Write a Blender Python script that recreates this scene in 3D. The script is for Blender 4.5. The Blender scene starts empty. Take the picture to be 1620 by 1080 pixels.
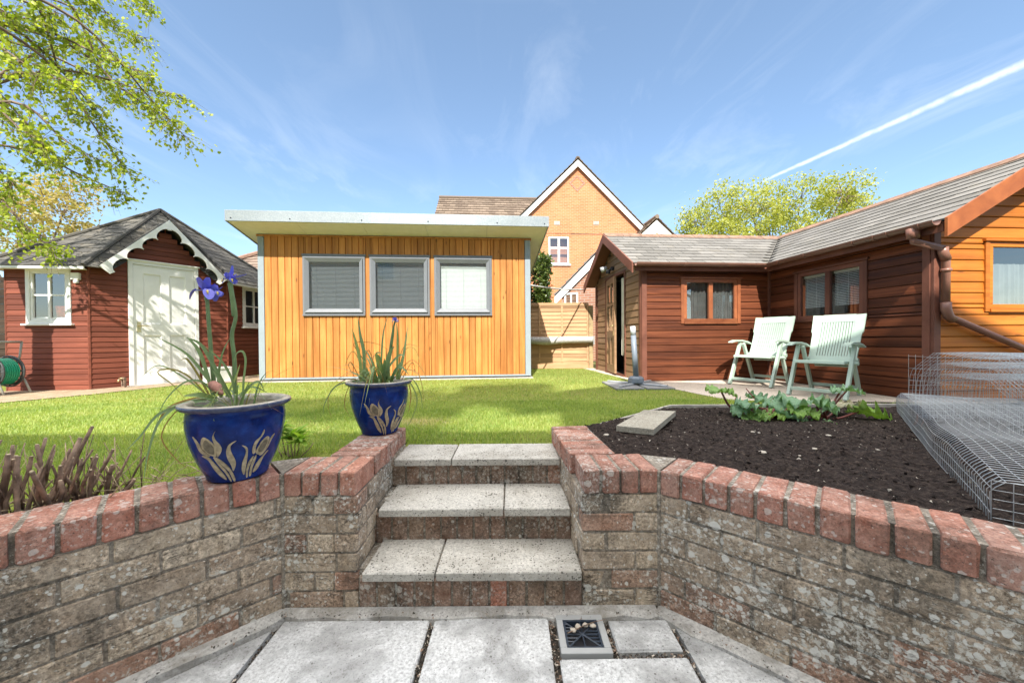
import bpy, math, random
import numpy as np
from mathutils import Vector, Matrix, noise as mnoise
from mathutils.geometry import tessellate_polygon
R = math.radians
random.seed(7)
RNG = np.random.default_rng(11)
C = bpy.context.scene.collection
V = Vector

# ------------------------------------------------------------------ camera
FPX, W0, H0 = 590.0, 1620.0, 1080.0
CAMZ = 0.72
pit, rol = R(0.583), R(0.40)
fw = V((0, math.cos(pit), -math.sin(pit)))
rt0 = V((1, 0, 0)); up0 = rt0.cross(fw)
rt = rt0 * math.cos(rol) - up0 * math.sin(rol)
up = up0 * math.cos(rol) + rt0 * math.sin(rol)
CP = V((0, 0, CAMZ))
def ray(px, py): return fw + rt * ((px - W0 / 2) / FPX) - up * ((py - H0 / 2) / FPX)
def at(px, py, Y):
    d = ray(px, py); return CP + d * (Y / d.y)
def onz(px, py, z):
    d = ray(px, py); return CP + d * ((z - CAMZ) / d.z)
cam = bpy.data.cameras.new('camera'); co = bpy.data.objects.new('camera', cam); C.objects.link(co)
cam.sensor_width = 36; cam.lens = FPX / W0 * 36; cam.clip_start = 0.05; cam.clip_end = 2000
m = Matrix((rt, up, -fw)).transposed().to_4x4(); m.translation = CP
co.matrix_world = m
bpy.context.scene.camera = co

# ------------------------------------------------------------------ node helpers
class NT:
    def __init__(s, name):
        s.mat = bpy.data.materials.new(name); s.mat.use_nodes = True
        s.t = s.mat.node_tree; s.t.nodes.clear()
        s.out = s.t.nodes.new('ShaderNodeOutputMaterial')
    def n(s, typ, ins=None, **kw):
        nd = s.t.nodes.new('ShaderNode' + typ)
        for k, v in kw.items(): setattr(nd, k, v)
        for k, v in (ins or {}).items(): s.set(nd.inputs[k], v)
        return nd
    def set(s, sock, v):
        if hasattr(v, 'is_linked') or isinstance(v, bpy.types.NodeSocket): s.t.links.new(v, sock)
        else:
            if isinstance(v, tuple) and len(v) == 3 and sock.type == 'RGBA': v = (*v, 1)
            sock.default_value = v
    def co(s, scale=(1, 1, 1), rnd=0.0, kind='Object'):
        tc = s.n('TexCoord').outputs[kind]
        v = s.n('VectorMath', {0: tc, 1: scale}, operation='MULTIPLY').outputs[0]
        if rnd:
            a = s.rnd(); w = s.n('VectorMath', {0: a, 1: (rnd, rnd * .7, rnd * 1.3)}, operation='MULTIPLY').outputs[0]
            v = s.n('VectorMath', {0: v, 1: w}, operation='ADD').outputs[0]
        return v
    def rnd(s): return s.n('Attribute', attribute_name='rnd').outputs['Fac']
    def orand(s): return s.n('ObjectInfo').outputs['Random']
    def noise(s, v, scale, detail=4, rough=.55, dist=0):
        return s.n('TexNoise', {'Vector': v, 'Scale': scale, 'Detail': detail, 'Roughness': rough, 'Distortion': dist}).outputs['Fac']
    def voro(s, v, scale, feature='F1', out='Distance'):
        return s.n('TexVoronoi', {'Vector': v, 'Scale': scale}, feature=feature).outputs[out]
    def ramp(s, f, stops, interp='LINEAR'):
        nd = s.n('ValToRGB', {'Fac': f}); cr = nd.color_ramp; cr.interpolation = interp
        while len(cr.elements) > 1: cr.elements.remove(cr.elements[-1])
        cr.elements[0].position = stops[0][0]; cr.elements[0].color = col4(stops[0][1])
        for p, c in stops[1:]:
            e = cr.elements.new(p); e.color = col4(c)
        return nd.outputs['Color']
    def mix(s, f, a, b, blend='MIX'):
        nd = s.n('Mix', data_type='RGBA', blend_type=blend)
        s.set(nd.inputs[0], f); s.set(nd.inputs[6], a); s.set(nd.inputs[7], b)
        return nd.outputs[2]
    def math(s, op, a, b=0.0, clamp=False):
        nd = s.n('Math', {0: a, 1: b}, operation=op, use_clamp=clamp); return nd.outputs[0]
    def mapr(s, v, a, b, c=0.0, d=1.0):
        return s.n('MapRange', {0: v, 1: a, 2: b, 3: c, 4: d}).outputs[0]
    def bump(s, h, strength=.3, dist=.01, normal=None):
        nd = s.n('Bump', {'Height': h, 'Strength': strength, 'Distance': dist})
        if normal is not None: s.t.links.new(normal, nd.inputs['Normal'])
        return nd.outputs['Normal']
    def bsdf(s, color, rough=.7, spec=.4, normal=None, metal=0.0, coat=0.0):
        b = s.n('BsdfPrincipled', {'Base Color': color, 'Roughness': rough, 'Specular IOR Level': spec, 'Metallic': metal, 'Coat Weight': coat})
        if normal is not None: s.t.links.new(normal, b.inputs['Normal'])
        s.t.links.new(b.outputs[0], s.out.inputs[0]); return b
def col4(c):
    if isinstance(c, (int, float)): return (c, c, c, 1)
    return (*c, 1) if len(c) == 3 else c
M = {}
def plain(name, color, rough=.6, spec=.4, var=.12, nscale=9, bump=0.0, metal=0.0, bscale=120, coat=0.0):
    t = NT(name); v = t.co()
    f = t.noise(v, nscale, 5)
    d = tuple(c * (1 - var) for c in color); l = tuple(min(1, c * (1 + var)) for c in color)
    c = t.ramp(f, [(.3, d), (.7, l)])
    nm = t.bump(t.noise(v, bscale, 3), bump, .004) if bump else None
    t.bsdf(c, rough, spec, nm, metal, coat); M[name] = t.mat
def wood(name, stops, scale, rough=.55, spec=.35, knots=False, bright=(.75, 1.2), coat=0.0, weather=None):
    t = NT(name); v = t.co(scale, 37.0)
    f = t.noise(v, 1.0, 7, .65, .6)
    c = t.ramp(f, stops)
    br = t.mapr(t.rnd(), 0, 1, bright[0], bright[1])
    c = t.mix(1.0, c, t.n('CombineColor', {0: br, 1: br, 2: br}).outputs[0], 'MULTIPLY')
    big = t.noise(t.co((1.3, 1.3, 1.3)), 1.6, 3)
    c = t.mix(t.mapr(big, .35, .7, 0, .35), c, t.mix(1.0, c, (.55, .5, .48), 'MULTIPLY'))
    if weather: c = t.mix(t.mapr(t.noise(v, .35, 4), .52, .72, 0, .75), c, weather)
    if knots:
        kv = t.co(knots, 11.0); d = t.voro(kv, 1.0)
        k = t.mapr(d, .05, .16, 1, 0); pick = t.math('GREATER_THAN', t.voro(kv, 1.0, out='Color'), .55)
        c = t.mix(t.math('MULTIPLY', t.math('MULTIPLY', k, pick), .75), c, (.10, .035, .012))
    nm = t.bump(f, .25, .003)
    rg = t.mapr(f, .2, .8, rough - .08, rough + .12)
    t.bsdf(c, rg, spec, nm, 0, coat); M[name] = t.mat

# ------------------------------------------------------------------ mesh builder
class MB:
    def __init__(s): s.v = []; s.f = []; s.r = []; s.mi = []
    def add(s, vs, fs, r=None, mi=0):
        b = len(s.v); s.v.extend([tuple(x) for x in vs])
        r = random.random() if r is None else r
        for f in fs: s.f.append([i + b for i in f]); s.r.append(r); s.mi.append(mi)
    def box(s, x0, x1, y0, y1, z0, z1, r=None, mi=0, ch=0.0, jit=0.0):
        o = V(((x0 + x1) / 2, (y0 + y1) / 2, (z0 + z1) / 2))
        s.obox(o, V((1, 0, 0)), V((0, 1, 0)), V((0, 0, 1)), abs(x1 - x0) / 2, abs(y1 - y0) / 2, abs(z1 - z0) / 2, r, mi, ch, jit)
    def obox(s, o, ax, ay, az, hx, hy, hz, r=None, mi=0, ch=0.0, jit=0.0):
        o = V(o)
        if ch <= 0:
            vs = [o + ax * (hx * i) + ay * (hy * j) + az * (hz * k) for k in (-1, 1) for j in (-1, 1) for i in (-1, 1)]
            s.add(vs, [(0, 2, 3, 1), (4, 5, 7, 6), (0, 1, 5, 4), (2, 6, 7, 3), (0, 4, 6, 2), (1, 3, 7, 5)], r, mi); return
        h = (hx, hy, hz); ax3 = (ax, ay, az); vs = []; idx = {}
        for i in (-1, 1):
            for j in (-1, 1):
                for k in (-1, 1):
                    sg = (i, j, k)
                    for a in range(3):
                        p = V(o)
                        for b in range(3):
                            p = p + ax3[b] * (sg[b] * (h[b] if b == a else h[b] - ch))
                        if jit: p = p + V((random.uniform(-jit, jit), random.uniform(-jit, jit), random.uniform(-jit, jit)))
                        idx[(sg, a)] = len(vs); vs.append(p)
        fs = []
        def sgn(a, va, b, vb, c, vc):
            t = [0, 0, 0]; t[a] = va; t[b] = vb; t[c] = vc; return tuple(t)
        for a in range(3):
            b, c = (a + 1) % 3, (a + 2) % 3
            for sa in (-1, 1):
                q = [idx[(sgn(a, sa, b, x, c, y), a)] for x, y in ((-1, -1), (1, -1), (1, 1), (-1, 1))]
                fs.append(q if sa > 0 else q[::-1])
            for sb in (-1, 1):
                for sc in (-1, 1):
                    q = [idx[(sgn(a, -1, b, sb, c, sc), b)], idx[(sgn(a, 1, b, sb, c, sc), b)], idx[(sgn(a, 1, b, sb, c, sc), c)], idx[(sgn(a, -1, b, sb, c, sc), c)]]
                    fs.append(q if sb * sc < 0 else q[::-1])
        for i in (-1, 1):
            for j in (-1, 1):
                for k in (-1, 1):
                    q = [idx[((i, j, k), a)] for a in range(3)]; fs.append(q if i * j * k > 0 else q[::-1])
        s.add(vs, fs, r, mi)
    def prism(s, poly, a, b, r=None, mi=0):
        """poly: list of Vector offsets (cross-section), swept from point a to b"""
        n = len(poly); a = V(a); b = V(b)
        vs = [a + p for p in poly] + [b + p for p in poly]
        fs = [(i, (i + 1) % n, n + (i + 1) % n, n + i) for i in range(n)]
        fs += [tuple(range(n))[::-1], tuple(range(n, 2 * n))]
        s.add(vs, fs, r, mi)
    def poly_ext(s, pts, d, r=None, mi=0):
        """closed polygon of points extruded by vector d (concave allowed)"""
        n = len(pts); pts = [V(p) for p in pts]; d = V(d)
        tri = tessellate_polygon([pts])
        fs = [tuple(t) for t in tri] + [tuple(i + n for i in t[::-1]) for t in tri]
        fs += [(i, (i + 1) % n, n + (i + 1) % n, n + i) for i in range(n)]
        s.add(pts + [p + d for p in pts], fs, r, mi)
    def quad(s, a, b, c, d, r=None, mi=0): s.add([a, b, c, d], [(0, 1, 2, 3)], r, mi)
    def tube(s, pts, rad, n=8, r=None, mi=0, cap=True):
        pts = [V(p) for p in pts]
        if not hasattr(rad, '__len__'): rad = [rad] * len(pts)
        r = random.random() if r is None else r
        t = (pts[1] - pts[0]).normalized()
        x = t.orthogonal().normalized(); vs = []
        for i, p in enumerate(pts):
            if i == 0: tt = (pts[1] - p)
            elif i == len(pts) - 1: tt = (p - pts[i - 1])
            else: tt = (pts[i + 1] - pts[i - 1])
            if tt.length < 1e-9: tt = t
            t = tt.normalized(); x = (x - t * x.dot(t))
            if x.length < 1e-6: x = t.orthogonal()
            x.normalize(); y = t.cross(x)
            for k in range(n):
                a = 2 * math.pi * k / n
                vs.append(p + (x * math.cos(a) + y * math.sin(a)) * rad[i])
        fs = []
        for i in range(len(pts) - 1):
            for k in range(n):
                fs.append((i * n + k, i * n + (k + 1) % n, (i + 1) * n + (k + 1) % n, (i + 1) * n + k))
        if cap: fs += [tuple(range(n))[::-1], tuple(range((len(pts) - 1) * n, len(pts) * n))]
        s.add(vs, fs, r, mi)
    def lathe(s, prof, o=(0, 0, 0), n=48, r=None, mi=0):
        o = V(o); vs = []; m_ = len(prof)
        for k in range(n):
            a = 2 * math.pi * k / n
            for (rr, z) in prof: vs.append(o + V((rr * math.cos(a), rr * math.sin(a), z)))
        fs = []
        for k in range(n):
            k2 = (k + 1) % n
            for i in range(m_ - 1):
                fs.append((k * m_ + i, k2 * m_ + i, k2 * m_ + i + 1, k * m_ + i + 1))
        s.add(vs, fs, r, mi)
    def ribbon(s, pts, widths, nrm=V((0, 0, 1)), fold=.25, r=None, mi=0):
        pts = [V(p) for p in pts]; r = random.random() if r is None else r; vs = []
        for i, p in enumerate(pts):
            t = (pts[min(i + 1, len(pts) - 1)] - pts[max(i - 1, 0)]).normalized()
            sd = t.cross(nrm)
            if sd.length < 1e-4: sd = t.orthogonal()
            sd.normalize(); nn = sd.cross(t); w = widths[i] / 2
            vs += [p - sd * w + nn * w * fold, p, p + sd * w + nn * w * fold]
        fs = []
        for i in range(len(pts) - 1):
            a = i * 3; fs += [(a, a + 1, a + 4, a + 3), (a + 1, a + 2, a + 5, a + 4)]
        s.add(vs, fs, r, mi)
    def build(s, name, mats, parent=None, smooth=False, loc=None):
        me = bpy.data.meshes.new(name); me.from_pydata(s.v, [], s.f); me.update()
        if not isinstance(mats, (list, tuple)): mats = [mats]
        for x in mats: me.materials.append(M[x] if isinstance(x, str) else x)
        at_ = me.attributes.new('rnd', 'FLOAT', 'FACE'); at_.data.foreach_set('value', s.r)
        me.polygons.foreach_set('material_index', s.mi)
        if smooth: me.polygons.foreach_set('use_smooth', [True] * len(s.f))
        o = bpy.data.objects.new(name, me); C.objects.link(o)
        if parent: o.parent = parent
        if loc: o.location = loc
        return o
def np_mesh(name, mat, verts, loops, starts, totals, rnd, parent=None):
    me = bpy.data.meshes.new(name)
    me.vertices.add(len(verts)); me.vertices.foreach_set('co', verts.ravel().astype(np.float32))
    me.loops.add(len(loops)); me.loops.foreach_set('vertex_index', loops.astype(np.int32))
    me.polygons.add(len(starts)); me.polygons.foreach_set('loop_start', starts.astype(np.int32)); me.polygons.foreach_set('loop_total', totals.astype(np.int32))
    a = me.attributes.new('rnd', 'FLOAT', 'FACE'); a.data.foreach_set('value', rnd.astype(np.float32))
    me.update(calc_edges=True); me.validate()
    me.materials.append(M[mat])
    o = bpy.data.objects.new(name, me); C.objects.link(o)
    if parent: o.parent = parent
    return o
def leaf_mesh(name, mat, P, size, parent=None, asp=.62, droop=.6, clump=None):
    """many folded six-point leaves at positions P (N,3)"""
    N = len(P); d = RNG.normal(size=(N, 3)); d[:, 2] -= droop; d /= np.linalg.norm(d, axis=1, keepdims=True)
    q = RNG.normal(size=(N, 3)); sd = np.cross(d, q); sd /= np.linalg.norm(sd, axis=1, keepdims=True)
    nn = np.cross(sd, d); L = size * RNG.uniform(.6, 1.25, (N, 1)); Wd = L * asp * .5
    v = np.stack([P, P + d * L * .35 - sd * Wd + nn * L * .08, P + d * L * .75 - sd * Wd * .6 + nn * L * .05, P + d * L, P + d * L * .75 + sd * Wd * .6 + nn * L * .05, P + d * L * .35 + sd * Wd + nn * L * .08], 1).reshape(-1, 3)
    base = (np.arange(N) * 6)[:, None]
    loops = np.concatenate([base + np.array([[0, 1, 2, 3]]), base + np.array([[0, 3, 4, 5]])], 1).ravel()
    starts = np.arange(2 * N) * 4; tot = np.full(2 * N, 4)
    rn = RNG.uniform(0, 1, N) if clump is None else np.clip(.6 * clump + .4 * RNG.uniform(0, 1, N), 0, 1)
    return np_mesh(name, mat, v, loops, starts, tot, np.repeat(rn, 2), parent)
def empty(name, loc, rz=0):
    o = bpy.data.objects.new(name, None); C.objects.link(o); o.location = loc; o.rotation_euler = (0, 0, rz); o.empty_display_size = .1
    return o
def tag(o, label, cat, group=None):
    o['label'] = label; o['category'] = cat
    if group: o['group'] = group
    return o
def struct(o, kind='structure'): o['kind'] = kind; return o
def copy_tree(o, parent=None):
    c = o.copy(); C.objects.link(c)
    if parent: c.parent = parent
    for ch in list(o.children): copy_tree(ch, c)
    return c
class Frame:
    def __init__(s, o, ang): s.o = V(o); s.a = ang; s.u = V((math.cos(ang), math.sin(ang), 0)); s.v = V((-math.sin(ang), math.cos(ang), 0))
    def loc(s, p): d = V(p) - s.o; return V((d.dot(s.u), d.dot(s.v), d.z))
    def w(s, p): return s.o + s.u * p[0] + s.v * p[1] + V((0, 0, p[2]))
    def hit(s, px, py, axis, val):
        d = ray(px, py); dl = V((d.dot(s.u), d.dot(s.v), d.z)); o = s.loc(CP)
        t = (val - o[axis]) / dl[axis]; return o + dl * t
# boards on a wall from a to b (local xy), outward normal n, z0..z1, openings [(s0,s1,z0,z1)]
def split(lo, hi, holes):
    iv = [(lo, hi)]
    for a, b in holes:
        nx = []
        for x, y in iv:
            if b <= x or a >= y: nx.append((x, y)); continue
            if a > x: nx.append((x, a))
            if b < y: nx.append((b, y))
        iv = nx
    return [(x, y) for x, y in iv if y - x > .004]
def hboards(mb, a, b, z0, z1, pitch, t=.02, holes=(), top=None, z_off=0, mi=0, joint=None):
    """top(s) -> max z at s for gables"""
    a = V((*a, 0)); b = V((*b, 0)); L = (b - a).length; u = (b - a) / L; n = V((u.y, -u.x, 0))
    k = 0; z = z0 + z_off
    while z < z1 - .005:
        za, zb = max(z, z0), min(z + pitch, z1)
        cuts = sorted({za, zb, *[h[2] for h in holes if za < h[2] < zb], *[h[3] for h in holes if za < h[3] < zb]})
        rr = random.random()
        for c0, c1 in zip(cuts[:-1], cuts[1:]):
            zm = (c0 + c1) / 2
            lo, hi = 0, L
            if top:
                ss = [s_ for s_ in np.linspace(0, L, 241) if top(s_) > c1 - .002]
                if not ss: continue
                lo, hi = ss[0], ss[-1]
            hs = [(h[0], h[1]) for h in holes if h[2] < zm < h[3]]
            for (s0, s1) in split(lo, hi, hs):
                h = c1 - c0
                pr = [(0, 0), (t * .85, .0), (t, .006), (t * .86, h * .45), (t * .62, max(h - .012, h * .6)), (t * .25, h - .003), (0, h - .001)]
                P = [n * p + V((0, 0, q)) for p, q in pr]
                mb.prism([V(p) for p in P], a + u * s0 + V((0, 0, c0)), a + u * s1 + V((0, 0, c0)), rr, mi)
        z += pitch; k += 1
def vboards(mb, a, b, z0, z1, pitch, t=.02, holes=(), mi=0, topf=None):
    a = V((*a, 0)); b = V((*b, 0)); L = (b - a).length; u = (b - a) / L; n = V((u.y, -u.x, 0))
    N = round(L / pitch); pitch = L / N
    for k in range(N):
        s0, s1 = k * pitch, (k + 1) * pitch; rr = random.random()
        cuts = sorted({s0, s1, *[h[0] for h in holes if s0 < h[0] < s1], *[h[1] for h in holes if s0 < h[1] < s1]})
        for c0, c1 in zip(cuts[:-1], cuts[1:]):
            sm = (c0 + c1) / 2; w = c1 - c0
            for (q0, q1) in split(z0, z1, [(h[2], h[3]) for h in holes if h[0] < sm < h[1]]):
                g = .0075 if w > .03 else .001
                pr = [(0, .0005), (t * .35, .0012), (t, g), (t, w - g), (t * .35, w - .0012), (0, w - .0005)]
                P = [n * p + u * q for p, q in pr]
                mb.prism([V(p) for p in P][::-1], a + u * c0 + V((0, 0, q0)), a + u * c0 + V((0, 0, q1)), rr, mi)
def wallsheet(mb, a, b, z0, z1, holes=(), off=0.0, mi=0, r=None):
    a = V((*a, 0)); b = V((*b, 0)); L = (b - a).length; u = (b - a) / L; n = V((u.y, -u.x, 0))
    xs = sorted({0, L, *[h[0] for h in holes], *[h[1] for h in holes]}); zs = sorted({z0, z1, *[h[2] for h in holes], *[h[3] for h in holes]})
    xs = [x for x in xs if 0 <= x <= L]; zs = [z for z in zs if z0 <= z <= z1]
    for x0, x1 in zip(xs[:-1], xs[1:]):
        for q0, q1 in zip(zs[:-1], zs[1:]):
            if any(h[0] < (x0 + x1) / 2 < h[1] and h[2] < (q0 + q1) / 2 < h[3] for h in holes): continue
            P = [a + u * x0 + n * off + V((0, 0, q0)), a + u * x1 + n * off + V((0, 0, q0)), a + u * x1 + n * off + V((0, 0, q1)), a + u * x0 + n * off + V((0, 0, q1))]
            mb.quad(*P, r, mi)
def tiles(mb, a, b, c, d, course, width, th=.018, mi=0, gap=.004, wob=.002):
    """roof slope: eave a->b, ridge d->c (d above a)"""
    a, b, c, d = V(a), V(b), V(c), V(d)
    mid_e, mid_r = (a + b) / 2, (c + d) / 2; SL = (mid_r - mid_e).length; n = max(1, round(SL / course))
    nrm = (b - a).cross(mid_r - mid_e).normalized()
    if nrm.z < 0: nrm = -nrm
    mb.add([a - nrm * .012, b - nrm * .012, c - nrm * .012, d - nrm * .012], [(0, 1, 2, 3)], .5, mi)
    for i in range(n):
        t0, t1 = i / n, min(1, (i + 1.12) / n)
        L0, R0 = a.lerp(d, t0), b.lerp(c, t0); L1, R1 = a.lerp(d, t1), b.lerp(c, t1)
        ln = (R0 - L0).length
        if ln < .02: continue
        u = (R0 - L0) / ln; u1 = (R1 - L1); l1 = max(u1.length, 1e-6)
        off = (i % 2) * width * .5 + random.uniform(-.01, .01)
        s = -off
        lo1 = (L1 - L0).dot(u); hi1 = (R1 - L0).dot(u); rise = (L1 - L0) - u * lo1
        while s < ln:
            s0, s1 = max(s, 0) + gap, min(s + width, ln) - gap
            if s1 > s0:
                p0, p1 = max(s0, lo1), min(s1, hi1)
                if p1 < p0: p0 = p1 = min(max((s0 + s1) / 2, lo1), hi1)
                w_ = random.uniform(-wob, wob)
                A, B = L0 + u * s0 + nrm * (th + w_), L0 + u * s1 + nrm * (th + w_ * .5)
                D, E = L0 + u * p0 + rise + nrm * .002, L0 + u * p1 + rise + nrm * .002
                A2, B2 = L0 + u * s0 - nrm * .006, L0 + u * s1 - nrm * .006
                mb.add([A2, B2, B, A, E, D], [(0, 1, 2, 3), (3, 2, 4, 5), (0, 3, 5), (1, 4, 2)], None, mi)
            s += width

# ------------------------------------------------------------------ materials
def brickmat(name, stops, lichen=.5, grime=.5, crease=True, rough=.9, lcol=(.66, .65, .60), mott=.9):
    t = NT(name); v = t.co(); r = t.rnd()
    c = t.ramp(r, stops)
    vr = t.co((1, 1, 1), 5.0)
    n1 = t.noise(vr, 17, 7, .72); fine = t.noise(v, 95, 5, .7)
    c = t.mix(t.mapr(n1, .3, .72, 0, .8), t.mix(1.0, c, (.60, .55, .5), 'MULTIPLY'), t.mix(.3, c, (.85, .76, .64), 'MIX'))
    pat = t.noise(t.co((1, 1, 1.5)), 1.9, 6, .66, .8)      # broad weathering patches: pale lichen in some, black grime in others
    pm = t.mapr(pat, .36, .57, 0, 1)
    g = t.noise(v, 2.9, 7, .70, .6)
    speck = t.noise(vr, 150, 4, .65)
    mot = t.noise(v, 74, 5, .75, .3)
    amp = t.math('MULTIPLY', t.mapr(t.noise(v, 9, 4, .6), .35, .62, .25, 1), mott)
    c = t.mix(amp, c, t.mix(1.0, c, t.ramp(mot, [(.36, (.24, .22, .20)), (.46, (.74, .73, .72)), (.54, (1.1, 1.09, 1.07)), (.64, (1.8, 1.8, 1.78))]), 'MULTIPLY'))
    gd = t.math('MULTIPLY', t.mapr(g, .47, .61, 0, 1), t.mapr(fine, .34, .58, .35, 1))
    c = t.mix(t.math('MULTIPLY', gd, grime), c, (.06, .055, .046))
    c = t.mix(t.mapr(speck, .57, .68, 0, .8), c, (.05, .043, .038))
    if lichen:
        l1 = t.noise(v, 58, 7, .80, .5)
        thr = t.mapr(pm, 0, 1, .645, .495)
        bl = t.mapr(t.math('SUBTRACT', l1, thr), 0, .05, 0, 1)
        c = t.mix(t.math('MULTIPLY', bl, lichen * .85), c, t.mix(fine, lcol, (.46, .45, .38)))
        for sc_, k_, hi_ in ((30, 1.0, .40), (70, .9, .5)):
            dv = t.n('VectorMath', {0: v, 1: t.n('VectorMath', {0: t.n('TexNoise', {'Vector': v, 'Scale': 60.0, 'Detail': 2.0}).outputs['Color'], 1: (.012, .012, .012)}, operation='MULTIPLY').outputs[0]}, operation='ADD').outputs[0]
            vd = t.voro(dv, sc_); vc = t.n('SeparateColor', {0: t.voro(dv, sc_, out='Color')}).outputs[0]
            sz = t.math('MULTIPLY', t.math('POWER', vc, 3.0), t.mapr(pm, 0, 1, .16, hi_ * 1.5))
            spot = t.mapr(t.math('SUBTRACT', sz, vd), -.01, .05, 0, 1)
            c = t.mix(t.math('MULTIPLY', spot, lichen * k_), c, t.mix(fine, (.76, .75, .71), (.52, .52, .46)))
    h = t.math('ADD', t.math('MULTIPLY', n1, .6), t.math('MULTIPLY', speck, -.35))
    if crease:
        cn = t.noise(t.co((4, 4, 30), 9.0), 1.6, 4, .6, 1.6)
        line = t.mapr(t.math('ABSOLUTE', t.math('SUBTRACT', cn, .5)), 0, .018, 1, 0)
        pick = t.mapr(t.noise(vr, 7, 2), .52, .62, 0, 1)
        line = t.math('MULTIPLY', line, pick)
        c = t.mix(t.math('MULTIPLY', line, .85), c, (.035, .03, .027))
        h = t.math('SUBTRACT', h, t.math('MULTIPLY', line, .9))
    nm = t.bump(h, .8, .007)
    t.bsdf(c, rough, .2, nm); M[name] = t.mat
brickmat('brick_old', [(0, (.41, .33, .25)), (.3, (.52, .43, .325)), (.55, (.60, .51, .395)), (.78, (.46, .36, .27)), (.82, (.38, .225, .16)), (1, (.47, .25, .165))], .85, .72)
brickmat('brick_cap', [(0, (.40, .165, .12)), (.4, (.54, .23, .16)), (.7, (.50, .165, .11)), (1, (.45, .23, .18))], .45, .55, False, lcol=(.6, .52, .48), mott=.55)
brickmat('brick_riser', [(0, (.24, .15, .11)), (.6, (.32, .175, .125)), (.93, (.30, .21, .15)), (1, (.50, .18, .115))], .4, .8, False)
brickmat('mortar', [(0, (.24, .215, .18)), (1, (.30, .275, .235))], .6, .9, False)
def concrete(name, base, dark, speckle=.6, patch=.5, pscale=2.2, fine=260, rough=.92, spot=.28):
    t = NT(name); v = t.co((1, 1, 1), 3.0)
    n = t.noise(v, pscale, 7, .7, .4); f = t.noise(v, fine, 3, .65); mm = t.noise(v, 20, 6, .72); md = t.noise(v, 85, 4, .7)
    c = t.ramp(mm, [(.3, tuple(x * .80 for x in base)), (.7, base)])
    c = t.mix(1.0, c, t.ramp(md, [(.34, (.62, .62, .62)), (.5, (1, 1, 1)), (.66, (1.22, 1.22, 1.22))]), 'MULTIPLY')
    pf = t.math('MULTIPLY', t.mapr(n, .45, .60, 0, 1), t.mapr(md, .36, .6, .3, 1))
    c = t.mix(t.math('MULTIPLY', pf, patch), c, dark)
    for sc_ in (70, 120):
        vd = t.voro(v, sc_); vc = t.n('SeparateColor', {0: t.voro(v, sc_, out='Color')}).outputs[0]
        sz = t.math('MULTIPLY', t.math('POWER', vc, 1.6), t.mapr(t.math('ADD', t.math('MULTIPLY', mm, .5), t.math('MULTIPLY', n, .5)), .38, .62, .25, 1.35))
        c = t.mix(t.math('MULTIPLY', t.mapr(t.math('SUBTRACT', t.math('MULTIPLY', sz, spot * 1.6), vd), -.02, .05, 0, 1), speckle), c, (.075, .07, .06))
    c = t.mix(t.mapr(f, .60, .68, 0, speckle * .7), c, (.08, .076, .07))
    nm = t.bump(t.math('ADD', f, mm), .4, .003)
    t.bsdf(c, rough, .2, nm); M[name] = t.mat
concrete('tread_stone', (.55, .53, .48), (.27, .25, .21), .85, .7, 3.4)
concrete('patio_stone', (.60, .61, .61), (.22, .22, .215), .65, .95, 3.4, spot=.18)
concrete('patio_haunch', (.52, .51, .485), (.20, .185, .155), .5, .9, 6, spot=.12)
concrete('joint_dirt', (.07, .06, .05), (.03, .027, .02), .5, .5, 9)
concrete('pale_paving', (.60, .52, .43), (.34, .28, .22), .25, .5, 1.5)
concrete('garden_slab', (.42, .39, .32), (.25, .22, .17), .6, .5, 4)
concrete('plinth_stone', (.5, .46, .4), (.3, .27, .23), .3, .5, 3)
concrete('gravel_path', (.40, .31, .21), (.22, .15, .09), .5, .8, 6)
plain('plastic_grey', (.36, .37, .37), .5, .4, .08)
plain('pale_render', (.80, .77, .70), .9, .2, .04, 2)
plain('grate_dark', (.03, .042, .062), .45, .5, .3, 30, .2)
plain('edging_wood', (.40, .37, .32), .8, .2, .25, 14, .4)
plain('earth_far', (.12, .13, .05), .95, .1, .4, 1.5)
# soil
t = NT('soil'); v = t.co(); n = t.noise(v, 45, 6, .7); n2 = t.noise(v, 9, 4)
c = t.ramp(n, [(.35, (.010, .0075, .0065)), (.52, (.036, .026, .022)), (.70, (.10, .076, .062))])
c = t.mix(t.mapr(t.noise(v, 190, 2), .69, .75, 0, .8), c, (.30, .26, .2))
c = t.mix(t.mapr(n2, .55, .75, 0, .25), c, (.045, .034, .026))
t.bsdf(c, .95, .15, t.bump(n, 1.0, .02)); M['soil'] = t.mat
# lawn sheet under the blades
t = NT('lawn_base'); v = t.co(); n = t.noise(v, 3, 5); n2 = t.noise(v, 60, 4)
c = t.ramp(n2, [(.3, (.10, .13, .022)), (.7, (.24, .26, .06))]); c = t.mix(t.mapr(n, .55, .75, 0, .5), c, (.20, .16, .07))
t.bsdf(c, .95, .1, t.bump(n2, .5, .01)); M['lawn_base'] = t.mat
def leafmat(name, stops, trans=.35, rough=.5, spec=.3, tint=(1.1, 1.15, .5)):
    t = NT(name); r = t.rnd(); c = t.ramp(r, stops)
    f = t.noise(t.co(), 2.3, 3); c = t.mix(t.mapr(f, .35, .65, 0, .35), c, t.mix(1.0, c, (.62, .68, .6), 'MULTIPLY'))
    b = t.n('BsdfPrincipled', {'Base Color': c, 'Roughness': rough, 'Specular IOR Level': spec})
    tr = t.n('BsdfTranslucent', {'Color': t.mix(1.0, c, tint, 'MULTIPLY')})
    mx = t.n('MixShader', {0: trans, 1: b.outputs[0], 2: tr.outputs[0]}); t.t.links.new(mx.outputs[0], t.out.inputs[0]); M[name] = t.mat
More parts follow.
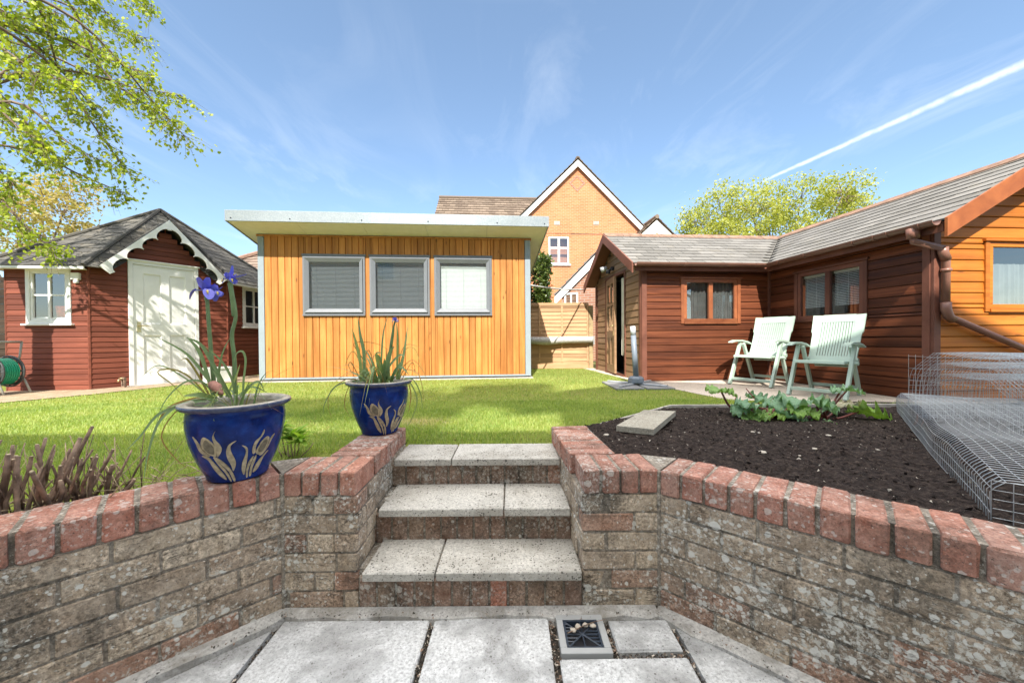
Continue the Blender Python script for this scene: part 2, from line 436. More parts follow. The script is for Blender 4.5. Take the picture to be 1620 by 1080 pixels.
leafmat('grass', [(0, (.19, .30, .065)), (.35, (.34, .44, .12)), (.7, (.50, .55, .19)), (.9, (.60, .54, .28)), (1, (.70, .60, .42))], .5)
leafmat('birch_leaf', [(0, (.20, .28, .03)), (.5, (.34, .42, .05)), (1, (.50, .54, .09))], .5, .42)
leafmat('tree_leaf', [(0, (.25, .28, .05)), (.5, (.41, .42, .085)), (1, (.54, .51, .14))], .45)
leafmat('gold_leaf', [(0, (.35, .27, .10)), (.6, (.48, .38, .15)), (1, (.4, .40, .10))], .45)
leafmat('bay_leaf', [(0, (.05, .085, .018)), (.6, (.10, .145, .03)), (1, (.2, .24, .06))], .25, .32, .5)
leafmat('iris_leaf', [(0, (.17, .26, .13)), (.7, (.27, .37, .20)), (1, (.34, .42, .16))], .3, .4)
leafmat('iris_dry', [(0, (.30, .16, .05)), (.5, (.36, .25, .09)), (1, (.27, .29, .09))], .25, .6)
leafmat('sprout_leaf', [(0, (.24, .42, .05)), (1, (.40, .56, .10))], .45)
plain('iris_stem', (.15, .23, .10), .45, .35, .2, 30)
plain('rhubarb_stalk', (.20, .055, .045), .4, .4, .35, 25)
plain('dead_leaf', (.34, .17, .13), .7, .2, .35, 30)
plain('bark', (.19, .14, .105), .9, .15, .4, 14, .6)
plain('cut_stem', (.25, .175, .13), .9, .15, .6, 26, .6)
plain('cut_wood', (.42, .34, .23), .9, .15, .3, 30)
plain('straw', (.42, .33, .21), .85, .2, .3, 40)
t = NT('rhubarb_leaf'); v = t.co(); r = t.rnd()
c = t.ramp(r, [(0, (.17, .33, .20)), (.45, (.24, .42, .22)), (.6, (.26, .44, .10)), (.9, (.24, .42, .04)), (.93, (.52, .46, .32)), (1, (.55, .47, .33))], 'LINEAR')
nn_ = t.noise(v, 26, 4, .6); c = t.mix(t.mapr(nn_, .35, .7, .45, 0), c, (.25, .33, .2))
b = t.n('BsdfPrincipled', {'Base Color': c, 'Roughness': .5, 'Specular IOR Level': .3}); t.t.links.new(t.bump(nn_, 1.0, .02), b.inputs['Normal'])
tr = t.n('BsdfTranslucent', {'Color': t.mix(1.0, c, (1.1, 1.2, .5), 'MULTIPLY')}); mx = t.n('MixShader', {0: .25, 1: b.outputs[0], 2: tr.outputs[0]})
t.t.links.new(mx.outputs[0], t.out.inputs[0]); M['rhubarb_leaf'] = t.mat
t = NT('iris_petal'); c = t.ramp(t.rnd(), [(0, (.10, .12, .60)), (.5, (.18, .19, .74)), (1, (.36, .32, .85))])
t.bsdf(c, .5, .3); M['iris_petal'] = t.mat
plain('iris_yellow', (.75, .6, .18), .5, .3, .1)
# woods
wood('office_larch', [(.25, (.34, .125, .030)), (.5, (.52, .215, .055)), (.72, (.63, .295, .09))], (14, 14, .9), .55, .25, (9, 9, 3.2), (.78, 1.10))
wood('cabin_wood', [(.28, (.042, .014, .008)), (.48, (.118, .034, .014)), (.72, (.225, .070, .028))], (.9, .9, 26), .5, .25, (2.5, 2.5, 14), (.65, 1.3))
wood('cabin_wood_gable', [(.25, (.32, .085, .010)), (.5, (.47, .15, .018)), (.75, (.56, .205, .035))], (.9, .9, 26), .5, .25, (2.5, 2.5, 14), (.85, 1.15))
wood('cabin_wood_sunlit', [(.25, (.22, .125, .07)), (.5, (.31, .185, .105)), (.75, (.38, .245, .15))], (.9, .9, 26), .5, .35, False, (.75, 1.2))  # paler tan puts the grazing sun on the door end into the colour
wood('cabin_trim', [(.25, (.11, .042, .027)), (.5, (.18, .07, .045)), (.75, (.24, .095, .06))], (3, 3, 3), .55, .3)
wood('cabin_frame', [(.25, (.17, .05, .022)), (.5, (.26, .085, .035)), (.75, (.34, .12, .045))], (6, 6, 6), .4, .45)
wood('shed_wood', [(.25, (.13, .038, .023)), (.5, (.205, .060, .036)), (.75, (.27, .086, .052))], (1.2, 1.2, 22), .65, .25, False, (.75, 1.2))
wood('fence_wood', [(.25, (.37, .215, .115)), (.5, (.50, .31, .175)), (.75, (.60, .40, .24))], (1.2, 1.2, 20), .85, .15, False, (.8, 1.15))
wood('dark_fence', [(.25, (.03, .022, .016)), (.75, (.075, .055, .04))], (1.2, 1.2, 20), .9, .15)
plain('fence_post', (.36, .27, .15), .85, .2, .3, 10, .3)
wood('gable_board', [(.25, (.24, .068, .02)), (.5, (.34, .105, .032)), (.75, (.42, .15, .05))], (3, 3, 3), .55, .25)
plain('white_paint', (.78, .77, .73), .5, .4, .05, 6, .12, bscale=60)
plain('cream_soffit', (.74, .71, .60), .7, .25, .05)
plain('grey_frame', (.17, .18, .195), .35, .45, .05)
plain('corner_metal', (.27, .315, .345), .4, .45, .05)
t = NT('fascia_metal'); v = t.co((1, 1, 1)); n = t.noise(v, 60, 3, .8); n2 = t.noise(v, 1.1, 3)
c = t.mix(t.mapr(n, .4, .65, 0, .5), (.25, .29, .31), (.46, .48, .475)); t.bsdf(c, t.mapr(n2, .3, .7, .32, .5), .45, t.bump(n, .12, .002), .35); M['fascia_metal'] = t.mat
plain('roof_membrane', (.25, .26, .27), .7, .3)
plain('gutter_brown', (.17, .085, .06), .35, .45, .12)
plain('pipe_brown', (.25, .12, .085), .38, .45, .1)
def tilemat(name, stops, moss=.2, mc=(.2, .17, .1)):
    t = NT(name); c = t.ramp(t.rnd(), stops); v = t.co((1, 1, 1), 4.0); n = t.noise(v, 9, 6, .7); n2 = t.noise(v, 60, 4)
    c = t.mix(t.mapr(n, .3, .7, .45, 0), c, t.mix(1.0, c, (.55, .55, .55), 'MULTIPLY'))
    c = t.mix(t.mapr(n2, .55, .75, 0, .3), c, tuple(.32 for _ in range(3)))
    c = t.mix(t.mapr(t.noise(v, 4, 5), .58, .75, 0, moss), c, mc)
    t.bsdf(c, .85, .25, t.bump(n2, .4, .004)); M[name] = t.mat
tilemat('slate_grey', [(0, (.135, .128, .115)), (.5, (.17, .162, .148)), (1, (.205, .195, .178))], .3)
tilemat('shed_shingle', [(0, (.06, .058, .052)), (.5, (.095, .09, .08)), (1, (.135, .125, .105))], .6, (.13, .105, .065))
tilemat('house_tile', [(0, (.12, .085, .06)), (.5, (.17, .125, .09)), (1, (.22, .165, .12))], .5, (.18, .15, .095))
tilemat('brown_tile', [(0, (.15, .105, .08)), (.5, (.20, .14, .105)), (1, (.25, .185, .14))], .4)
plain('ridge_tile', (.22, .135, .095), .85, .2, .35, 9, .4)
# brickwork of the far houses
def farbrick(name, c1, c2, mort, axes=(0, 2)):
    t = NT(name); tc = t.n('TexCoord').outputs['Object']; sx = t.n('SeparateXYZ', {0: tc})
    s_ = t.math('ADD', sx.outputs[0], sx.outputs[1]); vec = t.n('CombineXYZ', {0: s_, 1: sx.outputs[2], 2: 0.0}).outputs[0]
    b = t.n('TexBrick', {'Vector': vec, 'Color1': col4(c1), 'Color2': col4(c2), 'Mortar': col4(mort), 'Scale': 1.0, 'Mortar Size': .009, 'Brick Width': .225, 'Row Height': .075, 'Bias': 0.0})
    n = t.noise(tc, 1.1, 4); c = t.mix(t.mapr(n, .35, .7, .3, 0), b.outputs['Color'], t.mix(1.0, b.outputs['Color'], (.75, .68, .62), 'MULTIPLY'))
    t.bsdf(c, .9, .2, t.bump(b.outputs['Fac'], -.3, .006)); M[name] = t.mat
farbrick('house_brick', (.52, .17, .070), (.60, .225, .095), (.48, .31, .20))
farbrick('shade_brick', (.30, .14, .09), (.36, .18, .11), (.35, .30, .25))
farbrick('own_house_brick', (.30, .15, .09), (.36, .19, .12), (.4, .34, .28))
# glass: clear with a real reflection
def glass(name, tint=(.9, .94, .94), refl=1.0, rough=0.0):
    t = NT(name); fc = t.n('LayerWeight', {'Blend': .5}).outputs['Facing']
    fr2 = t.math('ADD', t.math('MULTIPLY', t.math('POWER', fc, 4.0), .8), .09 * refl, True)
    a = t.n('BsdfTransparent', {'Color': col4(tint)}); g = t.n('BsdfGlossy', {'Color': (1, 1, 1, 1), 'Roughness': rough})
    mx = t.n('MixShader', {0: fr2, 1: a.outputs[0], 2: g.outputs[0]}); t.t.links.new(mx.outputs[0], t.out.inputs[0]); M[name] = t.mat
glass('glass', (.9, .94, .94), 2.0); glass('glass_grey', (.80, .85, .86), 1.5)
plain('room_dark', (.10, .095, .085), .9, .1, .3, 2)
plain('blind_white', (.66, .66, .62), .5, .3, .03)
plain('blind_grey', (.15, .16, .165), .5, .3, .03)
plain('pane_reflection_grey', (.12, .12, .115), .9, .1, .25, 7)  # grey stands in for the reflection in the front panes
plain('net_pale', (.24, .25, .235), .9, .1, .12, 7)
plain('curtain_cloth', (.72, .66, .56), .9, .1, .12, 6)
plain('chair_plastic', (.37, .47, .395), .42, .45, .06, 6, .05)
plain('galvanised', (.50, .54, .57), .38, .5, .12, 40, 0, .6)
plain('pole_grey', (.16, .19, .225), .45, .4, .12, 12)
plain('pole_sunlit', (.45, .48, .50), .45, .4, .05)  # paler copy of the pole colour, paints its sunlit end
plain('stand_steel', (.42, .44, .46), .4, .5, .15, 20, 0, .4)
plain('stand_slab', (.22, .22, .22), .9, .2, .25, 8, .3)
plain('hose_green', (.012, .30, .16), .35, .45, .12, 40)
plain('reel_black', (.06, .065, .065), .45, .4, .2)
plain('reel_grey', (.32, .32, .29), .5, .4, .2)
plain('brass', (.6, .5, .28), .35, .5, .1, 20, 0, .8)
plain('lamp_black', (.03, .03, .035), .4, .5, .1)
plain('cover_grey', (.45, .44, .42), .55, .3, .22, 22, .8, bscale=40)
plain('red_tub', (.85, .13, .03), .4, .4, .2, 20)
plain('stone_pale', (.48, .43, .36), .85, .25, .3, 18, .3)
plain('crate_white', (.58, .57, .54), .6, .3, .15)
plain('crate_soil', (.10, .09, .08), .9, .1)
plain('pot_inner', (.42, .37, .28), .6, .35, .15, 20)
plain('pot_lip', (.36, .33, .27), .4, .3, .4, 26)
plain('pot_motif', (.42, .345, .225), .6, .3, .35, 55, .4)
plain('motif_dark', (.17, .145, .10), .6, .3, .5, 70, .4)
t = NT('pot_glaze'); v = t.co(); n = t.noise(v, 14, 5, .65); n2 = t.noise(v, 130, 3)
sx = t.n('SeparateXYZ', {0: t.n('TexCoord').outputs['Object']})
drip = t.math('ADD', sx.outputs[2], t.math('MULTIPLY', t.noise(t.co((1, 1, .12)), 22, 3), .06))
c = t.ramp(n, [(.3, (.003, .010, .07)), (.55, (.006, .028, .175)), (.8, (.014, .065, .30))])
c = t.mix(t.mapr(n2, .62, .72, 0, .5), c, (.02, .05, .24))
t.bsdf(c, t.mapr(n, .3, .7, .12, .28), .18, t.bump(n2, .06, .002), 0, .08); M['pot_glaze'] = t.mat
t = NT('pot_rim'); v = t.co(); n = t.noise(v, 30, 4)
c = t.ramp(n, [(.35, (.02, .03, .09)), (.7, (.09, .10, .15))]); t.bsdf(c, .25, .5); M['pot_rim'] = t.mat

# ------------------------------------------------------------------ sky and sun
LD = V((.132, 1.015, -1.02)).normalized()
w = bpy.data.worlds.new('World'); bpy.context.scene.world = w; w.use_nodes = True
nt = NT.__new__(NT); nt.t = w.node_tree; nt.t.nodes.clear(); nt.out = nt.t.nodes.new('ShaderNodeOutputWorld')
sky = nt.n('TexSky'); sky.sky_type = 'NISHITA'; sky.sun_disc = False
sky.sun_elevation = math.asin(-LD.z); sky.sun_rotation = math.atan2(-LD.x, -LD.y)
sky.air_density = 1.0; sky.dust_density = .35; sky.ozone_density = 2.0
dirn = nt.n('VectorMath', {0: nt.n('TexCoord').outputs['Generated']}, operation='NORMALIZE').outputs[0]
def vdot(a, b): return nt.n('VectorMath', {0: a, 1: tuple(b)}, operation='DOT_PRODUCT').outputs['Value']
d1, d2 = ray(1183, 298).normalized(), ray(1620, 101).normalized()
nrm = d1.cross(d2).normalized(); e2 = nrm.cross(d1).normalized()
x_ = vdot(dirn, d1); y_ = vdot(dirn, e2); ang = nt.math('ARCTAN2', y_, x_)
ds = nt.math('ABSOLUTE', nt.math('ADD', vdot(dirn, nrm), nt.math('MULTIPLY', nt.math('SUBTRACT', nt.noise(dirn, 38, 4), .5), .006)))
wid = nt.mapr(ang, 0.0, .45, .0036, .0115)
tr_ = nt.n('MapRange', {0: nt.math('DIVIDE', ds, wid), 1: 1.0, 2: 0.0, 3: 0.0, 4: 1.0}, interpolation_type='SMOOTHSTEP').outputs[0]
tr_ = nt.math('MULTIPLY', tr_, nt.mapr(ang, -.02, .06, 0, .68))
tr_ = nt.math('MULTIPLY', tr_, nt.mapr(nt.noise(dirn, 55, 3, .6), .3, .6, .55, 1))
# thin cirrus: stretched noise on a flat cloud layer
sx = nt.n('SeparateXYZ', {0: dirn}); zc = nt.math('MAXIMUM', sx.outputs[2], .05)
pl = nt.n('CombineXYZ', {0: nt.math('DIVIDE', sx.outputs[0], zc), 1: nt.math('DIVIDE', sx.outputs[1], zc), 2: 0.0}).outputs[0]
st = nt.n('Mapping', {'Vector': pl, 'Rotation': (0, 0, R(22)), 'Scale': (1.3, .5, 1)}).outputs[0]
ci = nt.noise(st, 1.5, 8, .62, 1.2); big = nt.noise(pl, .5, 2)
ci = nt.math('MULTIPLY', nt.mapr(ci, .48, .82), nt.mapr(big, .4, .6, .1, 1))
ci = nt.math('MULTIPLY', ci, nt.mapr(sx.outputs[2], .02, .2, .2, .30))
fac = nt.math('MAXIMUM', tr_, ci, True)
SKYS = .088
skyc = nt.mix(1.0, nt.mix(.16, sky.outputs[0], (2.6, 3.3, 3.9)), (.85, .90, .92), 'MULTIPLY')
skyc = nt.mix(fac, skyc, (5.2, 5.4, 5.6))
# bright white fill light added to the sky overhead, above the frame
overhead_fill = nt.n('MapRange', {0: sx.outputs[2], 1: .66, 2: .86, 3: 0.0, 4: 1.0}, interpolation_type='SMOOTHSTEP').outputs[0]
overhead_fill = nt.math('MULTIPLY', overhead_fill, nt.mapr(nt.noise(pl, 1.1, 5, .6), .25, .7, .45, 1))
skyc = nt.mix(overhead_fill, skyc, (18.0, 17.2, 16.2))
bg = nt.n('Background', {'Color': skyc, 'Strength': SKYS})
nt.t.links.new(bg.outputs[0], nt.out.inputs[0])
sl = bpy.data.lights.new('sun', 'SUN'); so = bpy.data.objects.new('sun', sl); C.objects.link(so)
sl.energy = 3.0; sl.angle = R(.55); sl.color = (1, .945, .86)
so.rotation_euler = LD.to_track_quat('-Z', 'Y').to_euler(); so.location = (-3, -20, 25)
sc = bpy.context.scene
sc.view_settings.view_transform = 'Standard'; sc.view_settings.look = 'None'; sc.view_settings.exposure = 1.70; sc.view_settings.gamma = 1
sc.cycles.max_bounces = 8; sc.cycles.transparent_max_bounces = 16; sc.cycles.use_denoising = True

# ------------------------------------------------------------------ ground
def flat(name, pts, z, mat, kind='structure'):
    mb = MB(); P = [V((x, y, z)) for x, y in pts]
    mb.add(P, [tuple(t) for t in tessellate_polygon([P])], .5); o = mb.build(name, mat); return struct(o, kind)
flat('ground', [(-400, -400), (400, -400), (400, 600), (-400, 600)], -.62, 'earth_far')
LW0, LW1 = V((-.992, 1.597, 0)), V((-.992 - .724 * 3.0, 1.597 - .69 * 3.0, 0))
RW0, RW1 = V((.628, 1.60, 0)), V((.628 + .745 * 3.0, 1.60 - .667 * 3.0, 0))
tp = [(-90, 90), (90, 90), (90, RW1.y + .25), (RW1.x + .25, RW1.y + .25), (.70, 1.74), (.40, 1.74), (.36, 2.36), (-.80, 2.36), (-.80, 1.74), (-1.05, 1.74), (LW1.x - .25, LW1.y + .25), (-90, LW1.y + .25)]
flat('terrace_ground', tp, -.03, 'earth_far')
# lawn sheet, gently rising to the steps
def lawn_z(x, y): 
    t = min(max((4.6 - y) / 2.2, 0), 1); return .002 + .032 * t * t * (3 - 2 * t)
mb = MB(); xs = np.linspace(-9, 3.2, 50); ys = np.linspace(1.2, 8.9, 36)
def wing_d_left(x, y): return (x - LW0.x) * -.69 + (y - LW0.y) * .724   # distance behind the front face
def wing_d_right(x, y): return (x - RW0.x) * .667 + (y - RW0.y) * .745
ok = lambda x, y: (y > 2.395 if -.9 < x < .5 else True) and (x > -.9 or wing_d_left(x, y) > .2) and (x < .5 or y > 2.6 + max(0, (x - .5)) * .6)
idx = {}
for i, x in enumerate(xs):
    for j, y in enumerate(ys): idx[i, j] = len(mb.v); mb.v.append((x, y, lawn_z(x, y)))
for i in range(len(xs) - 1):
    for j in range(len(ys) - 1):
        x, y = (xs[i] + xs[i + 1]) / 2, (ys[j] + ys[j + 1]) / 2
        if x < -.95 and wing_d_left(x, y) < .40: continue
        if x > -1.1 and x < .6 and ys[j] < 2.39: continue
        if x >= .45 and ys[j] < min(2.62 + (x - .45) * .88, 3.6) + .12: continue
        mb.f.append([idx[i, j], idx[i + 1, j], idx[i + 1, j + 1], idx[i, j + 1]]); mb.r.append(.5); mb.mi.append(0)
struct(mb.build('lawn', 'lawn_base', smooth=True))
flat('lawn_edge', [(-.70, 2.385), (.27, 2.385), (.27, 2.62), (-.70, 2.62)], .028, 'lawn_base')

CAB = Frame(at(1217, 602, 6.15) - V((0, 0, 0)), R(5.0)); CAB.o = V((4.245, 6.15, 0))
OFF = Frame((-4.215, 6.25, 0), R(4.9))
def lerp_tab(y, tab):
    ys_, xs_ = zip(*tab); return np.interp(y, ys_, xs_)
def in_lawn(X, Y):
    m_ = np.ones_like(X, bool)
    dl = (X - LW0.x) * -.69 + (Y - LW0.y) * .724
    left = X < -.92
    m_ &= np.where(left, dl > .50 + .05 * np.sin(X * 9), True)
    mid = (X >= -.94) & (X < -.69); m_ &= np.where(mid, Y > 2.43, True)
    m_ &= np.where((X >= -.69) & (X < .27), Y > 2.395, True)
    m_ &= np.where((X >= .23) & (X < .5), Y > 2.47, True)
    m_ &= np.where(X >= .5, Y > np.minimum(2.70 + (X - .5) * .873, 3.615), True)
    bx = lerp_tab(Y, [(3.87, 2.75), (4.18, 2.40), (4.93, 2.22), (5.95, 1.95), (8.6, 1.62)])
    m_ &= np.where(Y > 3.87, X < bx, X < 4.3)
    fo = (X - OFF.o.x) * -math.sin(OFF.a) + (Y - OFF.o.y) * math.cos(OFF.a)
    m_ &= np.where(X < .40, fo < -.10, True)
    lx = lerp_tab(Y, [(4.0, -9.5), (4.25, -5.95), (4.94, -5.55), (5.86, -5.25), (6.25, -4.5)])
    m_ &= X > lx
    m_ &= Y < 8.45
    return m_
def grass_blades(N, x0, x1, y0, y1, h0, h1, wd, name):
    X = RNG.uniform(x0, x1, N); Y = RNG.uniform(y0, y1, N)
    k = in_lawn(X, Y); X, Y = X[k], Y[k]; N = len(X)
    tt = np.clip((4.6 - Y) / 2.2, 0, 1); Z = .0 + .032 * tt * tt * (3 - 2 * tt)
    th = RNG.uniform(0, 2 * np.pi, N); H = RNG.uniform(h0, h1, N); ln = RNG.uniform(.1, .9, N) * H
    patch = .5 + .5 * np.sin(X * 1.7 + 1.3 * np.sin(Y * 2.1)) * np.sin(Y * 1.3 + 2 * np.sin(X * .9))
    dry = np.exp(-(((X + .78) / .28) ** 2 + ((Y - 3.05) / .16) ** 2))
    cx, cy = np.cos(th), np.sin(th); sx_, sy_ = -cy * wd / 2, cx * wd / 2
    B = np.stack([X, Y, Z], 1); D = np.stack([cx, cy, np.zeros(N)], 1) * ln[:, None]; S = np.stack([sx_, sy_, np.zeros(N)], 1); U = np.zeros((N, 3)); U[:, 2] = H
    v = np.stack([B - S, B + S, B + S * .8 + D * .35 + U * .6, B - S * .8 + D * .35 + U * .6, B + D + U], 1).reshape(-1, 3)
    b = (np.arange(N) * 5)[:, None]
    loops = np.concatenate([b + np.array([[0, 1, 2, 3]]), b + np.array([[3, 2, 4]])], 1).ravel()
    starts = np.stack([np.arange(N) * 7, np.arange(N) * 7 + 4], 1).ravel(); tot = np.tile([4, 3], N)
    pz_ = np.array([mnoise.noise(V((a_ * 1.1, b_ * 1.6, 4))) + .6 * mnoise.noise(V((a_ * 4.1, b_ * 5.2, 9))) for a_, b_ in zip(X, Y)])
    H *= 1
    rn = np.clip(RNG.beta(2.2, 2.6, N) * .72 + .12 * patch + .26 * pz_ + 1.0 * dry * RNG.uniform(.5, 1, N), 0, 1)
    o = np_mesh(name, 'grass', v, loops, starts, tot, np.repeat(rn, 2)); return struct(o, 'stuff')
grass_blades(150000, -5.2, 3.0, 1.6, 4.2, .012, .034, .0042, 'grass')
grass_blades(120000, -9.5, 4.2, 1.2, 8.5, .012, .032, .0065, 'grass')

# ------------------------------------------------------------------ brick retaining walls, piers and steps
ZB, ZC, ZT = -.45, .045, .149
def course_run(mb, a, b, z0, z1, nc, red=2, depth=.10, pitch=.238, tA=0, tB=0, par=0):
    a, b = V(a), V(b); L = (b - a).length; u = (b - a) / L; n = V((u.y, -u.x, 0)); h = (z1 - z0) / nc
    for k in range(nc):
        s = -(k % 2) * pitch / 2 + random.uniform(-.02, .02); lo_, hi_ = (tA, L - tB) if k % 2 == par else (0.0, L)
        while s < L:
            s0, s1 = max(s + .005, lo_), min(s + pitch - .005, hi_)
            if s1 - s0 > .02:
                zc = z0 + (k + .5) * h; out = random.uniform(-.0015, .0025)
                r = random.uniform(0, .78)
                if k < red: r = random.uniform(.55, 1)
                elif random.random() < .12: r = random.uniform(.8, .95)
                mb.obox(a + u * (s0 + s1) / 2 - n * (depth / 2 - out) + V((0, 0, zc)), u, -n, V((0, 0, 1)), (s1 - s0) / 2, depth / 2, h / 2 - .0045, r, 0, .004, .0016)
            s += pitch
def mortar_run(mb, a, b, z0, z1, rec=.005, depth=.20, ta=0.0, tb=0.0):
    a, b = V(a), V(b); u = (b - a).normalized(); a, b = a + u * ta, b - u * tb; n = V((u.y, -u.x, 0))
    mb.obox((a + b) / 2 - n * (depth / 2 + rec) + V((0, 0, (z0 + z1) / 2)), u, -n, V((0, 0, 1)), (b - a).length / 2, depth / 2, (z1 - z0) / 2, .4)
def cap_run(mb, mm, a, b, pitch=.081, depth=.225, gap=.011):
    a, b = V(a), V(b); L = (b - a).length; u = (b - a) / L; n = V((u.y, -u.x, 0)); N = max(1, round(L / pitch)); p = L / N
    for i in range(N):
        j = random.uniform(-.002, .002); tl = random.uniform(-.003, .003)
        mb.obox(a + u * (i + .5) * p - n * (depth / 2 + j - .004) + V((0, 0, (ZC + ZT) / 2 + tl)), u, -n, V((0, 0, 1)), p / 2 - gap / 2 + random.uniform(-.0015, .001), depth / 2, (ZT - ZC) / 2 - .001, None, 0, .006, .0022)
    mm.obox((a + b) / 2 - n * (depth / 2 + .004) + V((0, 0, (ZC + ZT) / 2 - .004)), u, -n, V((0, 0, 1)), L / 2 - .014, depth / 2 - .007, (ZT - ZC) / 2 - .002, .4)
def retaining_wall(name, label, corner, wing_end, front_a, front_b, side_a, side_b, flip):
    root = tag(empty(name, (corner[0], corner[1], ZB)), label, 'garden wall', 'brick retaining walls beside the steps')
    off = V((-corner[0], -corner[1], -ZB))
    bm, cm, mm = MB(), MB(), MB()
    c = V(corner); we = V(wing_end)
    wa, wb = (we, c) if flip else (c, we)
    course_run(bm, wa, wb, ZB, ZC, 6); mortar_run(mm, wa, wb, ZB - .1, ZC)
    course_run(bm, front_a, front_b, ZB, ZC, 6, tA=0 if flip else .105, tB=.105 if flip else 0, par=1); mortar_run(mm, front_a, front_b, ZB - .1, ZC, ta=0 if flip else .012, tb=.012 if flip else 0)
    course_run(bm, side_a, side_b, ZB, ZC, 6, tA=.105 if flip else 0, tB=0 if flip else .105, par=0)
    sa, sb = V(side_a), V(side_b); u = (sb - sa).normalized(); mortar_run(mm, sa + u * (.02 if flip else 0), sb - u * (0 if flip else .02), ZB - .1, ZC)
    cap_run(cm, mm, wa, wb, .087, .225, .0125); cap_run(cm, mm, front_a, front_b, .08)
    sa, sb = V(side_a), V(side_b); u = (sb - sa).normalized()
    if flip: cap_run(cm, mm, sa + u * .228, sb, .078)     # left pier runs away from the corner
    else: cap_run(cm, mm, sa, sb - u * .228, .078)
    bis = ((V(front_b) - V(front_a)).normalized() + (wb - wa).normalized()); nb_ = V((bis.y, -bis.x, 0)).normalized()
    mm.tube([c - nb_ * .004 + V((0, 0, ZB)), c - nb_ * .004 + V((0, 0, ZT - .008))], .011, 8, .5)
    # mortar wedge where the wing turns
    u1 = (V(front_b) - V(front_a)).normalized(); n1 = V((u1.y, -u1.x, 0)); uw = (wb - wa).normalized(); nw = V((uw.y, -uw.x, 0))
    k = c - n1 * .222; q = c - nw * .222
    mm.poly_ext([c + V((0, 0, ZC)), k + V((0, 0, ZC)), q + V((0, 0, ZC))], V((0, 0, ZT - ZC - .006)), .5)
    for mbx, nm, mt in ((bm, 'brickwork', 'brick_old'), (cm, 'coping', 'brick_cap'), (mm, 'mortar_bed', 'mortar')):
        mbx.v = [tuple(V(p) + off) for p in mbx.v]; mbx.build(nm, mt, root)
    return root
retaining_wall('retaining_wall', 'weathered brick garden wall with red coping, carrying the two blue pots', tuple(LW0), tuple(LW1), (-.992, 1.597, 0), (-.672, 1.60, 0), (-.672, 1.60, 0), (-.693, 2.40, 0), True)
retaining_wall('retaining_wall', 'weathered brick garden wall with red coping, holding back the dark soil bed', tuple(RW0), tuple(RW1), (.298, 1.60, 0), (.628, 1.60, 0), (.252, 2.40, 0), (.298, 1.60, 0), False)
# steps
st_ = tag(empty('garden_steps', (-.19, 1.6, ZB)), 'three short stone-slab steps with brick risers rising between brick piers', 'steps')
so_ = V((.19, -1.6, -ZB))
def step_part(mb, name, mat):
    mb.v = [tuple(V(p) + so_) for p in mb.v]; return mb.build(name, mat, st_)
for (ynose, zt, x0, xm, x1, dep) in ((1.566, -.271, -.641, -.333, .289, .275), (1.796, -.107, -.653, -.046, .277, .315), (2.086, .041, -.667, -.346, .263, .300)):
    for a_, b_ in ((x0, xm - .003), (xm + .003, x1)):
        mb = MB(); mb.box(a_, b_, ynose, ynose + dep, zt - .038, zt, None, 0, .004, .0012); step_part(mb, 'tread_slab', 'tread_stone')
for (yr, z0, z1, x0, x1) in ((1.60, ZB, -.311, -.672, .298), (1.828, -.285, -.147, -.68, .288), (2.116, -.12, .001, -.69, .275)):
    mb = MB(); n = 12; pw = (x1 - x0) / n
    for i in range(n):
        mb.box(x0 + i * pw + .005, x0 + (i + 1) * pw - .005, yr + random.uniform(-.002, .002), yr + .06, z0, z1, None, 0, .003, .0012)
    mb.box(x0, x1, yr + .007, yr + .25, z0, z1 - .001, .5, 1); step_part(mb, 'riser', ['brick_riser', 'mortar'])
mb = MB()   # mortar fillets beside the slabs and the fill below
for (y0, y1, zt) in ((1.575, 1.83, -.285), (1.81, 2.11, -.121), (2.10, 2.385, .028)):
    mb.box(-.70, .30, y0 + .05, y1, zt - .09, zt - .001, .5)
step_part(mb, 'bedding', 'mortar')

# ------------------------------------------------------------------ patio slabs and drain
flat('patio_bed', [(-3.6, -3.0), (3.6, -3.0), (3.2, -.35), (.66, 1.66), (-1.0, 1.66), (-3.3, -.5)], ZB - .028, 'joint_dirt')
mb = MB()
def slab(x0, x1, y0, y1): mb.box(x0, x1, y0, y1, ZB - .04, ZB + random.uniform(-.003, .002), None, 0, .006, .0025)
slab(-.957, -.352, .95, 1.545); slab(-.328, .142, .95, 1.555); slab(.168, .634, .80, 1.352); slab(.388, .634, 1.378, 1.535)
for p in ([(.652, 1.49), (.652, .80), (1.42, .80)], [(-.975, 1.49), (-1.70, .80), (-.975, .80)]):
    P = [V((x, y, ZB - .04)) for x, y in p]; mb.poly_ext(P, V((0, 0, .038)), None)
for row in range(-3, 1):
    y1 = .932 + (row) * .62 if row == 0 else .932 + row * .62
    for k in range(-4, 5):
        x0 = -.957 + k * .618
        if row == 0 and -1.0 < x0 < .5 and False: continue
        slab(x0 + .01, x0 + .60, y1 - .60, y1 - .012 if row == 0 else y1 - .012)
struct(mb.build('patio', 'patio_stone'))
mb = MB()
for a_, b_, wd in ((LW1, LW0, .055), (V((-.992, 1.597, 0)), V((.628, 1.60, 0)), .048), (RW0, RW1, .06)):
    u = (b_ - a_).normalized(); n = V((u.y, -u.x, 0)); L = (b_ - a_).length; N = int(L / .05)
    for i in range(N):
        p = a_ + u * (i * .05); q = a_ + u * ((i + 1) * .05 + .002); w1 = wd + .03 * mnoise.noise(p * 9); w2 = wd + .03 * mnoise.noise(q * 9)
        z = V((0, 0, ZB))
        mb.add([p + z + V((0, 0, .014)), q + z + V((0, 0, .014)), q + n * w2 + z + V((0, 0, .003)), p + n * w1 + z + V((0, 0, .003)), q + n * (w2 + .006) + z - V((0, 0, .03)), p + n * (w1 + .006) + z - V((0, 0, .03))], [(0, 3, 2, 1), (3, 5, 4, 2)], .5)
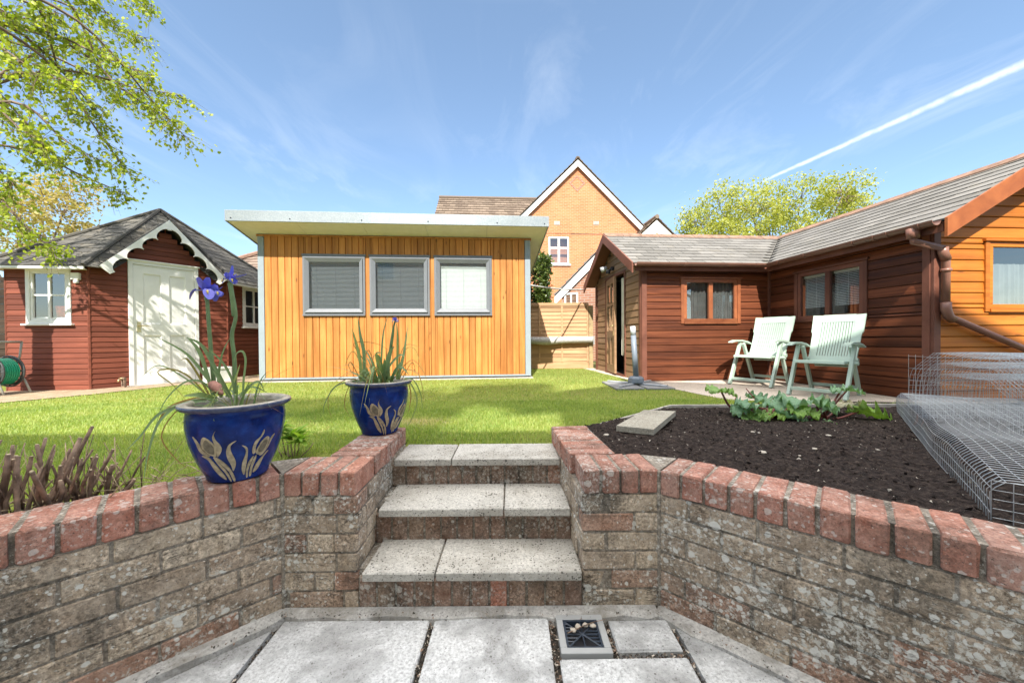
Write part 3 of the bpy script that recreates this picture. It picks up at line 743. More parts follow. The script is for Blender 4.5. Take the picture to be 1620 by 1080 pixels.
struct(mb.build('patio_edge_mortar', 'patio_haunch'))
mb = MB()
def grit_line(x0, x1, y0, y1, n):
    for _ in range(n):
        s_ = random.choice([.002, .003, .003, .004, .006]); p = V((random.uniform(x0, x1), random.uniform(y0, y1), ZB - .026 + random.uniform(0, .020)))
        q = [p + V((random.uniform(-1, 1), random.uniform(-1, 1), random.uniform(-.6, .9))) * s_ * 1.6 for _ in range(4)]; mb.add(q, [(0, 1, 2), (0, 2, 3), (0, 3, 1), (1, 3, 2)], random.random(), random.choice([0, 1, 1, 2]))
grit_line(-.354, -.326, .95, 1.55, 420); grit_line(.140, .170, .95, 1.55, 520); grit_line(.632, .654, .8, 1.5, 420); grit_line(.365, .392, 1.36, 1.55, 160); grit_line(.39, .634, 1.352, 1.38, 260); grit_line(-.977, -.955, .95, 1.5, 300)
for a_, b_ in ((LW1, LW0), (V((-.992, 1.597, 0)), V((.628, 1.60, 0))), (RW0, RW1)):
    u = (b_ - a_).normalized(); n = V((u.y, -u.x, 0)); L = (b_ - a_).length
    for _ in range(int(L * 260)):
        p = a_ + u * random.uniform(0, L) + n * abs(random.gauss(.012, .03)); p.z = ZB + .006; s_ = random.choice([.0015, .002, .003, .004]); q = [p + V((random.uniform(-1, 1), random.uniform(-1, 1), random.uniform(-.3, .9))) * s_ * 1.6 for _ in range(4)]; mb.add(q, [(0, 1, 2), (0, 2, 3), (0, 3, 1), (1, 3, 2)], random.random(), random.choice([1, 1, 2]))
struct(mb.build('joint_grit', ['stone_pale', 'joint_dirt', 'cut_stem']), 'stuff')
dr = tag(empty('drain', (.27, 1.46, ZB)), 'square plastic yard drain with dark slotted grate and pale surround', 'drain')
mb = MB(); o_, i_ = .096, .070
for (x0, x1, y0, y1) in ((-o_, o_, i_, o_), (-o_, o_, -o_, -i_), (-o_, -i_, -i_, i_), (i_, o_, -i_, i_)): mb.box(x0, x1, y0, y1, -.03, .006, .5, 0, .002)
mb.build('surround', 'plastic_grey', dr)
mb = MB(); 
for (x0, x1, y0, y1) in ((-i_, i_, i_ - .009, i_), (-i_, i_, -i_, -i_ + .009), (-i_, -i_ + .009, -i_ + .009, i_ - .009), (i_ - .009, i_, -i_ + .009, i_ - .009)): mb.box(x0 + .001, x1 - .001, y0 + .001, y1 - .001, -.02, .003, .5)
for sx_ in (-1, 1):
    for sy_ in (-1, 1): mb.tube([(0, 0, -.001), (sx_ * .062, sy_ * .062, -.001)], .0035, 6)
for i in range(7):
    q = -.052 + i * .0173
    for sgn_ in (-1, 1):
        x0, x1 = sgn_ * max(abs(q), .004), sgn_ * .062
        mb.tube([(x0, q, -.002), (x1, q, -.002)], .0032, 5)
mb.tube([(-.06, 0, -.001), (.06, 0, -.001)], .003, 5); mb.tube([(0, -.06, -.001), (0, .06, -.001)], .003, 5)
mb.build('grate', 'grate_dark', dr)
mb = MB(); mb.box(-i_, i_, -i_, i_, -.10, -.024, .5); mb.build('sump', 'lamp_black', dr)
def pebble(name, p, s, label, cat='stone', mat='stone_pale', group=None, flatn=.6):
    mb = MB(); n = 10; prof = []; sd = random.random() * 50
    vs = []; fs = []
    for i in range(7):
        a = math.pi * i / 6
        for k in range(n):
            b = 2 * math.pi * k / n; d = V((math.sin(a) * math.cos(b), math.sin(a) * math.sin(b), math.cos(a)))
            d = d * (s * (1 + .28 * mnoise.noise(d * 1.6 + V((sd, 0, 0))))); d.z *= flatn; d.x *= 1.25; vs.append(d)
    for i in range(6):
        for k in range(n): fs.append((i * n + k, (i + 1) * n + k, (i + 1) * n + (k + 1) % n, i * n + (k + 1) % n))
    mb.add(vs, fs); o = mb.build(name, mat, None, True); o.location = p; o.rotation_euler = (0, 0, random.random() * 6); return tag(o, label, cat, group)
for i, (px, py) in enumerate(((914, 990), (926, 988), (938, 989), (907, 996))):
    pebble('pebble', onz(px, py, ZB + .012), .011, 'small pale pebble lying on the drain grate', 'pebble', group='pebbles on the drain grate')
mb = MB(); mb.tube([onz(898, 1001, ZB + .012), onz(922, 990, ZB + .02), onz(940, 983, ZB + .02), onz(958, 979, ZB + .012)], [.002, .002, .0016, .001], 5)
tag(mb.build('twig', 'cut_stem', None, True), 'thin bent twig lying across the drain grate', 'twig')

# ------------------------------------------------------------------ wall helper
Z_ = V((0, 0, 1))
class Wall:
    def __init__(s, a, b):
        s.a = V((*a[:2], 0)); s.b = V((*b[:2], 0)); s.L = (s.b - s.a).length; s.u = (s.b - s.a) / s.L; s.n = V((s.u.y, -s.u.x, 0))
    def p(s, q, d, z): return s.a + s.u * q + s.n * d + Z_ * z
    def box(s, mb, q0, q1, d0, d1, z0, z1, r=None, mi=0, ch=0.0):
        mb.obox(s.p((q0 + q1) / 2, (d0 + d1) / 2, (z0 + z1) / 2), s.u, s.n, Z_, (q1 - q0) / 2, (d1 - d0) / 2, (z1 - z0) / 2, r, mi, ch)
    def ring(s, mb, q0, q1, z0, z1, w, d0, d1, ch=0.0, r=None, mi=0):
        s.box(mb, q0, q1, d0, d1, z0, z0 + w, r, mi, ch); s.box(mb, q0, q1, d0, d1, z1 - w, z1, r, mi, ch)
        s.box(mb, q0, q0 + w, d0, d1, z0 + w, z1 - w, r, mi, ch); s.box(mb, q1 - w, q1, d0, d1, z0 + w, z1 - w, r, mi, ch)
    def bevel_ring(s, mb, q0, q1, z0, z1, w, d_out, d_in, r=None, mi=0):
        """mitred frame whose face slopes from d_out at the outside to d_in at the glass"""
        o = [(q0, z0), (q1, z0), (q1, z1), (q0, z1)]; i = [(q0 + w, z0 + w), (q1 - w, z0 + w), (q1 - w, z1 - w), (q0 + w, z1 - w)]
        vs = [s.p(q, d_out, z) for q, z in o] + [s.p(q, d_in, z) for q, z in i] + [s.p(q, 0.0, z) for q, z in o] + [s.p(q, d_in - .03, z) for q, z in i]
        fs = []
        for k in range(4):
            k2 = (k + 1) % 4
            fs += [(k, k2, 4 + k2, 4 + k), (8 + k, 8 + k2, k2, k), (4 + k, 4 + k2, 12 + k2, 12 + k)]
        mb.add(vs, fs, r, mi)
def blind(wl, parent, q0, q1, z0, z1, d, tilt, pitch=.024, mat='blind_white', name='blind'):
    mb = MB(); z = z1 - .02; wd = .024; ct, st = math.cos(tilt), math.sin(tilt)
    while z > z0 + .01:
        a = wl.n * ct + Z_ * -st; nn = a.cross(wl.u)
        mb.obox(wl.p((q0 + q1) / 2, d, z), wl.u, a, nn, (q1 - q0) / 2 - .004, wd / 2, .0006)
        z -= pitch
    for f in (.14, .5, .86): wl.box(mb, q0 + (q1 - q0) * f - .0022, q0 + (q1 - q0) * f + .0022, d + .014, d + .0155, z0, z1)
    wl.box(mb, q0, q1, d - .015, d + .015, z1 - .03, z1)
    return mb.build(name, mat, parent)
def pane(wl, parent, q0, q1, z0, z1, d, mat='glass', name='pane'):
    mb = MB(); mb.quad(wl.p(q0, d, z0), wl.p(q1, d, z0), wl.p(q1, d, z1), wl.p(q0, d, z1)); return mb.build(name, mat, parent)

# ------------------------------------------------------------------ garden office
of = tag(empty('garden_office', OFF.o, OFF.a), 'flat-roofed garden office clad in golden vertical boards with three grey windows', 'garden office')
OW = OFF.hit(838, 500, 1, 0).x; OD = 2.6; OZT = 2.47
fr = Wall((0, 0), (OW, 0))
wins = []
for (xa, xb, ya, yb) in ((478.3, 577.3, 404.2, 497.2), (584.4, 679.6, 405.8, 497.2), (686.9, 778.3, 408.0, 497.0)):
    A = OFF.hit(xa, (ya + yb) / 2, 1, -.04); B = OFF.hit(xb, (ya + yb) / 2, 1, -.04); mx_ = (xa + xb) / 2
    wins.append((A.x, B.x, OFF.hit(mx_, yb, 1, -.04).z, OFF.hit(mx_, ya, 1, -.04).z))
z_ = sum(w_[2] for w_ in wins) / 3; z2 = sum(w_[3] for w_ in wins) / 3; wins = [(a, b, z_, z2) for a, b, _, _ in wins]
holes = [(a + .02, b - .02, c + .02, d - .02) for a, b, c, d in wins]
mb = MB(); vboards(mb, (.085, 0), (OW - .085, 0), .075, OZT - .03, .1085, .02, [(a - .085, b - .085, c, d) for a, b, c, d in holes])
cl = mb.build('cladding', 'office_larch', of)
mb = MB(); wallsheet(mb, (0, 0), (OW, 0), .0, OZT, holes, -.004); wallsheet(mb, (OW, 0), (OW, OD), 0, 2.0); wallsheet(mb, (OW, OD), (0, OD), 0, 2.0); wallsheet(mb, (0, OD), (0, 0), 0, 2.0)
for x in (0, OW): mb.add([(x, 0, 2.0), (x, OD, 2.0), (x, 0, OZT)], [(0, 1, 2)])
mb.add([(0.01, .01, .02), (OW - .01, .01, .02), (OW - .01, OD - .01, .02), (.01, OD - .01, .02)], [(0, 1, 2, 3)])
mb.build('inner_wall', 'room_dark', of)
for x0, x1 in ((-.014, .083), (OW - .083, OW + .014)):
    mb = MB(); mb.box(x0, x1, -.028, .06, .05, OZT, .5, 0, .003); mb.build('corner_post', 'corner_metal', of)
mb = MB(); mb.box(-.03, OW + .03, -.035, OD, OZT - .032, OZT - .004, .5); mb.build('frieze', 'office_larch', of)
mb = MB(); mb.box(-.01, OW + .01, -.03, -.004, .045, .073, .5); mb.build('base_trim', 'corner_metal', of)
mb = MB(); mb.box(-.05, OW + .05, -.085, OD, -.06, .02, .5, 0, .004); mb.build('plinth', 'plinth_stone', of)
# roof
x0, x1, yf, yb_ = -.24, OW + .27, -.46, OD + .2; sl_ = .20
zf = OZT + .46 * sl_ + .0
mb = MB(); n = 5
for i in range(n):
    a, b = x0 + .02 + (x1 - x0 - .04) * i / n + .002, x0 + .02 + (x1 - x0 - .04) * (i + 1) / n - .002
    mb.prism([V((0, yf + .01, zf)), V((0, yb_, zf - (yb_ - yf) * sl_)), V((0, yb_, zf - (yb_ - yf) * sl_ + .02)), V((0, yf + .01, zf + .02))], (a, 0, 0), (b, 0, 0))
mb.build('soffit', 'cream_soffit', of)
mb = MB(); mb.prism([V((0, yf + .012, zf + .022)), V((0, yb_ - .01, zf + .022 - (yb_ - yf) * sl_)), V((0, yb_ - .01, zf + .15 - (yb_ - yf) * sl_)), V((0, yf + .012, zf + .15))], (x0 + .021, 0, 0), (x1 - .021, 0, 0)); mb.build('roof', 'roof_membrane', of)
mb = MB(); mb.box(x0, x1, yf - .012, yf + .009, zf - .012, zf + .158, .5, 0, .003)
for xx in (x0, x1 - .02):
    mb.prism([V((0, yf + .01, zf - .012)), V((0, yb_, zf - .012 - (yb_ - yf) * sl_)), V((0, yb_, zf + .158 - (yb_ - yf) * sl_)), V((0, yf + .01, zf + .158))], (xx, 0, 0), (xx + .02, 0, 0))
fs_ = mb.build('fascia', 'fascia_metal', of)
for f in (.018, .19, .405, .61, .83, .985):
    mb = MB(); mb.lathe([(0, 0), (.011, .001), (.010, .005), (0, .007)], n=10); s_ = mb.build('screw', 'grate_dark', fs_, True); s_.location = (x0 + (x1 - x0) * f, yf - .012, zf + .035); s_.rotation_euler = (R(90), 0, 0)
for k, (a, b, c, d) in enumerate(wins):
    mb = MB(); fr.ring(mb, a, b, c, d, .045, -.03, .036, .004, .5); fr.bevel_ring(mb, a + .036, b - .036, c + .036, d - .036, .062, .060, .022, .6)
    fr.box(mb, a - .012, b + .012, .0, .030, d, d + .035, .2); fr.box(mb, a, b, .0, .055, c - .022, c - .001, .2)
    wf = mb.build('window', 'grey_frame', of)
    q = .098
    pane(fr, wf, a + q - .003, b - q + .003, c + q - .003, d - q + .003, .016, 'glass_grey')
    blind(fr, wf, a + q - .02, b - q + .02, c + q - .02, d - q - (.0 if k < 2 else .04), -.05, R(52) if k < 2 else R(74), .022, 'blind_grey' if k < 2 else 'blind_white')

# ------------------------------------------------------------------ summerhouse with the cut corner
SO = V((-6.16, 5.44, 0)); sh = tag(empty('summerhouse', SO), 'red-brown boarded summerhouse with a white corner door and scalloped white bargeboard', 'summerhouse')
def sl2(x, y): return (x - SO.x, y - SO.y)
P1, P2, P3 = sl2(-7.20, 5.32), sl2(-6.16, 5.44), sl2(-5.27, 6.91)
P4, P5, P6 = sl2(-5.20, 8.45), sl2(-6.35, 9.0), sl2(-7.45, 7.6)
SZT = 1.86
wl1, wl2, wl3 = Wall(P1, P2), Wall(P2, P3), Wall(P3, P4)
SF = Frame(SO, 0)
def s_on(wl, px, py, d=.02):
    rd = ray(px, py); o = CP - SO - (wl.a + wl.n * d); t = -o.dot(wl.n) / rd.dot(wl.n); h = CP - SO + rd * t
    return (h - wl.a).dot(wl.u), h.z
# openings
qa, za = s_on(wl1, 41.5, 512); qb, zb = s_on(wl1, 111, 424); W1 = (qa, qb, za, zb)
da, _ = s_on(wl2, 208.5, 500, .03); db, _ = s_on(wl2, 310.5, 500, .03); DZ = 1.93
W3 = (.36, .98, W1[2], W1[3])
h1 = [(W1[0] + .02, W1[1] - .02, W1[2] + .02, W1[3] - .02)]; h3 = [(W3[0] + .02, W3[1] - .02, W3[2] + .02, W3[3] - .02)]
mb = MB(); gtop = lambda s_: 2.56 - abs(s_ - wl2.L / 2) * 1.02
hboards(mb, P1, P2, .0, SZT, .0775, .014, h1); hboards(mb, P3, P4, .0, SZT, .0775, .014, h3)
hboards(mb, P2, P3, .0, 2.55, .0775, .014, [(da, db, 0, DZ)], top=lambda s_: max(1.86, gtop(s_)))
hboards(mb, P4, P5, 0, SZT, .0775, .014); hboards(mb, P5, P6, 0, SZT, .0775, .014); hboards(mb, P6, P1, 0, SZT, .0775, .014)
mb.build('cladding', 'shed_wood', sh)
mb = MB(); wallsheet(mb, P1, P2, 0, SZT, h1, -.004); wallsheet(mb, P2, P3, 0, SZT, [], -.004); wallsheet(mb, P3, P4, 0, SZT, h3, -.004)
for a, b in ((P4, P5), (P5, P6), (P6, P1)): wallsheet(mb, a, b, 0, SZT, [], -.004)
mb.build('inner_wall', 'room_dark', sh)
for p_ in (P2, P3, P1):   # slim corner battens
    mb = MB(); mb.tube([(p_[0], p_[1], 0), (p_[0], p_[1], SZT)], .019, 6); mb.build('corner_batten', 'shed_wood', sh)
# roof: eaves polygon pushed out, all slopes meet at one apex
ctr = V((sl2(-6.30, 6.72)[0], sl2(-6.30, 6.72)[1], 0)); apex = V((ctr.x, ctr.y, at(249, 333.5, 6.72).z))
ev = []
pts = [V((*p_, 0)) for p_ in (P1, P2, P3, P4, P5, P6)]
for i, p_ in enumerate(pts):
    pa, pb = pts[i - 1], pts[(i + 1) % 6]
    n1 = (p_ - pa).normalized(); n1 = V((n1.y, -n1.x, 0)); n2 = (pb - p_).normalized(); n2 = V((n2.y, -n2.x, 0))
    bis = (n1 + n2).normalized(); ev.append(p_ + bis * (.17 / max(.5, bis.dot(n1))) + Z_ * (1.775))
mb = MB()
for i in range(6):
    k_ = .40 if i == 1 else 0
    tiles(mb, ev[i].lerp(apex, k_), ev[(i + 1) % 6].lerp(apex, k_), apex, apex, .13, .19, .008, 0, .003, .002)
kT = .52; mE = (ev[1] + ev[2]) / 2; eL = (ev[2] - ev[1]).length
tiles(mb, ev[1], ev[1].lerp(ev[2], .16), mE.lerp(apex, kT), ev[1].lerp(apex, kT), .13, .19, .008, 0, .003, .002)
tiles(mb, ev[1].lerp(ev[2], .84), ev[2], ev[2].lerp(apex, kT), mE.lerp(apex, kT), .13, .19, .008, 0, .003, .002)
rf = mb.build('roof', 'shed_shingle', sh)
mb = MB()
for i in range(6):
    a, b = ev[i], apex; mb.tube([a + Z_ * .02, a.lerp(b, .5) + Z_ * .022, b + Z_ * .02], .028, 6)
mb.build('hip_capping', 'shed_shingle', rf)
mb = MB()   # white soffit and fascia boards
for i in range(6):
    a, b = ev[i], ev[(i + 1) % 6]; pa, pb = pts[i] + Z_ * 1.775, pts[(i + 1) % 6] + Z_ * 1.775
    wl = Wall(a, b)
    if i != 1:
        wl.box(mb, -.0, wl.L, -.022, -.004, 1.735, 1.772, .5)
        mb.quad(a - Z_ * .03 - wl.n * .01, b - Z_ * .03 - wl.n * .01, pb - Z_ * .03, pa - Z_ * .03)
mb.build('fascia', 'white_paint', sh)
# gablet over the door
gm = wl2.L / 2; OUT = .17
pk = wl2.p(gm, OUT, at(264, 349, 6.10).z); ez = 1.80; hw = .79
fl, frt = wl2.p(gm - hw, OUT, ez), wl2.p(gm + hw, OUT, ez)
mb = MB()
for f_ in (fl, frt):
    inn = V((0, 0, 0)) - wl2.n * .75
    bk_e = f_ + inn; bk_r = pk + inn * 1.0
    mb_a, mb_b = (f_, bk_e) if f_ is frt else (bk_e, f_)
    c_, d_ = (bk_r, pk) if f_ is frt else (pk, bk_r)
    tiles(mb, mb_a, mb_b, c_, d_, .13, .19, .008, 0, .003, .002)
mb.build('gablet_roof', 'shed_shingle', sh)
# scalloped bargeboard: outline in (s along wall, z)
def barge(sign):
    top = [(0, pk.z - 1e-3), (sign * hw, ez)]
    L = math.hypot(hw, pk.z - ez); ux, uz = sign * hw / L, (ez - pk.z) / L; nx, nz = -sign * abs(uz), -abs(hw / L)   # inward-down normal
    w_ = .135; out = []
    cent = [(.0, .0)]
    n_sc = 4; edge = []
    for k in range(n_sc):
        s0, s1 = .10 + k * (L - .16) / n_sc, .10 + (k + 1) * (L - .16) / n_sc
        for j in range(9):
            a = math.pi * j / 8; s_ = s0 + (s1 - s0) * (1 - math.cos(a)) / 2; dpt = w_ - .085 * math.sin(a) + (.0 if k < n_sc - 1 else .03 * j / 8)
            edge.append((s_, dpt))
    pts_ = [(0.0, 0.0), (L, 0.0), (L, .15)] + [(s_, d_) for s_, d_ in edge[::-1]] 
    P = [wl2.p(gm + ux * s_ + nx * d_, OUT + .004, pk.z + uz * s_ + nz * d_) for s_, d_ in pts_]
    P.append(wl2.p(gm, OUT + .004, pk.z - .165))
    return P
for sg in (-1, 1):
    mb = MB(); mb.poly_ext(barge(sg), wl2.n * .022, .5); mb.build('bargeboard', 'white_paint', sh)
# door
mb = MB(); fz = DZ
wl2.box(mb, da - .035, da + .018, .0, .035, 0, fz + .035, .5, 0, .002); wl2.box(mb, db - .018, db + .035, .0, .035, 0, fz + .035, .5, 0, .002); wl2.box(mb, da + .018, db - .018, .0, .037, fz - .02, fz + .035, .5)
wl2.box(mb, da - .05, db + .05, .0, .06, fz + .036, fz + .055, .5)
mb.build('door_frame', 'white_paint', sh)
mb = MB(); L0, L1 = da + .022, db - .022; Dw = L1 - L0
st_w = .115; mw = .10
ps = [(L0 + st_w, L0 + Dw / 2 - mw / 2, .98, fz - .15), (L0 + Dw / 2 + mw / 2, L1 - st_w, .98, fz - .15), (L0 + st_w, L0 + Dw / 2 - mw / 2, .17, .80), (L0 + Dw / 2 + mw / 2, L1 - st_w, .17, .80)]
wl2.box(mb, L0, L1, -.02, .004, .02, fz - .024, .5)
wl2.box(mb, L0, L0 + st_w, .004, .020, .02, fz - .024, .5, 0, .002); wl2.box(mb, L1 - st_w, L1, .004, .020, .02, fz - .024, .5, 0, .002)
for (z0, z1) in ((.02, .17), (.80, .98), (fz - .15, fz - .024)): wl2.box(mb, L0 + st_w, L1 - st_w, .004, .0195, z0, z1, .5)
for (z0, z1) in ((.17, .80), (.98, fz - .15)): wl2.box(mb, L0 + Dw / 2 - mw / 2, L0 + Dw / 2 + mw / 2, .004, .0195, z0, z1, .5)
for (q0, q1, z0, z1) in ps: wl2.bevel_ring(mb, q0 + .0, q1 - .0, z0, z1, .018, .0185, .006)
dr_ = mb.build('door', 'white_paint', sh)
mb = MB(); hs, hz = L0 + .058, .93; wl2.box(mb, hs - .022, hs + .022, .0205, .026, hz - .08, hz + .08, .5); mb.build('lock_plate', 'brass', dr_)
mb = MB(); mb.tube([wl2.p(hs, .026, hz + .02), wl2.p(hs, .06, hz + .02), wl2.p(hs + .09, .065, hz + .018), wl2.p(hs + .13, .06, hz + .005)], [.009, .009, .008, .006], 8); mb.build('handle', 'brass', dr_, True)
mb = MB(); wl2.box(mb, da - .06, db + .06, .0, .16, .0, .02, .5); mb.build('door_sill', 'plinth_stone', sh)
for wl, (q0, q1, z0, z1) in ((wl1, W1), (wl3, W3)):
    mb = MB(); wl.ring(mb, q0, q1, z0, z1, .052, -.02, .028, .003, .5); wl.ring(mb, q0 + .053, q1 - .053, z0 + .053, z1 - .053, .028, -.015, .016, .002, .5)
    wf = mb.build('window', 'white_paint', sh)
    m1 = (q0 + q1) / 2; m2 = (z0 + z1) / 2 + .01
    mb = MB(); wl.box(mb, m1 - .013, m1 + .013, -.012, .012, z0 + .08, z1 - .08, .5); wl.box(mb, q0 + .08, m1 - .0131, -.012, .012, m2 - .011, m2 + .011, .5); wl.box(mb, m1 + .0131, q1 - .08, -.012, .012, m2 - .011, m2 + .011, .5)
    mb.build('glazing_bar', 'white_paint', wf)
    mb = MB(); wl.box(mb, q0 - .035, q1 + .035, -.0, .06, z0 - .026, z0 - .001, .5, 0, .003); mb.build('sill', 'white_paint', wf)
    pane(wl, wf, q0 + .075, q1 - .075, z0 + .075, z1 - .075, -.006)
mb = MB(); wl1.box(mb, W1[1] + .02, W1[1] + .13, .005, .05, 1.60, 1.70, .5, 0, .006); wl1.box(mb, W1[1] + .05, W1[1] + .11, .012, .045, 1.55, 1.598, .5, 0, .006); tag(mb.build('wall_sensor', 'white_paint', sh), None, None)
del bpy.data.objects['wall_sensor']['label'], bpy.data.objects['wall_sensor']['category']
# red tub on the inner shelf behind the glass
sp = wl1.p(W1[1] - .19, -.115, 0) + SO
tb = empty('red_tub', (sp.x, sp.y, W1[2] + .10)); tag(tb, 'small red tub standing inside the white summerhouse window', 'tub')
mb = MB(); mb.lathe([(0, 0), (.088, 0), (.1, .14), (.106, .145), (.106, .157), (.096, .157), (.092, .13), (0, .13)], n=20); mb.build('tub_body', 'red_tub', tb, True)
mb = MB(); wl1.box(mb, .06, wl1.L - .05, -.2, -.03, W1[2] + .07, W1[2] + .098, .5); mb.build('window_shelf', 'white_paint', sh)

# ------------------------------------------------------------------ log cabin, L-shaped
cb = tag(empty('timber_cabin', CAB.o, CAB.a), 'L-shaped brown timber cabin with grey tiled roof, brown gutters and open door', 'cabin')
XA = -2.163; BL = 2.22; WD = 2.26; EZ, RZ, OV = 1.84, 2.645, .20
def c_win(axis, xa, xb, ya, yb):
    A = CAB.hit(xa, (ya + yb) / 2, axis, 0); B = CAB.hit(xb, (ya + yb) / 2, axis, 0)
    return A, B, CAB.hit((xa + xb) / 2, yb, axis, 0).z, CAB.hit((xa + xb) / 2, ya, axis, 0).z
wA = Wall((XA, 0), (0, 0)); wB = Wall((0, 0), (0, -BL)); wC = Wall((0, -BL), (WD, -BL)); wD = Wall((XA, WD), (XA, 0))
A, B, z0, z1 = c_win(1, 1081, 1165, 442, 509); wa = (A.x - XA, B.x - XA, z0, z1)
A, B, z0, z1 = c_win(0, 1264, 1368, 418, 505); wb = (-A.y, -B.y, wa[2], wa[3])
A = CAB.hit(1560, 440, 1, -BL); wc = (A.x, A.x + 1.02, .99, 1.70)
dq0, dq1 = WD - 1.65, WD - .70; DH = 1.86
ins = lambda w_: (w_[0] + .015, w_[1] - .015, w_[2] + .015, w_[3] - .015)
PT = .1155; slope = (RZ - EZ) / (WD / 2 + OV); gt = lambda s_: EZ + OV * slope + (WD / 2 - abs(s_ - WD / 2)) * slope - .05
mb = MB(); hboards(mb, (XA, 0), (0, 0), .01, EZ + .08, PT, .02, [ins(wa)]); mb.build('front_cladding', 'cabin_wood', cb)
mb = MB(); hboards(mb, (0, 0), (0, -BL), .01, EZ + .08, PT, .02, [ins(wb)]); mb.build('shaded_cladding', 'cabin_wood', cb)
mb = MB(); hboards(mb, (0, -BL), (WD, -BL), .01, RZ, PT, .02, [ins(wc)], top=gt); mb.build('gable_cladding', 'cabin_wood_gable', cb)
mb = MB(); hboards(mb, (XA, WD), (XA, 0), .01, RZ, PT, .02, [(dq0, dq1, 0, DH)], top=gt); mb.build('door_end_cladding', 'cabin_wood_sunlit', cb)
mb = MB(); wallsheet(mb, (XA, 0), (0, 0), 0, EZ + .1, [ins(wa)], -.004); wallsheet(mb, (0, 0), (0, -BL), 0, EZ + .1, [ins(wb)], -.004); wallsheet(mb, (0, -BL), (WD, -BL), 0, EZ + .1, [ins(wc)], -.004); wallsheet(mb, (XA, WD), (XA, 0), 0, EZ + .1, [(dq0, dq1, 0, DH)], -.004)
wallsheet(mb, (WD, -BL), (WD, WD), 0, EZ + .1); wallsheet(mb, (WD, WD), (XA, WD), 0, EZ + .1)
mb.add([(XA, 0, .03), (WD, 0, .03), (WD, WD, .03), (XA, WD, .03), (0, -BL, .03), (WD, -BL, .03)], [(0, 1, 2, 3), (4, 5, 1)])
mb.build('inner_wall', 'room_dark', cb)
mb = MB(); wallsheet(mb, (WD + .02, -BL), (WD + .02, WD), 0, EZ + .1); wallsheet(mb, (WD, WD + .02), (XA, WD + .02), 0, EZ + .1); mb.build('rear_wall', 'cabin_wood', cb)
for (px_, py_) in ((XA, 0), (0, -BL), (XA, WD)):
    mb = MB(); sx_ = -1
    mb.box(px_ - .026, px_ + .055, py_ - .034, py_ - .001, .0, EZ - .02, .4, 0, .003); mb.box(px_ - .034, px_ - .001, py_ - .001, py_ + .07, .0, EZ - .02, .6, 0, .003); mb.build('corner_trim', 'cabin_trim', cb)
mb = MB(); mb.box(-.045, -.001, -.045, -.001, 0, EZ, .3); mb.build('corner_trim', 'cabin_trim', cb)
# roof slopes (local coords); valley between A and B wings
e = OV; rx = WD / 2; vv = WD / 2
mb = MB(); zE = EZ + .015
Pv, Pr = V((-e, -e, zE)), V((rx, vv, RZ))
tiles(mb, V((XA - .24, -e, zE)), Pv, Pr, V((XA - .24, vv, RZ)), .175, .30, .012)
tiles(mb, V((XA - .24, WD + e, zE)), V((WD + e, WD + e, zE)), V((WD + e, vv, RZ)), V((XA - .24, vv, RZ)), .175, .30, .012) if False else tiles(mb, V((WD + e, WD + e, zE)), V((XA - .24, WD + e, zE)), V((XA - .24, vv, RZ)), Pr, .175, .30, .012)
tiles(mb, Pv, V((-e, -BL - .25, zE)), V((rx, -BL - .25, RZ)), Pr, .175, .30, .012)
tiles(mb, V((WD + e, -BL - .25, zE)), V((WD + e, WD + e, zE)), Pr, V((rx, -BL - .25, RZ)), .175, .30, .012)
rf = mb.build('roof', 'slate_grey', cb)
mb = MB()
def ridge(mb, a, b, w_=.11, n_=None):
    a, b = V(a), V(b); L = (b - a).length; N = int(L / .33); u = (b - a) / L; sd = V((-u.y, u.x, 0))
    for i in range(N):
        p, q = a + u * (L * i / N + .004), a + u * (L * (i + 1) / N - .004); h = random.uniform(0, .006)
        pr = [-sd * w_ + Z_ * (-w_ * slope + .010), -sd * w_ + Z_ * (-w_ * slope + .028), Z_ * (.035 + h), sd * w_ + Z_ * (-w_ * slope + .028), sd * w_ + Z_ * (-w_ * slope + .010), Z_ * .012]
        mb.prism([V(x) for x in pr], p, q)
ridge(mb, (XA - .25, vv, RZ), (rx - .05, vv, RZ)); ridge(mb, (rx, -BL - .26, RZ), (rx, vv + .1, RZ + .002)); mb.build('ridge', 'ridge_tile', rf)
# soffits, bargeboards
mb = MB(); s2 = .03
mb.add([(XA - .2, -e + .02, zE - s2), (-e + .02, -e + .02, zE - s2), (0, 0, zE - s2), (XA - .2, 0, zE - s2)], [(0, 1, 2, 3)])
mb.add([(-e + .02, -e + .02, zE - s2), (-e + .02, -BL - .2, zE - s2), (0, -BL - .2, zE - s2), (0, 0, zE - s2)], [(0, 1, 2, 3)])
mb.box(XA - .2, -e + .02, -e + .005, -e + .022, EZ - .10, EZ - .005, .4); mb.box(-e + .005, -e + .022, -BL - .23, -e, EZ - .10, EZ - .005, .4)
mb.build('soffit', 'cabin_trim', cb)
def verge(mbx, p_eave1, p_ridge, p_eave2, outv, wv=.15):
    for a, b in ((V(p_eave1), V(p_ridge)), (V(p_ridge), V(p_eave2))):
        mbx.poly_ext([a + Z_ * .012, b + Z_ * .012, b - Z_ * wv, a - Z_ * wv * 1.0], V(outv) * .024, .5)
mb = MB(); verge(mb, (XA - .265, -e - .01, zE), (XA - .265, vv, RZ), (XA - .265, WD + e, zE), (1, 0, 0)); mb.build('bargeboard', 'cabin_trim', cb)
mb = MB(); verge(mb, (-e - .01, -BL - .276, zE), (rx, -BL - .276, RZ), (WD + e, -BL - .276, zE), (0, 1, 0), .175); mb.build('bargeboard', 'gable_board', cb)
mb = MB()   # verge soffits
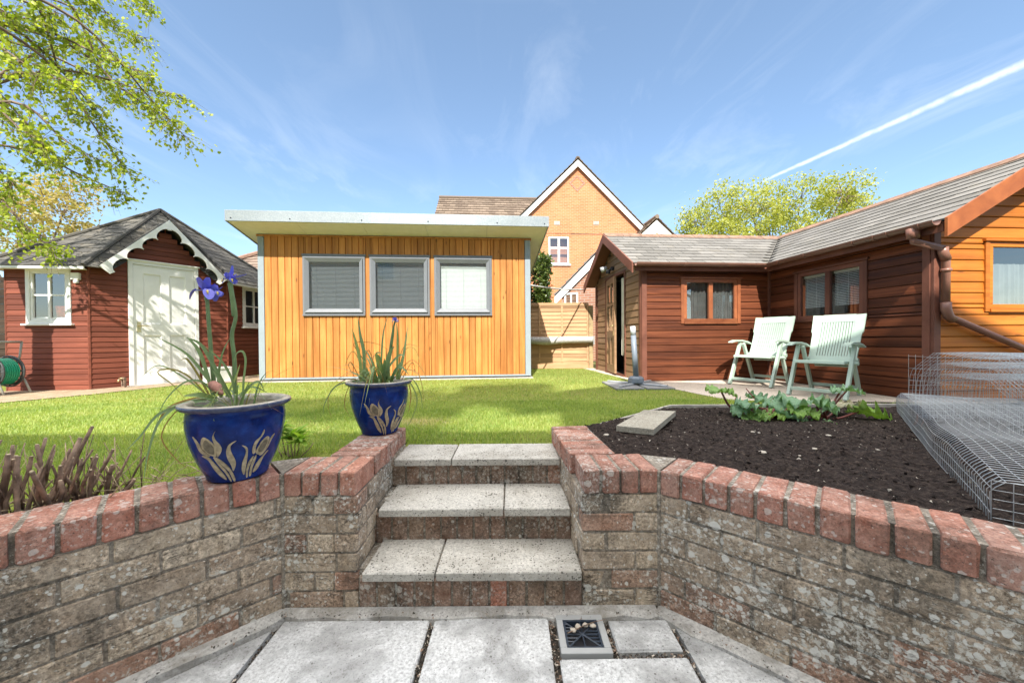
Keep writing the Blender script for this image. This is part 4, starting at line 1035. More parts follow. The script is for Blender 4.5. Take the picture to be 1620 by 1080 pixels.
for ya, yb_2 in ((-e, vv), (vv, WD + e)):
    za, zb2 = (zE, RZ) if ya < vv - .01 and yb_2 <= vv + .01 else (RZ, zE)
    mb.add([(XA - .24, ya, za - .03), (XA - .24, yb_2, zb2 - .03), (XA + .01, yb_2, zb2 - .03), (XA + .01, ya, za - .03)], [(0, 1, 2, 3)])
mb.build('verge_soffit', 'cabin_trim', cb); mb = MB()
for xa_, xb_ in ((-e, rx), (rx, WD + e)):
    za, zb2 = (zE, RZ) if xa_ < rx - .01 and xb_ <= rx + .01 else (RZ, zE)
    mb.add([(xa_, -BL - .25, za - .03), (xb_, -BL - .25, zb2 - .03), (xb_, -BL + .01, zb2 - .03), (xa_, -BL + .01, za - .03)], [(0, 1, 2, 3)])
mb.build('verge_soffit', 'cabin_trim', cb)
# gutters: half-round channel
def gutter(mb, a, b, r_=.052, th=.006):
    a, b = V(a), V(b); u = (b - a).normalized(); sd = V((-u.y, u.x, 0)); n_ = 10
    outer = [sd * (r_ * math.cos(math.pi + math.pi * k / n_)) + Z_ * (r_ * math.sin(math.pi + math.pi * k / n_)) for k in range(n_ + 1)]
    inner = [p * (1 - th / r_) for p in outer[::-1]]
    vs = [a + p for p in outer + inner] + [b + p for p in outer + inner]; N = 2 * (n_ + 1)
    fs = [(i, (i + 1) % N, N + (i + 1) % N, N + i) for i in range(N)]
    fs += [(i, i + 1, N - 2 - i, N - 1 - i) for i in range(n_)] + [(N + N - 1 - i, N + N - 2 - i, N + i + 1, N + i) for i in range(n_)]
    mb.add(vs, fs, .5)
gz = EZ + .012; ge = e + .055
mb = MB(); gutter(mb, (XA - .22, -ge, gz), (-ge + .01, -ge, gz)); gutter(mb, (-ge, -ge + .03, gz), (-ge, -BL - .22, gz))
for p_ in ((XA + .55, 'x'), (XA + 1.15, 'x'), (-.45, 'x'), (-.5, 'y'), (-.95, 'y'), (-1.62, 'y'), (-1.86, 'y'), (-2.0, 'y'), (-2.3, 'y')):
    k_, d_ = p_
    if d_ == 'x': gutter(mb, (k_ - .02, -ge, gz), (k_ + .02, -ge, gz), .058, .011)
    else: gutter(mb, (-ge, k_ + .02, gz), (-ge, k_ - .02, gz), .058, .011)
mb.build('gutter', 'gutter_brown', cb, True).data.polygons.foreach_set('use_smooth', [False] * len(mb.f))
pr_ = .032; yC = -BL - .075
mb = MB()
g0 = V((-ge, -BL - .02, gz - .03)); t1 = V((-ge, -BL - .02, gz - .13)); e1 = V((.02, yC, gz - .26)); dn = V((.055, yC, gz - .33)); bt = V((.055, yC, .985)); el = V((.085, yC, .91))
end = CAB.hit(1640, 560, 1, yC)
mb.tube([g0, t1], [.058, .05], 14); mb.tube([t1 + Z_ * .02, t1 - Z_ * .03, e1 + Z_ * .02, e1, dn, bt + Z_ * .02], pr_, 14); mb.tube([bt + Z_ * .07, bt, el, el + V((.05, 0, -.035))], .042, 14)
mb.tube([el, V((end.x, yC, end.z)), V((end.x + .6, yC, end.z - .25))], pr_, 14); mb.tube([dn - Z_ * .12, dn - Z_ * .15], .043, 14)
mb.tube([e1 + Z_ * .03, e1 - Z_ * .02, dn - Z_ * .03], .041, 14)
mb.build('downpipe', 'pipe_brown', cb, True)
# windows
def cabin_window(wl, w_, fmat, blindtilt=None, mull=True, cloth=False):
    q0, q1, z0, z1 = w_
    mb = MB(); wl.ring(mb, q0, q1, z0, z1, .05, -.02, .024, .003); m1 = (q0 + q1) / 2
    if mull: wl.box(mb, m1 - .035, m1 + .035, -.018, .026, z0 + .05, z1 - .05, None, 0, .003)
    mb2 = mb.build('window', fmat, cb)
    mb = MB(); tw = .052
    wl.box(mb, q0 - tw, q0 - .001, .0, .034, z0 - .03, z1 + .005, None, 0, .003); wl.box(mb, q1 + .001, q1 + tw, .0, .034, z0 - .03, z1 + .005, None, 0, .003)
    wl.box(mb, q0 - tw - .02, q1 + tw + .02, .0, .05, z1 + .006, z1 + .032, None, 0, .003); wl.box(mb, q0, q1, .0, .045, z0 - .035, z0 - .001, None, 0, .003)
    mb.build('window_trim', fmat, mb2)
    for a, b in (((q0 + .05, m1 - .035), (m1 + .035, q1 - .05)) if mull else ((q0 + .05, q1 - .05),)):
        pane(wl, mb2, a, b, z0 + .05, z1 - .05, .002)
        if blindtilt: blind(wl, mb2, a - .005, b + .005, z0 + (.16 if blindtilt[1] else .05), z1 - .05, -.06, blindtilt[0], .022)
    return mb2
cabin_window(wA, wa, 'cabin_frame'); cabin_window(wB, wb, 'cabin_trim', (R(35), True)); cabin_window(wC, wc, 'cabin_wood_gable', None, False)
# pale net behind the gable window; grey sheet imitates front pane reflections
def net(wl, w_, f, mat):
    mb = MB(); q0, q1, z0, z1 = w_; n = 60; a0, a1 = q0 + .03, q1 - .03
    for i in range(n):
        a, b = a0 + (a1 - a0) * i / n, a0 + (a1 - a0) * (i + 1) / n; g = lambda q: -.07 + .012 * math.sin(q * 95) + .006 * math.sin(q * 37)
        mb.quad(wl.p(a, g(a), z0 + .02), wl.p(b, g(b), z0 + .02), wl.p(b, g(b), z0 + (z1 - z0) * f), wl.p(a, g(a), z0 + (z1 - z0) * f))
    mb.build('window_sheet', mat, cb, True)
net(wA, wa, .99, 'pane_reflection_grey'); net(wC, wc, .70, 'net_pale')
# door: frame, leaf ajar, curtain
mb = MB(); wD.box(mb, dq0 - .05, dq0, -.05, .03, 0, DH + .05, None, 0, .003); wD.box(mb, dq1, dq1 + .05, -.05, .03, 0, DH + .05, None, 0, .003); wD.box(mb, dq0, dq1, -.05, .032, DH, DH + .05); wD.box(mb, dq0 - .02, dq1 + .02, -.05, .05, 0, .035)
mb.build('door_frame', 'cabin_trim', cb)
hg = wD.p(dq0 + .01, .005, 0); th_ = R(7)
dirv = wD.u * math.cos(th_) + wD.n * math.sin(th_); wl = Wall(hg, hg + dirv * .68)
mb = MB(); LW_ = .68
wl.box(mb, 0, .085, -.02, .02, .04, DH - .01, None, 0, .003); wl.box(mb, LW_ - .085, LW_, -.02, .02, .04, DH - .01, None, 0, .003)
for z0, z1 in ((.04, .20), (.70, .84), (DH - .12, DH - .01)): wl.box(mb, .085, LW_ - .085, -.02, .0195, z0, z1)
wl.box(mb, LW_ / 2 - .03, LW_ / 2 + .03, -.02, .019, .20, DH - .12); wl.box(mb, .085, LW_ - .085, -.019, .018, 1.32, 1.37)
wl.box(mb, .085, LW_ - .085, -.008, .006, .20, .70, .3)
dl = mb.build('door', 'cabin_wood_sunlit', cb); pane(wl, dl, .085, LW_ - .085, .84, DH - .12, .0)
mb = MB(); mb.tube([wl.p(LW_ - .04, .02, .93), wl.p(LW_ - .04, .06, .93), wl.p(LW_ - .16, .065, .93)], .010, 8); mb.build('handle', 'brass', dl, True)
mb = MB(); wl.box(mb, LW_ - .075, LW_ - .01, .021, .03, .74, .84, .5, 0, .006); mb.build('padlock', 'brass', dl)
mb = MB(); c0 = dq1 - .26; N = 22
for i in range(N):
    a, b = c0 + .22 * i / N, c0 + .22 * (i + 1) / N; f = lambda q: -.035 + .02 * math.sin(q * 110)
    mb.quad(wD.p(a, f(a), .45 - .02 * (i % 5)), wD.p(b, f(b), .45 - .02 * ((i + 1) % 5)), wD.p(b * .98 + c0 * .02, f(b), DH - .06), wD.p(a * .98 + c0 * .02, f(a), DH - .06))
mb.build('curtain', 'curtain_cloth', cb, True)
# flood lamp on the door end
mb = MB(); lp = wD.p(WD - 1.22, .02, 2.03)
fl_ = None
mb.obox(lp + wD.n * .03, wD.u, wD.n, Z_, .03, .03, .035, .5, 0, .006); mb.tube([lp + wD.n * .05, lp + wD.n * .10 - Z_ * .04], .016, 8)
mb.lathe([(0, .0), (.04, .004), (.045, .05), (.03, .075), (0, .08)], lp + wD.n * .11 - Z_ * .10, 14)
fl_ = mb.build('flood_lamp', 'lamp_black', cb)
mb = MB(); q = lp + wD.n * .10 + wD.u * -.09 + Z_ * .03
mb.tube([q, q + wD.n * .05 - wD.u * .03 - Z_ * .02, q + wD.n * .10 - wD.u * .06 - Z_ * .035], [.03, .05, .055], 12); mb.build('lamp_head', 'plastic_grey', fl_, True)

# ------------------------------------------------------------------ patio by the cabin and path by the summerhouse
pz = .006
flat('paved_terrace', [(4.9, 3.86), (4.6, 3.9), (2.42, 4.16), (2.24, 4.93), (1.97, 5.95), (1.62, 8.55), (2.2, 8.6), (2.6, 6.5), (5.2, 6.6), (7.5, 4.6), (7.5, 3.86)], pz, 'pale_paving')
mb = MB()   # dark joints of the terrace as shallow grooves
for i in range(-5, 6):
    a = CAB.w((-2.9 + 0 * i, -.1 - .6 * abs(i) if False else 0, 0))
flat('garden_path', [(-9.6, 3.98), (-5.98, 4.23), (-5.58, 4.93), (-5.28, 5.85), (-4.55, 6.28), (-4.2, 6.24), (-4.3, 7.4), (-5.15, 7.4), (-5.3, 6.9), (-6.2, 5.4), (-7.3, 5.3), (-9.6, 5.2)], .010, 'gravel_path')
# ------------------------------------------------------------------ soil bed
def soil_in(x, y):
    if y > min(2.72 + (x - .5) * .868, 3.585): return False
    if x < .47 and y < 2.46: return False
    if x < .66: return y > 1.81
    return wing_d_right(x, y) > .205
def soil_z(x, y):
    f = min(max((y - 1.2) / 2.2, 0), 1); b = .115 - .075 * f
    return b + .022 * mnoise.noise(V((x * 3, y * 3, 0))) + .016 * mnoise.noise(V((x * 11, y * 11, 3))) + .011 * mnoise.noise(V((x * 31, y * 31, 7))) + .006 * mnoise.noise(V((x * 70, y * 70, 1)))
mb = MB(); st = .02; nx, ny = int(4.6 / st), int(4.2 / st); idx = {}
for i in range(nx + 1):
    for j in range(ny + 1):
        x, y = .35 + i * st, -.6 + j * st
        if soil_in(x, y): idx[i, j] = len(mb.v); mb.v.append((x, y, soil_z(x, y)))
for i in range(nx):
    for j in range(ny):
        k = [(i, j), (i + 1, j), (i + 1, j + 1), (i, j + 1)]
        if all(q in idx for q in k): mb.f.append([idx[q] for q in k]); mb.r.append(.5); mb.mi.append(0)
struct(mb.build('soil_bed', 'soil', smooth=True))
mb = MB(); idx = {}
for i in range(190):
    for j in range(150):
        x, y = -3.5 + i * .014, .1 + j * .014
        d = wing_d_left(x, y)
        if (x < -.90 and .20 < d < .60) : 
            if x > -.935 and y < 1.81: continue
            idx[i, j] = len(mb.v); f = 1 - min(max((d - .25) / .3, 0), 1)
            mb.v.append((x, y, .0 + .085 * f + .02 * mnoise.noise(V((x * 9, y * 9, 2))) + .010 * mnoise.noise(V((x * 32, y * 32, 5)))))
for i in range(190):
    for j in range(150):
        k = [(i, j), (i + 1, j), (i + 1, j + 1), (i, j + 1)]
        if all(q in idx for q in k): mb.f.append([idx[q] for q in k]); mb.r.append(.5); mb.mi.append(0)
struct(mb.build('flower_bed', 'soil', smooth=True))
# crumbs of grit in the soil: uncountable
mb = MB()
for i in range(9000):
    x, y = random.uniform(.5, 3.6), random.uniform(.2, 3.55)
    if not soil_in(x, y): continue
    s_ = random.choice([.002, .003, .003, .004, .005, .008]); pk_ = random.random() < .16; s_ = s_ * (.75 if pk_ else 1.15); z = soil_z(x, y) + s_ * .4
    d = [V((random.uniform(-1, 1), random.uniform(-1, 1), random.uniform(-.5, .8))) * s_ * 1.6 for _ in range(4)]
    mb.add([V((x, y, z)) + q for q in d], [(0, 1, 2), (0, 2, 3), (0, 3, 1), (1, 3, 2)], random.random(), 0 if pk_ else 1)
struct(mb.build('grit', ['stone_pale', 'soil']), 'stuff')
spots = [(959, 685, .022, 'round grey stone at the corner of the soil bed beside the brick pier'), (1206, 718, .024, 'flat buff stone lying in the open soil in front of the rhubarb'), (1289, 709, .016, 'small white flat stone in the soil, right of the buff stone'),
         (1191, 679, .015, 'small buff stone just in front of the main rhubarb clump'), (1201, 680, .012, 'small white stone touching the buff one by the rhubarb'), (1311, 686, .016, 'pale flat stone lying below the two lowest rhubarb leaves'),
         (1389, 713, .010, 'tiny pale stone near the wire mesh cage'), (1265, 716, .009, 'tiny tan stone beside the white flat stone')]
for px, py, s_, lb in spots:
    p = onz(px, py, .09); s_ *= .78; p.z = soil_z(p.x, p.y) + s_ * .25; pebble('stone', p, s_, lb, 'stone', 'stone_pale', 'stones lying on the soil bed', .45)
# timber edging of the bed
ed = tag(empty('bed_edging', (.9, 3.0, 0)), 'weathered grey board edging along the back of the soil bed', 'edging')
q0, q1, q2 = V((.51, 2.70, 0)), V((1.53, 3.60, 0)), V((4.2, 3.57, 0))
for a, b in ((q0, q1), (q1, q2)):
    mb = MB(); w_ = Wall(a - V((.9, 3.0, 0)), b - V((.9, 3.0, 0))); w_.box(mb, 0, w_.L, -.011, .011, -.05, .062, None, 0, .004); mb.build('board', 'edging_wood', ed)
sb_ = tag(empty('paving_slab', onz(1022, 663, .10)), 'loose pale concrete slab lying tilted on the soil bed', 'slab')
P = [q - V((0, 0, .043)) for q in (onz(975, 673, .118), onz(1034, 679, .118), onz(1069, 650, .118), onz(1019, 648, .118))]
mb = MB(); c_ = sb_.location; PP = [p - c_ for p in P]
mb.poly_ext([p + V((0, 0, .005)) for p in PP], V((0, 0, .038)), .5); mb.build('slab_body', 'garden_slab', sb_)

# ------------------------------------------------------------------ blue pots
def pot_r(z):
    tab = [(0, .100), (.02, .108), (.05, .122), (.078, .134), (.12, .149), (.163, .160), (.21, .168), (.25, .1705), (.268, .169), (.278, .167)]
    return float(np.interp(z, [a for a, _ in tab], [b for _, b in tab]))
from mathutils.geometry import interpolate_bezier
def make_pot():
    root = empty('flower_pot', (0, 0, 0))
    prof = [(0, .0), (.100, 0), (.106, .006)] + [(pot_r(z), z) for z in np.linspace(.015, .278, 22)] + [(.168, .288), (.182, .294)]
    mb = MB(); mb.lathe(prof, n=64, r=.5); mb.build('pot_body', 'pot_glaze', root, True)
    mb = MB(); mb.lathe([(.180, .291), (.190, .297), (.194, .305), (.191, .313), (.180, .317), (.166, .315), (.158, .307), (.155, .29)], n=64, r=.5); mb.f = [f for f in mb.f]; n_ = 7
    for i_ in range(len(mb.f)): mb.mi[i_] = 1 if i_ % n_ >= 3 else 0
    mb.build('rim', ['pot_rim', 'pot_lip'], root, True)
    mb = MB(); mb.lathe([(.157, .300), (.154, .27), (.150, .25)], n=48, r=.5); mb.build('pot_lining', 'pot_inner', root, True)
    mb = MB(); vs = []; n = 32
    mb.lathe([(.151, .262), (.10, .268), (.05, .272), (0, .27)], n=n, r=.5)
    mb.v = [(x, y, z + .012 * mnoise.noise(V((x * 40, y * 40, 0)))) for x, y, z in mb.v]; mb.build('potting_soil', 'soil', root, True)
    shp = [[(258, 508), (300, 560), (330, 620), (345, 640), (395, 690), (350, 680), (310, 640), (285, 570)],
           [(340, 510), (400, 550), (440, 610), (445, 690), (420, 690), (370, 660), (325, 590)],
           [(440, 455), (425, 490), (440, 540), (470, 580), (487, 630), (470, 680), (452, 700), (448, 650), (430, 580), (415, 510)],
           [(435, 700), (500, 760), (560, 850), (592, 960), (575, 965), (540, 860), (490, 790), (425, 712)],
           [(420, 705), (478, 780), (530, 870), (560, 960), (550, 962), (515, 880), (465, 795)],
           [(330, 690), (380, 700), (430, 770), (490, 870), (520, 945), (470, 900), (420, 820), (380, 730)],
           [(605, 562), (560, 600), (560, 660), (590, 740), (597, 800), (575, 860), (560, 800), (530, 720), (522, 650), (545, 590)],
           [(650, 615), (690, 640), (697, 690), (685, 800), (665, 920), (645, 870), (650, 790), (680, 700), (675, 650)],
           [(870, 575), (885, 610), (850, 690), (800, 740), (765, 720), (775, 680), (820, 610)],
           [(840, 500), (835, 540), (790, 600), (765, 650), (762, 700), (740, 720), (735, 670), (760, 600), (810, 560)],
           [(938, 568), (905, 620), (870, 690), (820, 748), (795, 748), (855, 690), (885, 640), (900, 600)],
           [(770, 740), (740, 780), (715, 860), (705, 945), (722, 940), (735, 860), (760, 790)],
           [(745, 740), (700, 800), (680, 880), (680, 950), (692, 950), (700, 870), (730, 790)],
           [(875, 725), (830, 760), (770, 830), (735, 915), (770, 900), (800, 850), (830, 780)]]
    mb = MB()
    for pl in shp:
        n = len(pl); dense = []
        for i in range(n):   # round the outline (Catmull-Rom)
            p0, p1, p2, p3 = (np.array(pl[(i + k - 1) % n], float) for k in range(4))
            for tt in (0, .34, .67): dense.append(.5 * ((2 * p1) + (-p0 + p2) * tt + (2 * p0 - 5 * p1 + 4 * p2 - p3) * tt ** 2 + (-p0 + 3 * p1 - 3 * p2 + p3) * tt ** 3))
        tri = tessellate_polygon([[V((x, y, 0)) for x, y in dense]]); b = []
        for x, y in dense:
            z = (985 - y) / 685 * .290; hwid = 455 * pot_r(z) / .1705; th = math.asin(max(-.97, min(.97, (x - 618) / hwid))) - math.pi / 2
            rr = pot_r(z) + .0022; b.append(V((rr * math.cos(th), rr * math.sin(th), z)))
        mb.add(b, [tuple(q) for q in tri], None)
        if pl in (shp[1], shp[8]):
            cx_ = sum(p[0] for p in dense) / len(dense); cy_ = sum(p[1] for p in dense) / len(dense); b2 = []
            for x, y in dense:
                x, y = cx_ + (x - cx_) * .66, cy_ + (y - cy_) * .72; z = (985 - y) / 685 * .290; hwid = 455 * pot_r(z) / .1705; th = math.asin(max(-.97, min(.97, (x - 618) / hwid))) - math.pi / 2; rr = pot_r(z) + .0042; b2.append(V((rr * math.cos(th), rr * math.sin(th), z)))
            mb.add(b2, [tuple(q) for q in tri], None, 1)
    mo = mb.build('tulip_motif', ['pot_motif', 'motif_dark'], root)
    md = mo.modifiers.new('sub', 'SUBSURF'); md.subdivision_type = 'SIMPLE'; md.levels = md.render_levels = 0
    sw = mo.modifiers.new('thick', 'SOLIDIFY'); sw.thickness = .003; sw.offset = 0
    return root
pt1 = make_pot(); PC1 = V((-1.165, 1.578, ZT + .001)); PC2 = V((-.815, 2.285, ZT + .001))
pt1.location = PC1; pt1.rotation_euler = (0, 0, math.atan2(PC1.y, PC1.x) - math.pi / 2); pt1.scale = (1.02, 1.02, 1.0)
tag(pt1, 'glossy blue flower pot with tulip motif on the wall corner, nearest the cut shrub stump', 'flower pot', 'blue glazed flower pots on the wall')
pt2 = copy_tree(pt1); pt2.location = PC2; pt2.rotation_euler = (0, 0, math.atan2(PC2.y, PC2.x) - math.pi / 2 + .42); pt2.scale = (1, 1, 1)
tag(pt2, 'glossy blue flower pot on the far end of the pier beside the top step', 'flower pot', 'blue glazed flower pots on the wall')

# irises: everything listed in picture positions at the pot's own distance, with a spread in depth
def cur(pts, Y, dy=0.0, n=10):
    """smooth 3D curve through picture points; the depth drifts by dy along it"""
    P = [at(px, py, Y + dy * i / max(1, len(pts) - 1)) for i, (px, py) in enumerate(pts)]; out = []
    P = [P[0]] + P + [P[-1]]
    for i in range(1, len(P) - 2):
        for k in range(n):
            t = k / n; p0, p1, p2, p3 = P[i - 1], P[i], P[i + 1], P[i + 2]
            out.append(.5 * ((2 * p1) + (p2 - p0) * t + (2 * p0 - 5 * p1 + 4 * p2 - p3) * t * t + (3 * p1 - p0 - 3 * p2 + p3) * t ** 3))
    out.append(P[-2]); return out
def blade(root, pts, Y, dy, wd, mat='iris_leaf', name='leaf'):
    c = cur(pts, Y, dy); n = len(c); mb = MB(); o = root.location
    ws = [wd * min(1, 1.25 * (1 - (i / (n - 1)) ** 2.2) + .02) for i in range(n)]
    mb.ribbon([p - o for p in c], ws, V((random.uniform(-.3, .3), -1, .35)), .35); return mb.build(name, mat, root, True)
def stalk(root, pts, Y, dy, r0, r1, mat='iris_stem', name='stem'):
    c = cur(pts, Y, dy, 6); n = len(c); mb = MB(); mb.tube([p - root.location for p in c], [r0 + (r1 - r0) * i / (n - 1) for i in range(n)], 10); return mb.build(name, mat, root, True)
def petal(mb, o, d, upv, L, wd, curl):
    d = V(d).normalized(); upv = V(upv); sd = d.cross(upv).normalized(); nn = sd.cross(d); rr = random.random(); P = []
    for i in range(7):
        t = i / 6; w_ = wd * math.sin(math.pi * min(1, t * .8 + .12)) ** .8
        c = o + d * (L * t) + nn * (curl * L * t * t) 
        P.append((c - sd * w_ * .5 + nn * w_ * .16, c + nn * .0, c + sd * w_ * .5 + nn * w_ * .16))
    vs = [p for q in P for p in q]; fs = []
    for i in range(6):
        a = i * 3; fs += [(a, a + 1, a + 4, a + 3), (a + 1, a + 2, a + 5, a + 4)]
    mb.add(vs, fs, rr)
def iris_flower(root, px, py, Y, s_, droopy=False):
    o = at(px, py, Y) - root.location; mb = MB()
    fallsd = [(-.85, -.55), (.80, -.60), (.05, .95)] if not droopy else [(-.5, -.5), (.7, -.3), (.1, .8)]
    for dx_, dy_ in fallsd:      # falls: out, then hanging down with the broad face outward
        d = V((dx_, dy_, .05)); tipd = V((dx_ * .55, dy_ * .55, -.75)); m_ = o + d * (s_ * .55)
        petal(mb, o, d, (0, 0, 1), s_ * .75, s_ * .42, -.15); petal(mb, m_ + V((0, 0, .004)), tipd, V((dx_, dy_, .7)), s_ * (.95 if not droopy else .6), s_ * .80, -.2)
    for dx_, dy_ in ((-.32, -.15), (.34, -.1), (.05, .35), (-.1, -.3)):
        petal(mb, o, V((dx_, dy_, 1)), V((dx_, dy_ - .6, 0)), s_ * (1.15 if not droopy else .8), s_ * .58, .15)
    for dx_, dy_ in ((-.9, .2), (.9, .25), (.55, -.8)):
        petal(mb, o, V((dx_, dy_, .45)), (0, 0, 1), s_ * .9, s_ * .4, .25)
    fo = mb.build('flower', 'iris_petal', root, True)
    for dx_, dy_ in fallsd[:2]:
        mb = MB(); c = o + V((dx_, dy_, 0)) * (s_ * .72) + V((0, -.004, -s_ * .02)); mb.tube([c, c + V((dx_ * .006, dy_ * .006, -s_ * .32))], [.0045, .002], 6); mb.build('flower_signal', 'iris_yellow', fo, True)
    return fo
ir = tag(empty('iris_plant', PC1 + V((0, 0, .27))), 'tall iris with two stems and violet-blue flowers growing in the nearer pot', 'iris', 'irises in the blue pots')
stalk(ir, [(340, 622), (336, 580), (331, 520), (328, 478), (326, 462)], 1.60, 0, .0085, .0065); stalk(ir, [(327, 476), (326, 458)], 1.60, 0, .007, .010)
stalk(ir, [(372, 622), (371, 570), (367, 530), (373, 500), (368, 465), (364, 445)], 1.64, 0, .009, .006); stalk(ir, [(370, 500), (367, 468), (364, 448)], 1.64, 0, .008, .010)
iris_flower(ir, 325, 460, 1.60, .052); iris_flower(ir, 340, 462, 1.61, .040, True); iris_flower(ir, 363, 442, 1.64, .040, True)
f = MB(); petal(f, at(364, 442, 1.64) - ir.location, (.95, -.1, .18), (0, 0, 1), .085, .022, .05); petal(f, at(364, 440, 1.64) - ir.location, (.5, -.1, .6), (0, 0, 1), .05, .018, .5); f.build('flower', 'iris_petal', ir, True)
for pts, dy, wd, mt in (
    ([(338, 625), (318, 560), (296, 533)], .02, .018, 'iris_leaf'), ([(352, 628), (330, 600), (296, 560), (246, 532)], -.06, .013, 'iris_leaf'), ([(365, 628), (340, 580), (318, 545), (294, 534)], .03, .016, 'iris_leaf'),
    ([(330, 630), (296, 640), (252, 655), (222, 690), (200, 712)], -.15, .012, 'iris_leaf'), ([(326, 632), (286, 640), (252, 668), (234, 720), (228, 760)], -.18, .012, 'iris_leaf'), ([(336, 628), (300, 632), (262, 650), (240, 700), (231, 755)], -.1, .009, 'iris_dry'),
    ([(330, 628), (300, 596), (272, 584), (250, 589), (275, 610), (300, 640)], -.08, .007, 'iris_dry'), ([(332, 626), (312, 590), (296, 568), (286, 570)], -.05, .009, 'iris_dry'), ([(322, 630), (280, 650), (256, 690), (278, 725), (300, 742)], -.16, .006, 'iris_dry'),
    ([(345, 632), (310, 652), (284, 672)], -.16, .011, 'iris_leaf'), ([(340, 634), (336, 650), (339, 666)], -.19, .016, 'iris_leaf'), ([(385, 625), (386, 600), (389, 570), (384, 556), (374, 560), (369, 580)], 0, .010, 'iris_leaf'),
    ([(380, 628), (396, 610), (410, 604), (418, 618)], .02, .012, 'iris_leaf'), ([(376, 626), (400, 612), (425, 622)], .06, .007, 'iris_leaf'), ([(350, 628), (346, 600), (352, 560), (364, 534)], .05, .012, 'iris_leaf'), ([(372, 620), (366, 596), (350, 570), (322, 546)], .0, .012, 'iris_leaf'),
    ([(344, 630), (320, 604), (290, 606), (258, 640), (243, 690)], -.05, .008, 'iris_leaf'), ([(358, 628), (372, 600), (380, 575)], .04, .010, 'iris_leaf'), ([(362, 626), (350, 604), (336, 585)], .0, .014, 'iris_leaf'),
    ([(331, 628), (296, 600), (252, 578), (222, 598)], -.02, .006, 'iris_leaf'), ([(340, 632), (318, 625), (290, 626)], -.1, .022, 'iris_leaf')):
    blade(ir, pts, 1.58, dy, wd, mt)
mb = MB(); mb.tube([p - ir.location for p in cur([(333, 606), (342, 612), (352, 624)], 1.56, -.04, 5)], [.002, .012, .016, .019, .017, .02, .018, .014, .011, .008, .004], 9); mb.build('withered_leaf', 'dead_leaf', ir, True)
ir2 = tag(empty('iris_plant', PC2 + V((0, 0, .27))), 'clump of iris leaves with one faded bud growing in the pot by the steps', 'iris', 'irises in the blue pots')
stalk(ir2, [(612, 600), (616, 560), (621, 525), (625, 508)], 2.28, 0, .007, .005); iris_flower(ir2, 625, 507, 2.28, .026, True)
for pts, dy, wd, mt in (
    ([(572, 603), (570, 570), (563, 540), (557, 520)], 0, .022, 'iris_leaf'), ([(576, 603), (576, 560), (570, 530), (566, 500)], .03, .020, 'iris_leaf'), ([(603, 600), (604, 560), (607, 525), (614, 498)], .02, .012, 'iris_leaf'),
    ([(612, 600), (617, 560), (622, 530), (624, 508)], .02, .016, 'iris_leaf'), ([(628, 600), (629, 560), (629, 530), (627, 510)], -.02, .014, 'iris_leaf'), ([(630, 600), (637, 570), (642, 540), (645, 514)], .0, .015, 'iris_leaf'),
    ([(606, 604), (600, 580), (596, 560), (603, 558)], -.05, .022, 'iris_leaf'), ([(612, 604), (612, 580), (618, 556), (624, 548)], -.05, .030, 'iris_leaf'), ([(598, 604), (592, 590), (592, 572)], -.06, .026, 'iris_leaf'), ([(618, 604), (626, 586), (640, 566)], -.04, .020, 'iris_leaf'),
    ([(608, 604), (616, 580), (632, 562), (640, 564)], -.06, .016, 'iris_leaf'), ([(585, 604), (582, 592), (580, 580)], -.05, .02, 'iris_leaf'), ([(610, 604), (604, 575), (598, 562), (590, 564)], -.03, .014, 'iris_leaf'), ([(602, 604), (608, 582), (608, 566)], -.07, .024, 'iris_leaf'),
    ([(620, 604), (624, 590), (634, 580), (648, 594)], -.1, .018, 'iris_leaf'), ([(570, 602), (552, 604), (530, 612), (514, 638), (511, 655)], -.03, .009, 'iris_leaf'), ([(568, 602), (548, 600), (524, 618), (519, 640), (524, 660)], .0, .006, 'iris_dry'),
    ([(575, 600), (571, 578), (559, 556), (548, 572), (543, 600)], .05, .005, 'iris_dry'), ([(580, 600), (575, 570), (560, 545), (575, 541), (600, 545), (625, 560)], .08, .005, 'iris_dry'), ([(600, 600), (590, 570), (583, 554), (575, 570), (566, 592)], .03, .005, 'iris_dry'),
    ([(640, 598), (652, 610), (660, 635), (650, 665), (640, 676)], -.02, .009, 'iris_leaf'), ([(642, 598), (655, 602), (666, 625), (668, 650)], .03, .007, 'iris_leaf'), ([(636, 600), (650, 575), (656, 580), (660, 610)], .05, .005, 'iris_dry'),
    ([(630, 600), (634, 560), (645, 545), (668, 552), (690, 572)], .06, .004, 'iris_dry'), ([(628, 598), (640, 555), (656, 552), (665, 575), (672, 590)], .03, .005, 'iris_dry'), ([(632, 600), (640, 585), (660, 590), (668, 612), (670, 640)], -.02, .006, 'iris_dry'),
    ([(645, 600), (650, 625), (646, 655)], -.06, .006, 'iris_dry'), ([(566, 604), (552, 612), (545, 640), (556, 662)], -.06, .005, 'iris_dry'), ([(622, 600), (650, 570), (668, 585), (676, 604)], .02, .005, 'iris_dry'), ([(570, 600), (556, 574), (552, 580), (564, 600)], -.02, .006, 'iris_dry')):
    blade(ir2, pts, 2.28, dy, wd, mt)

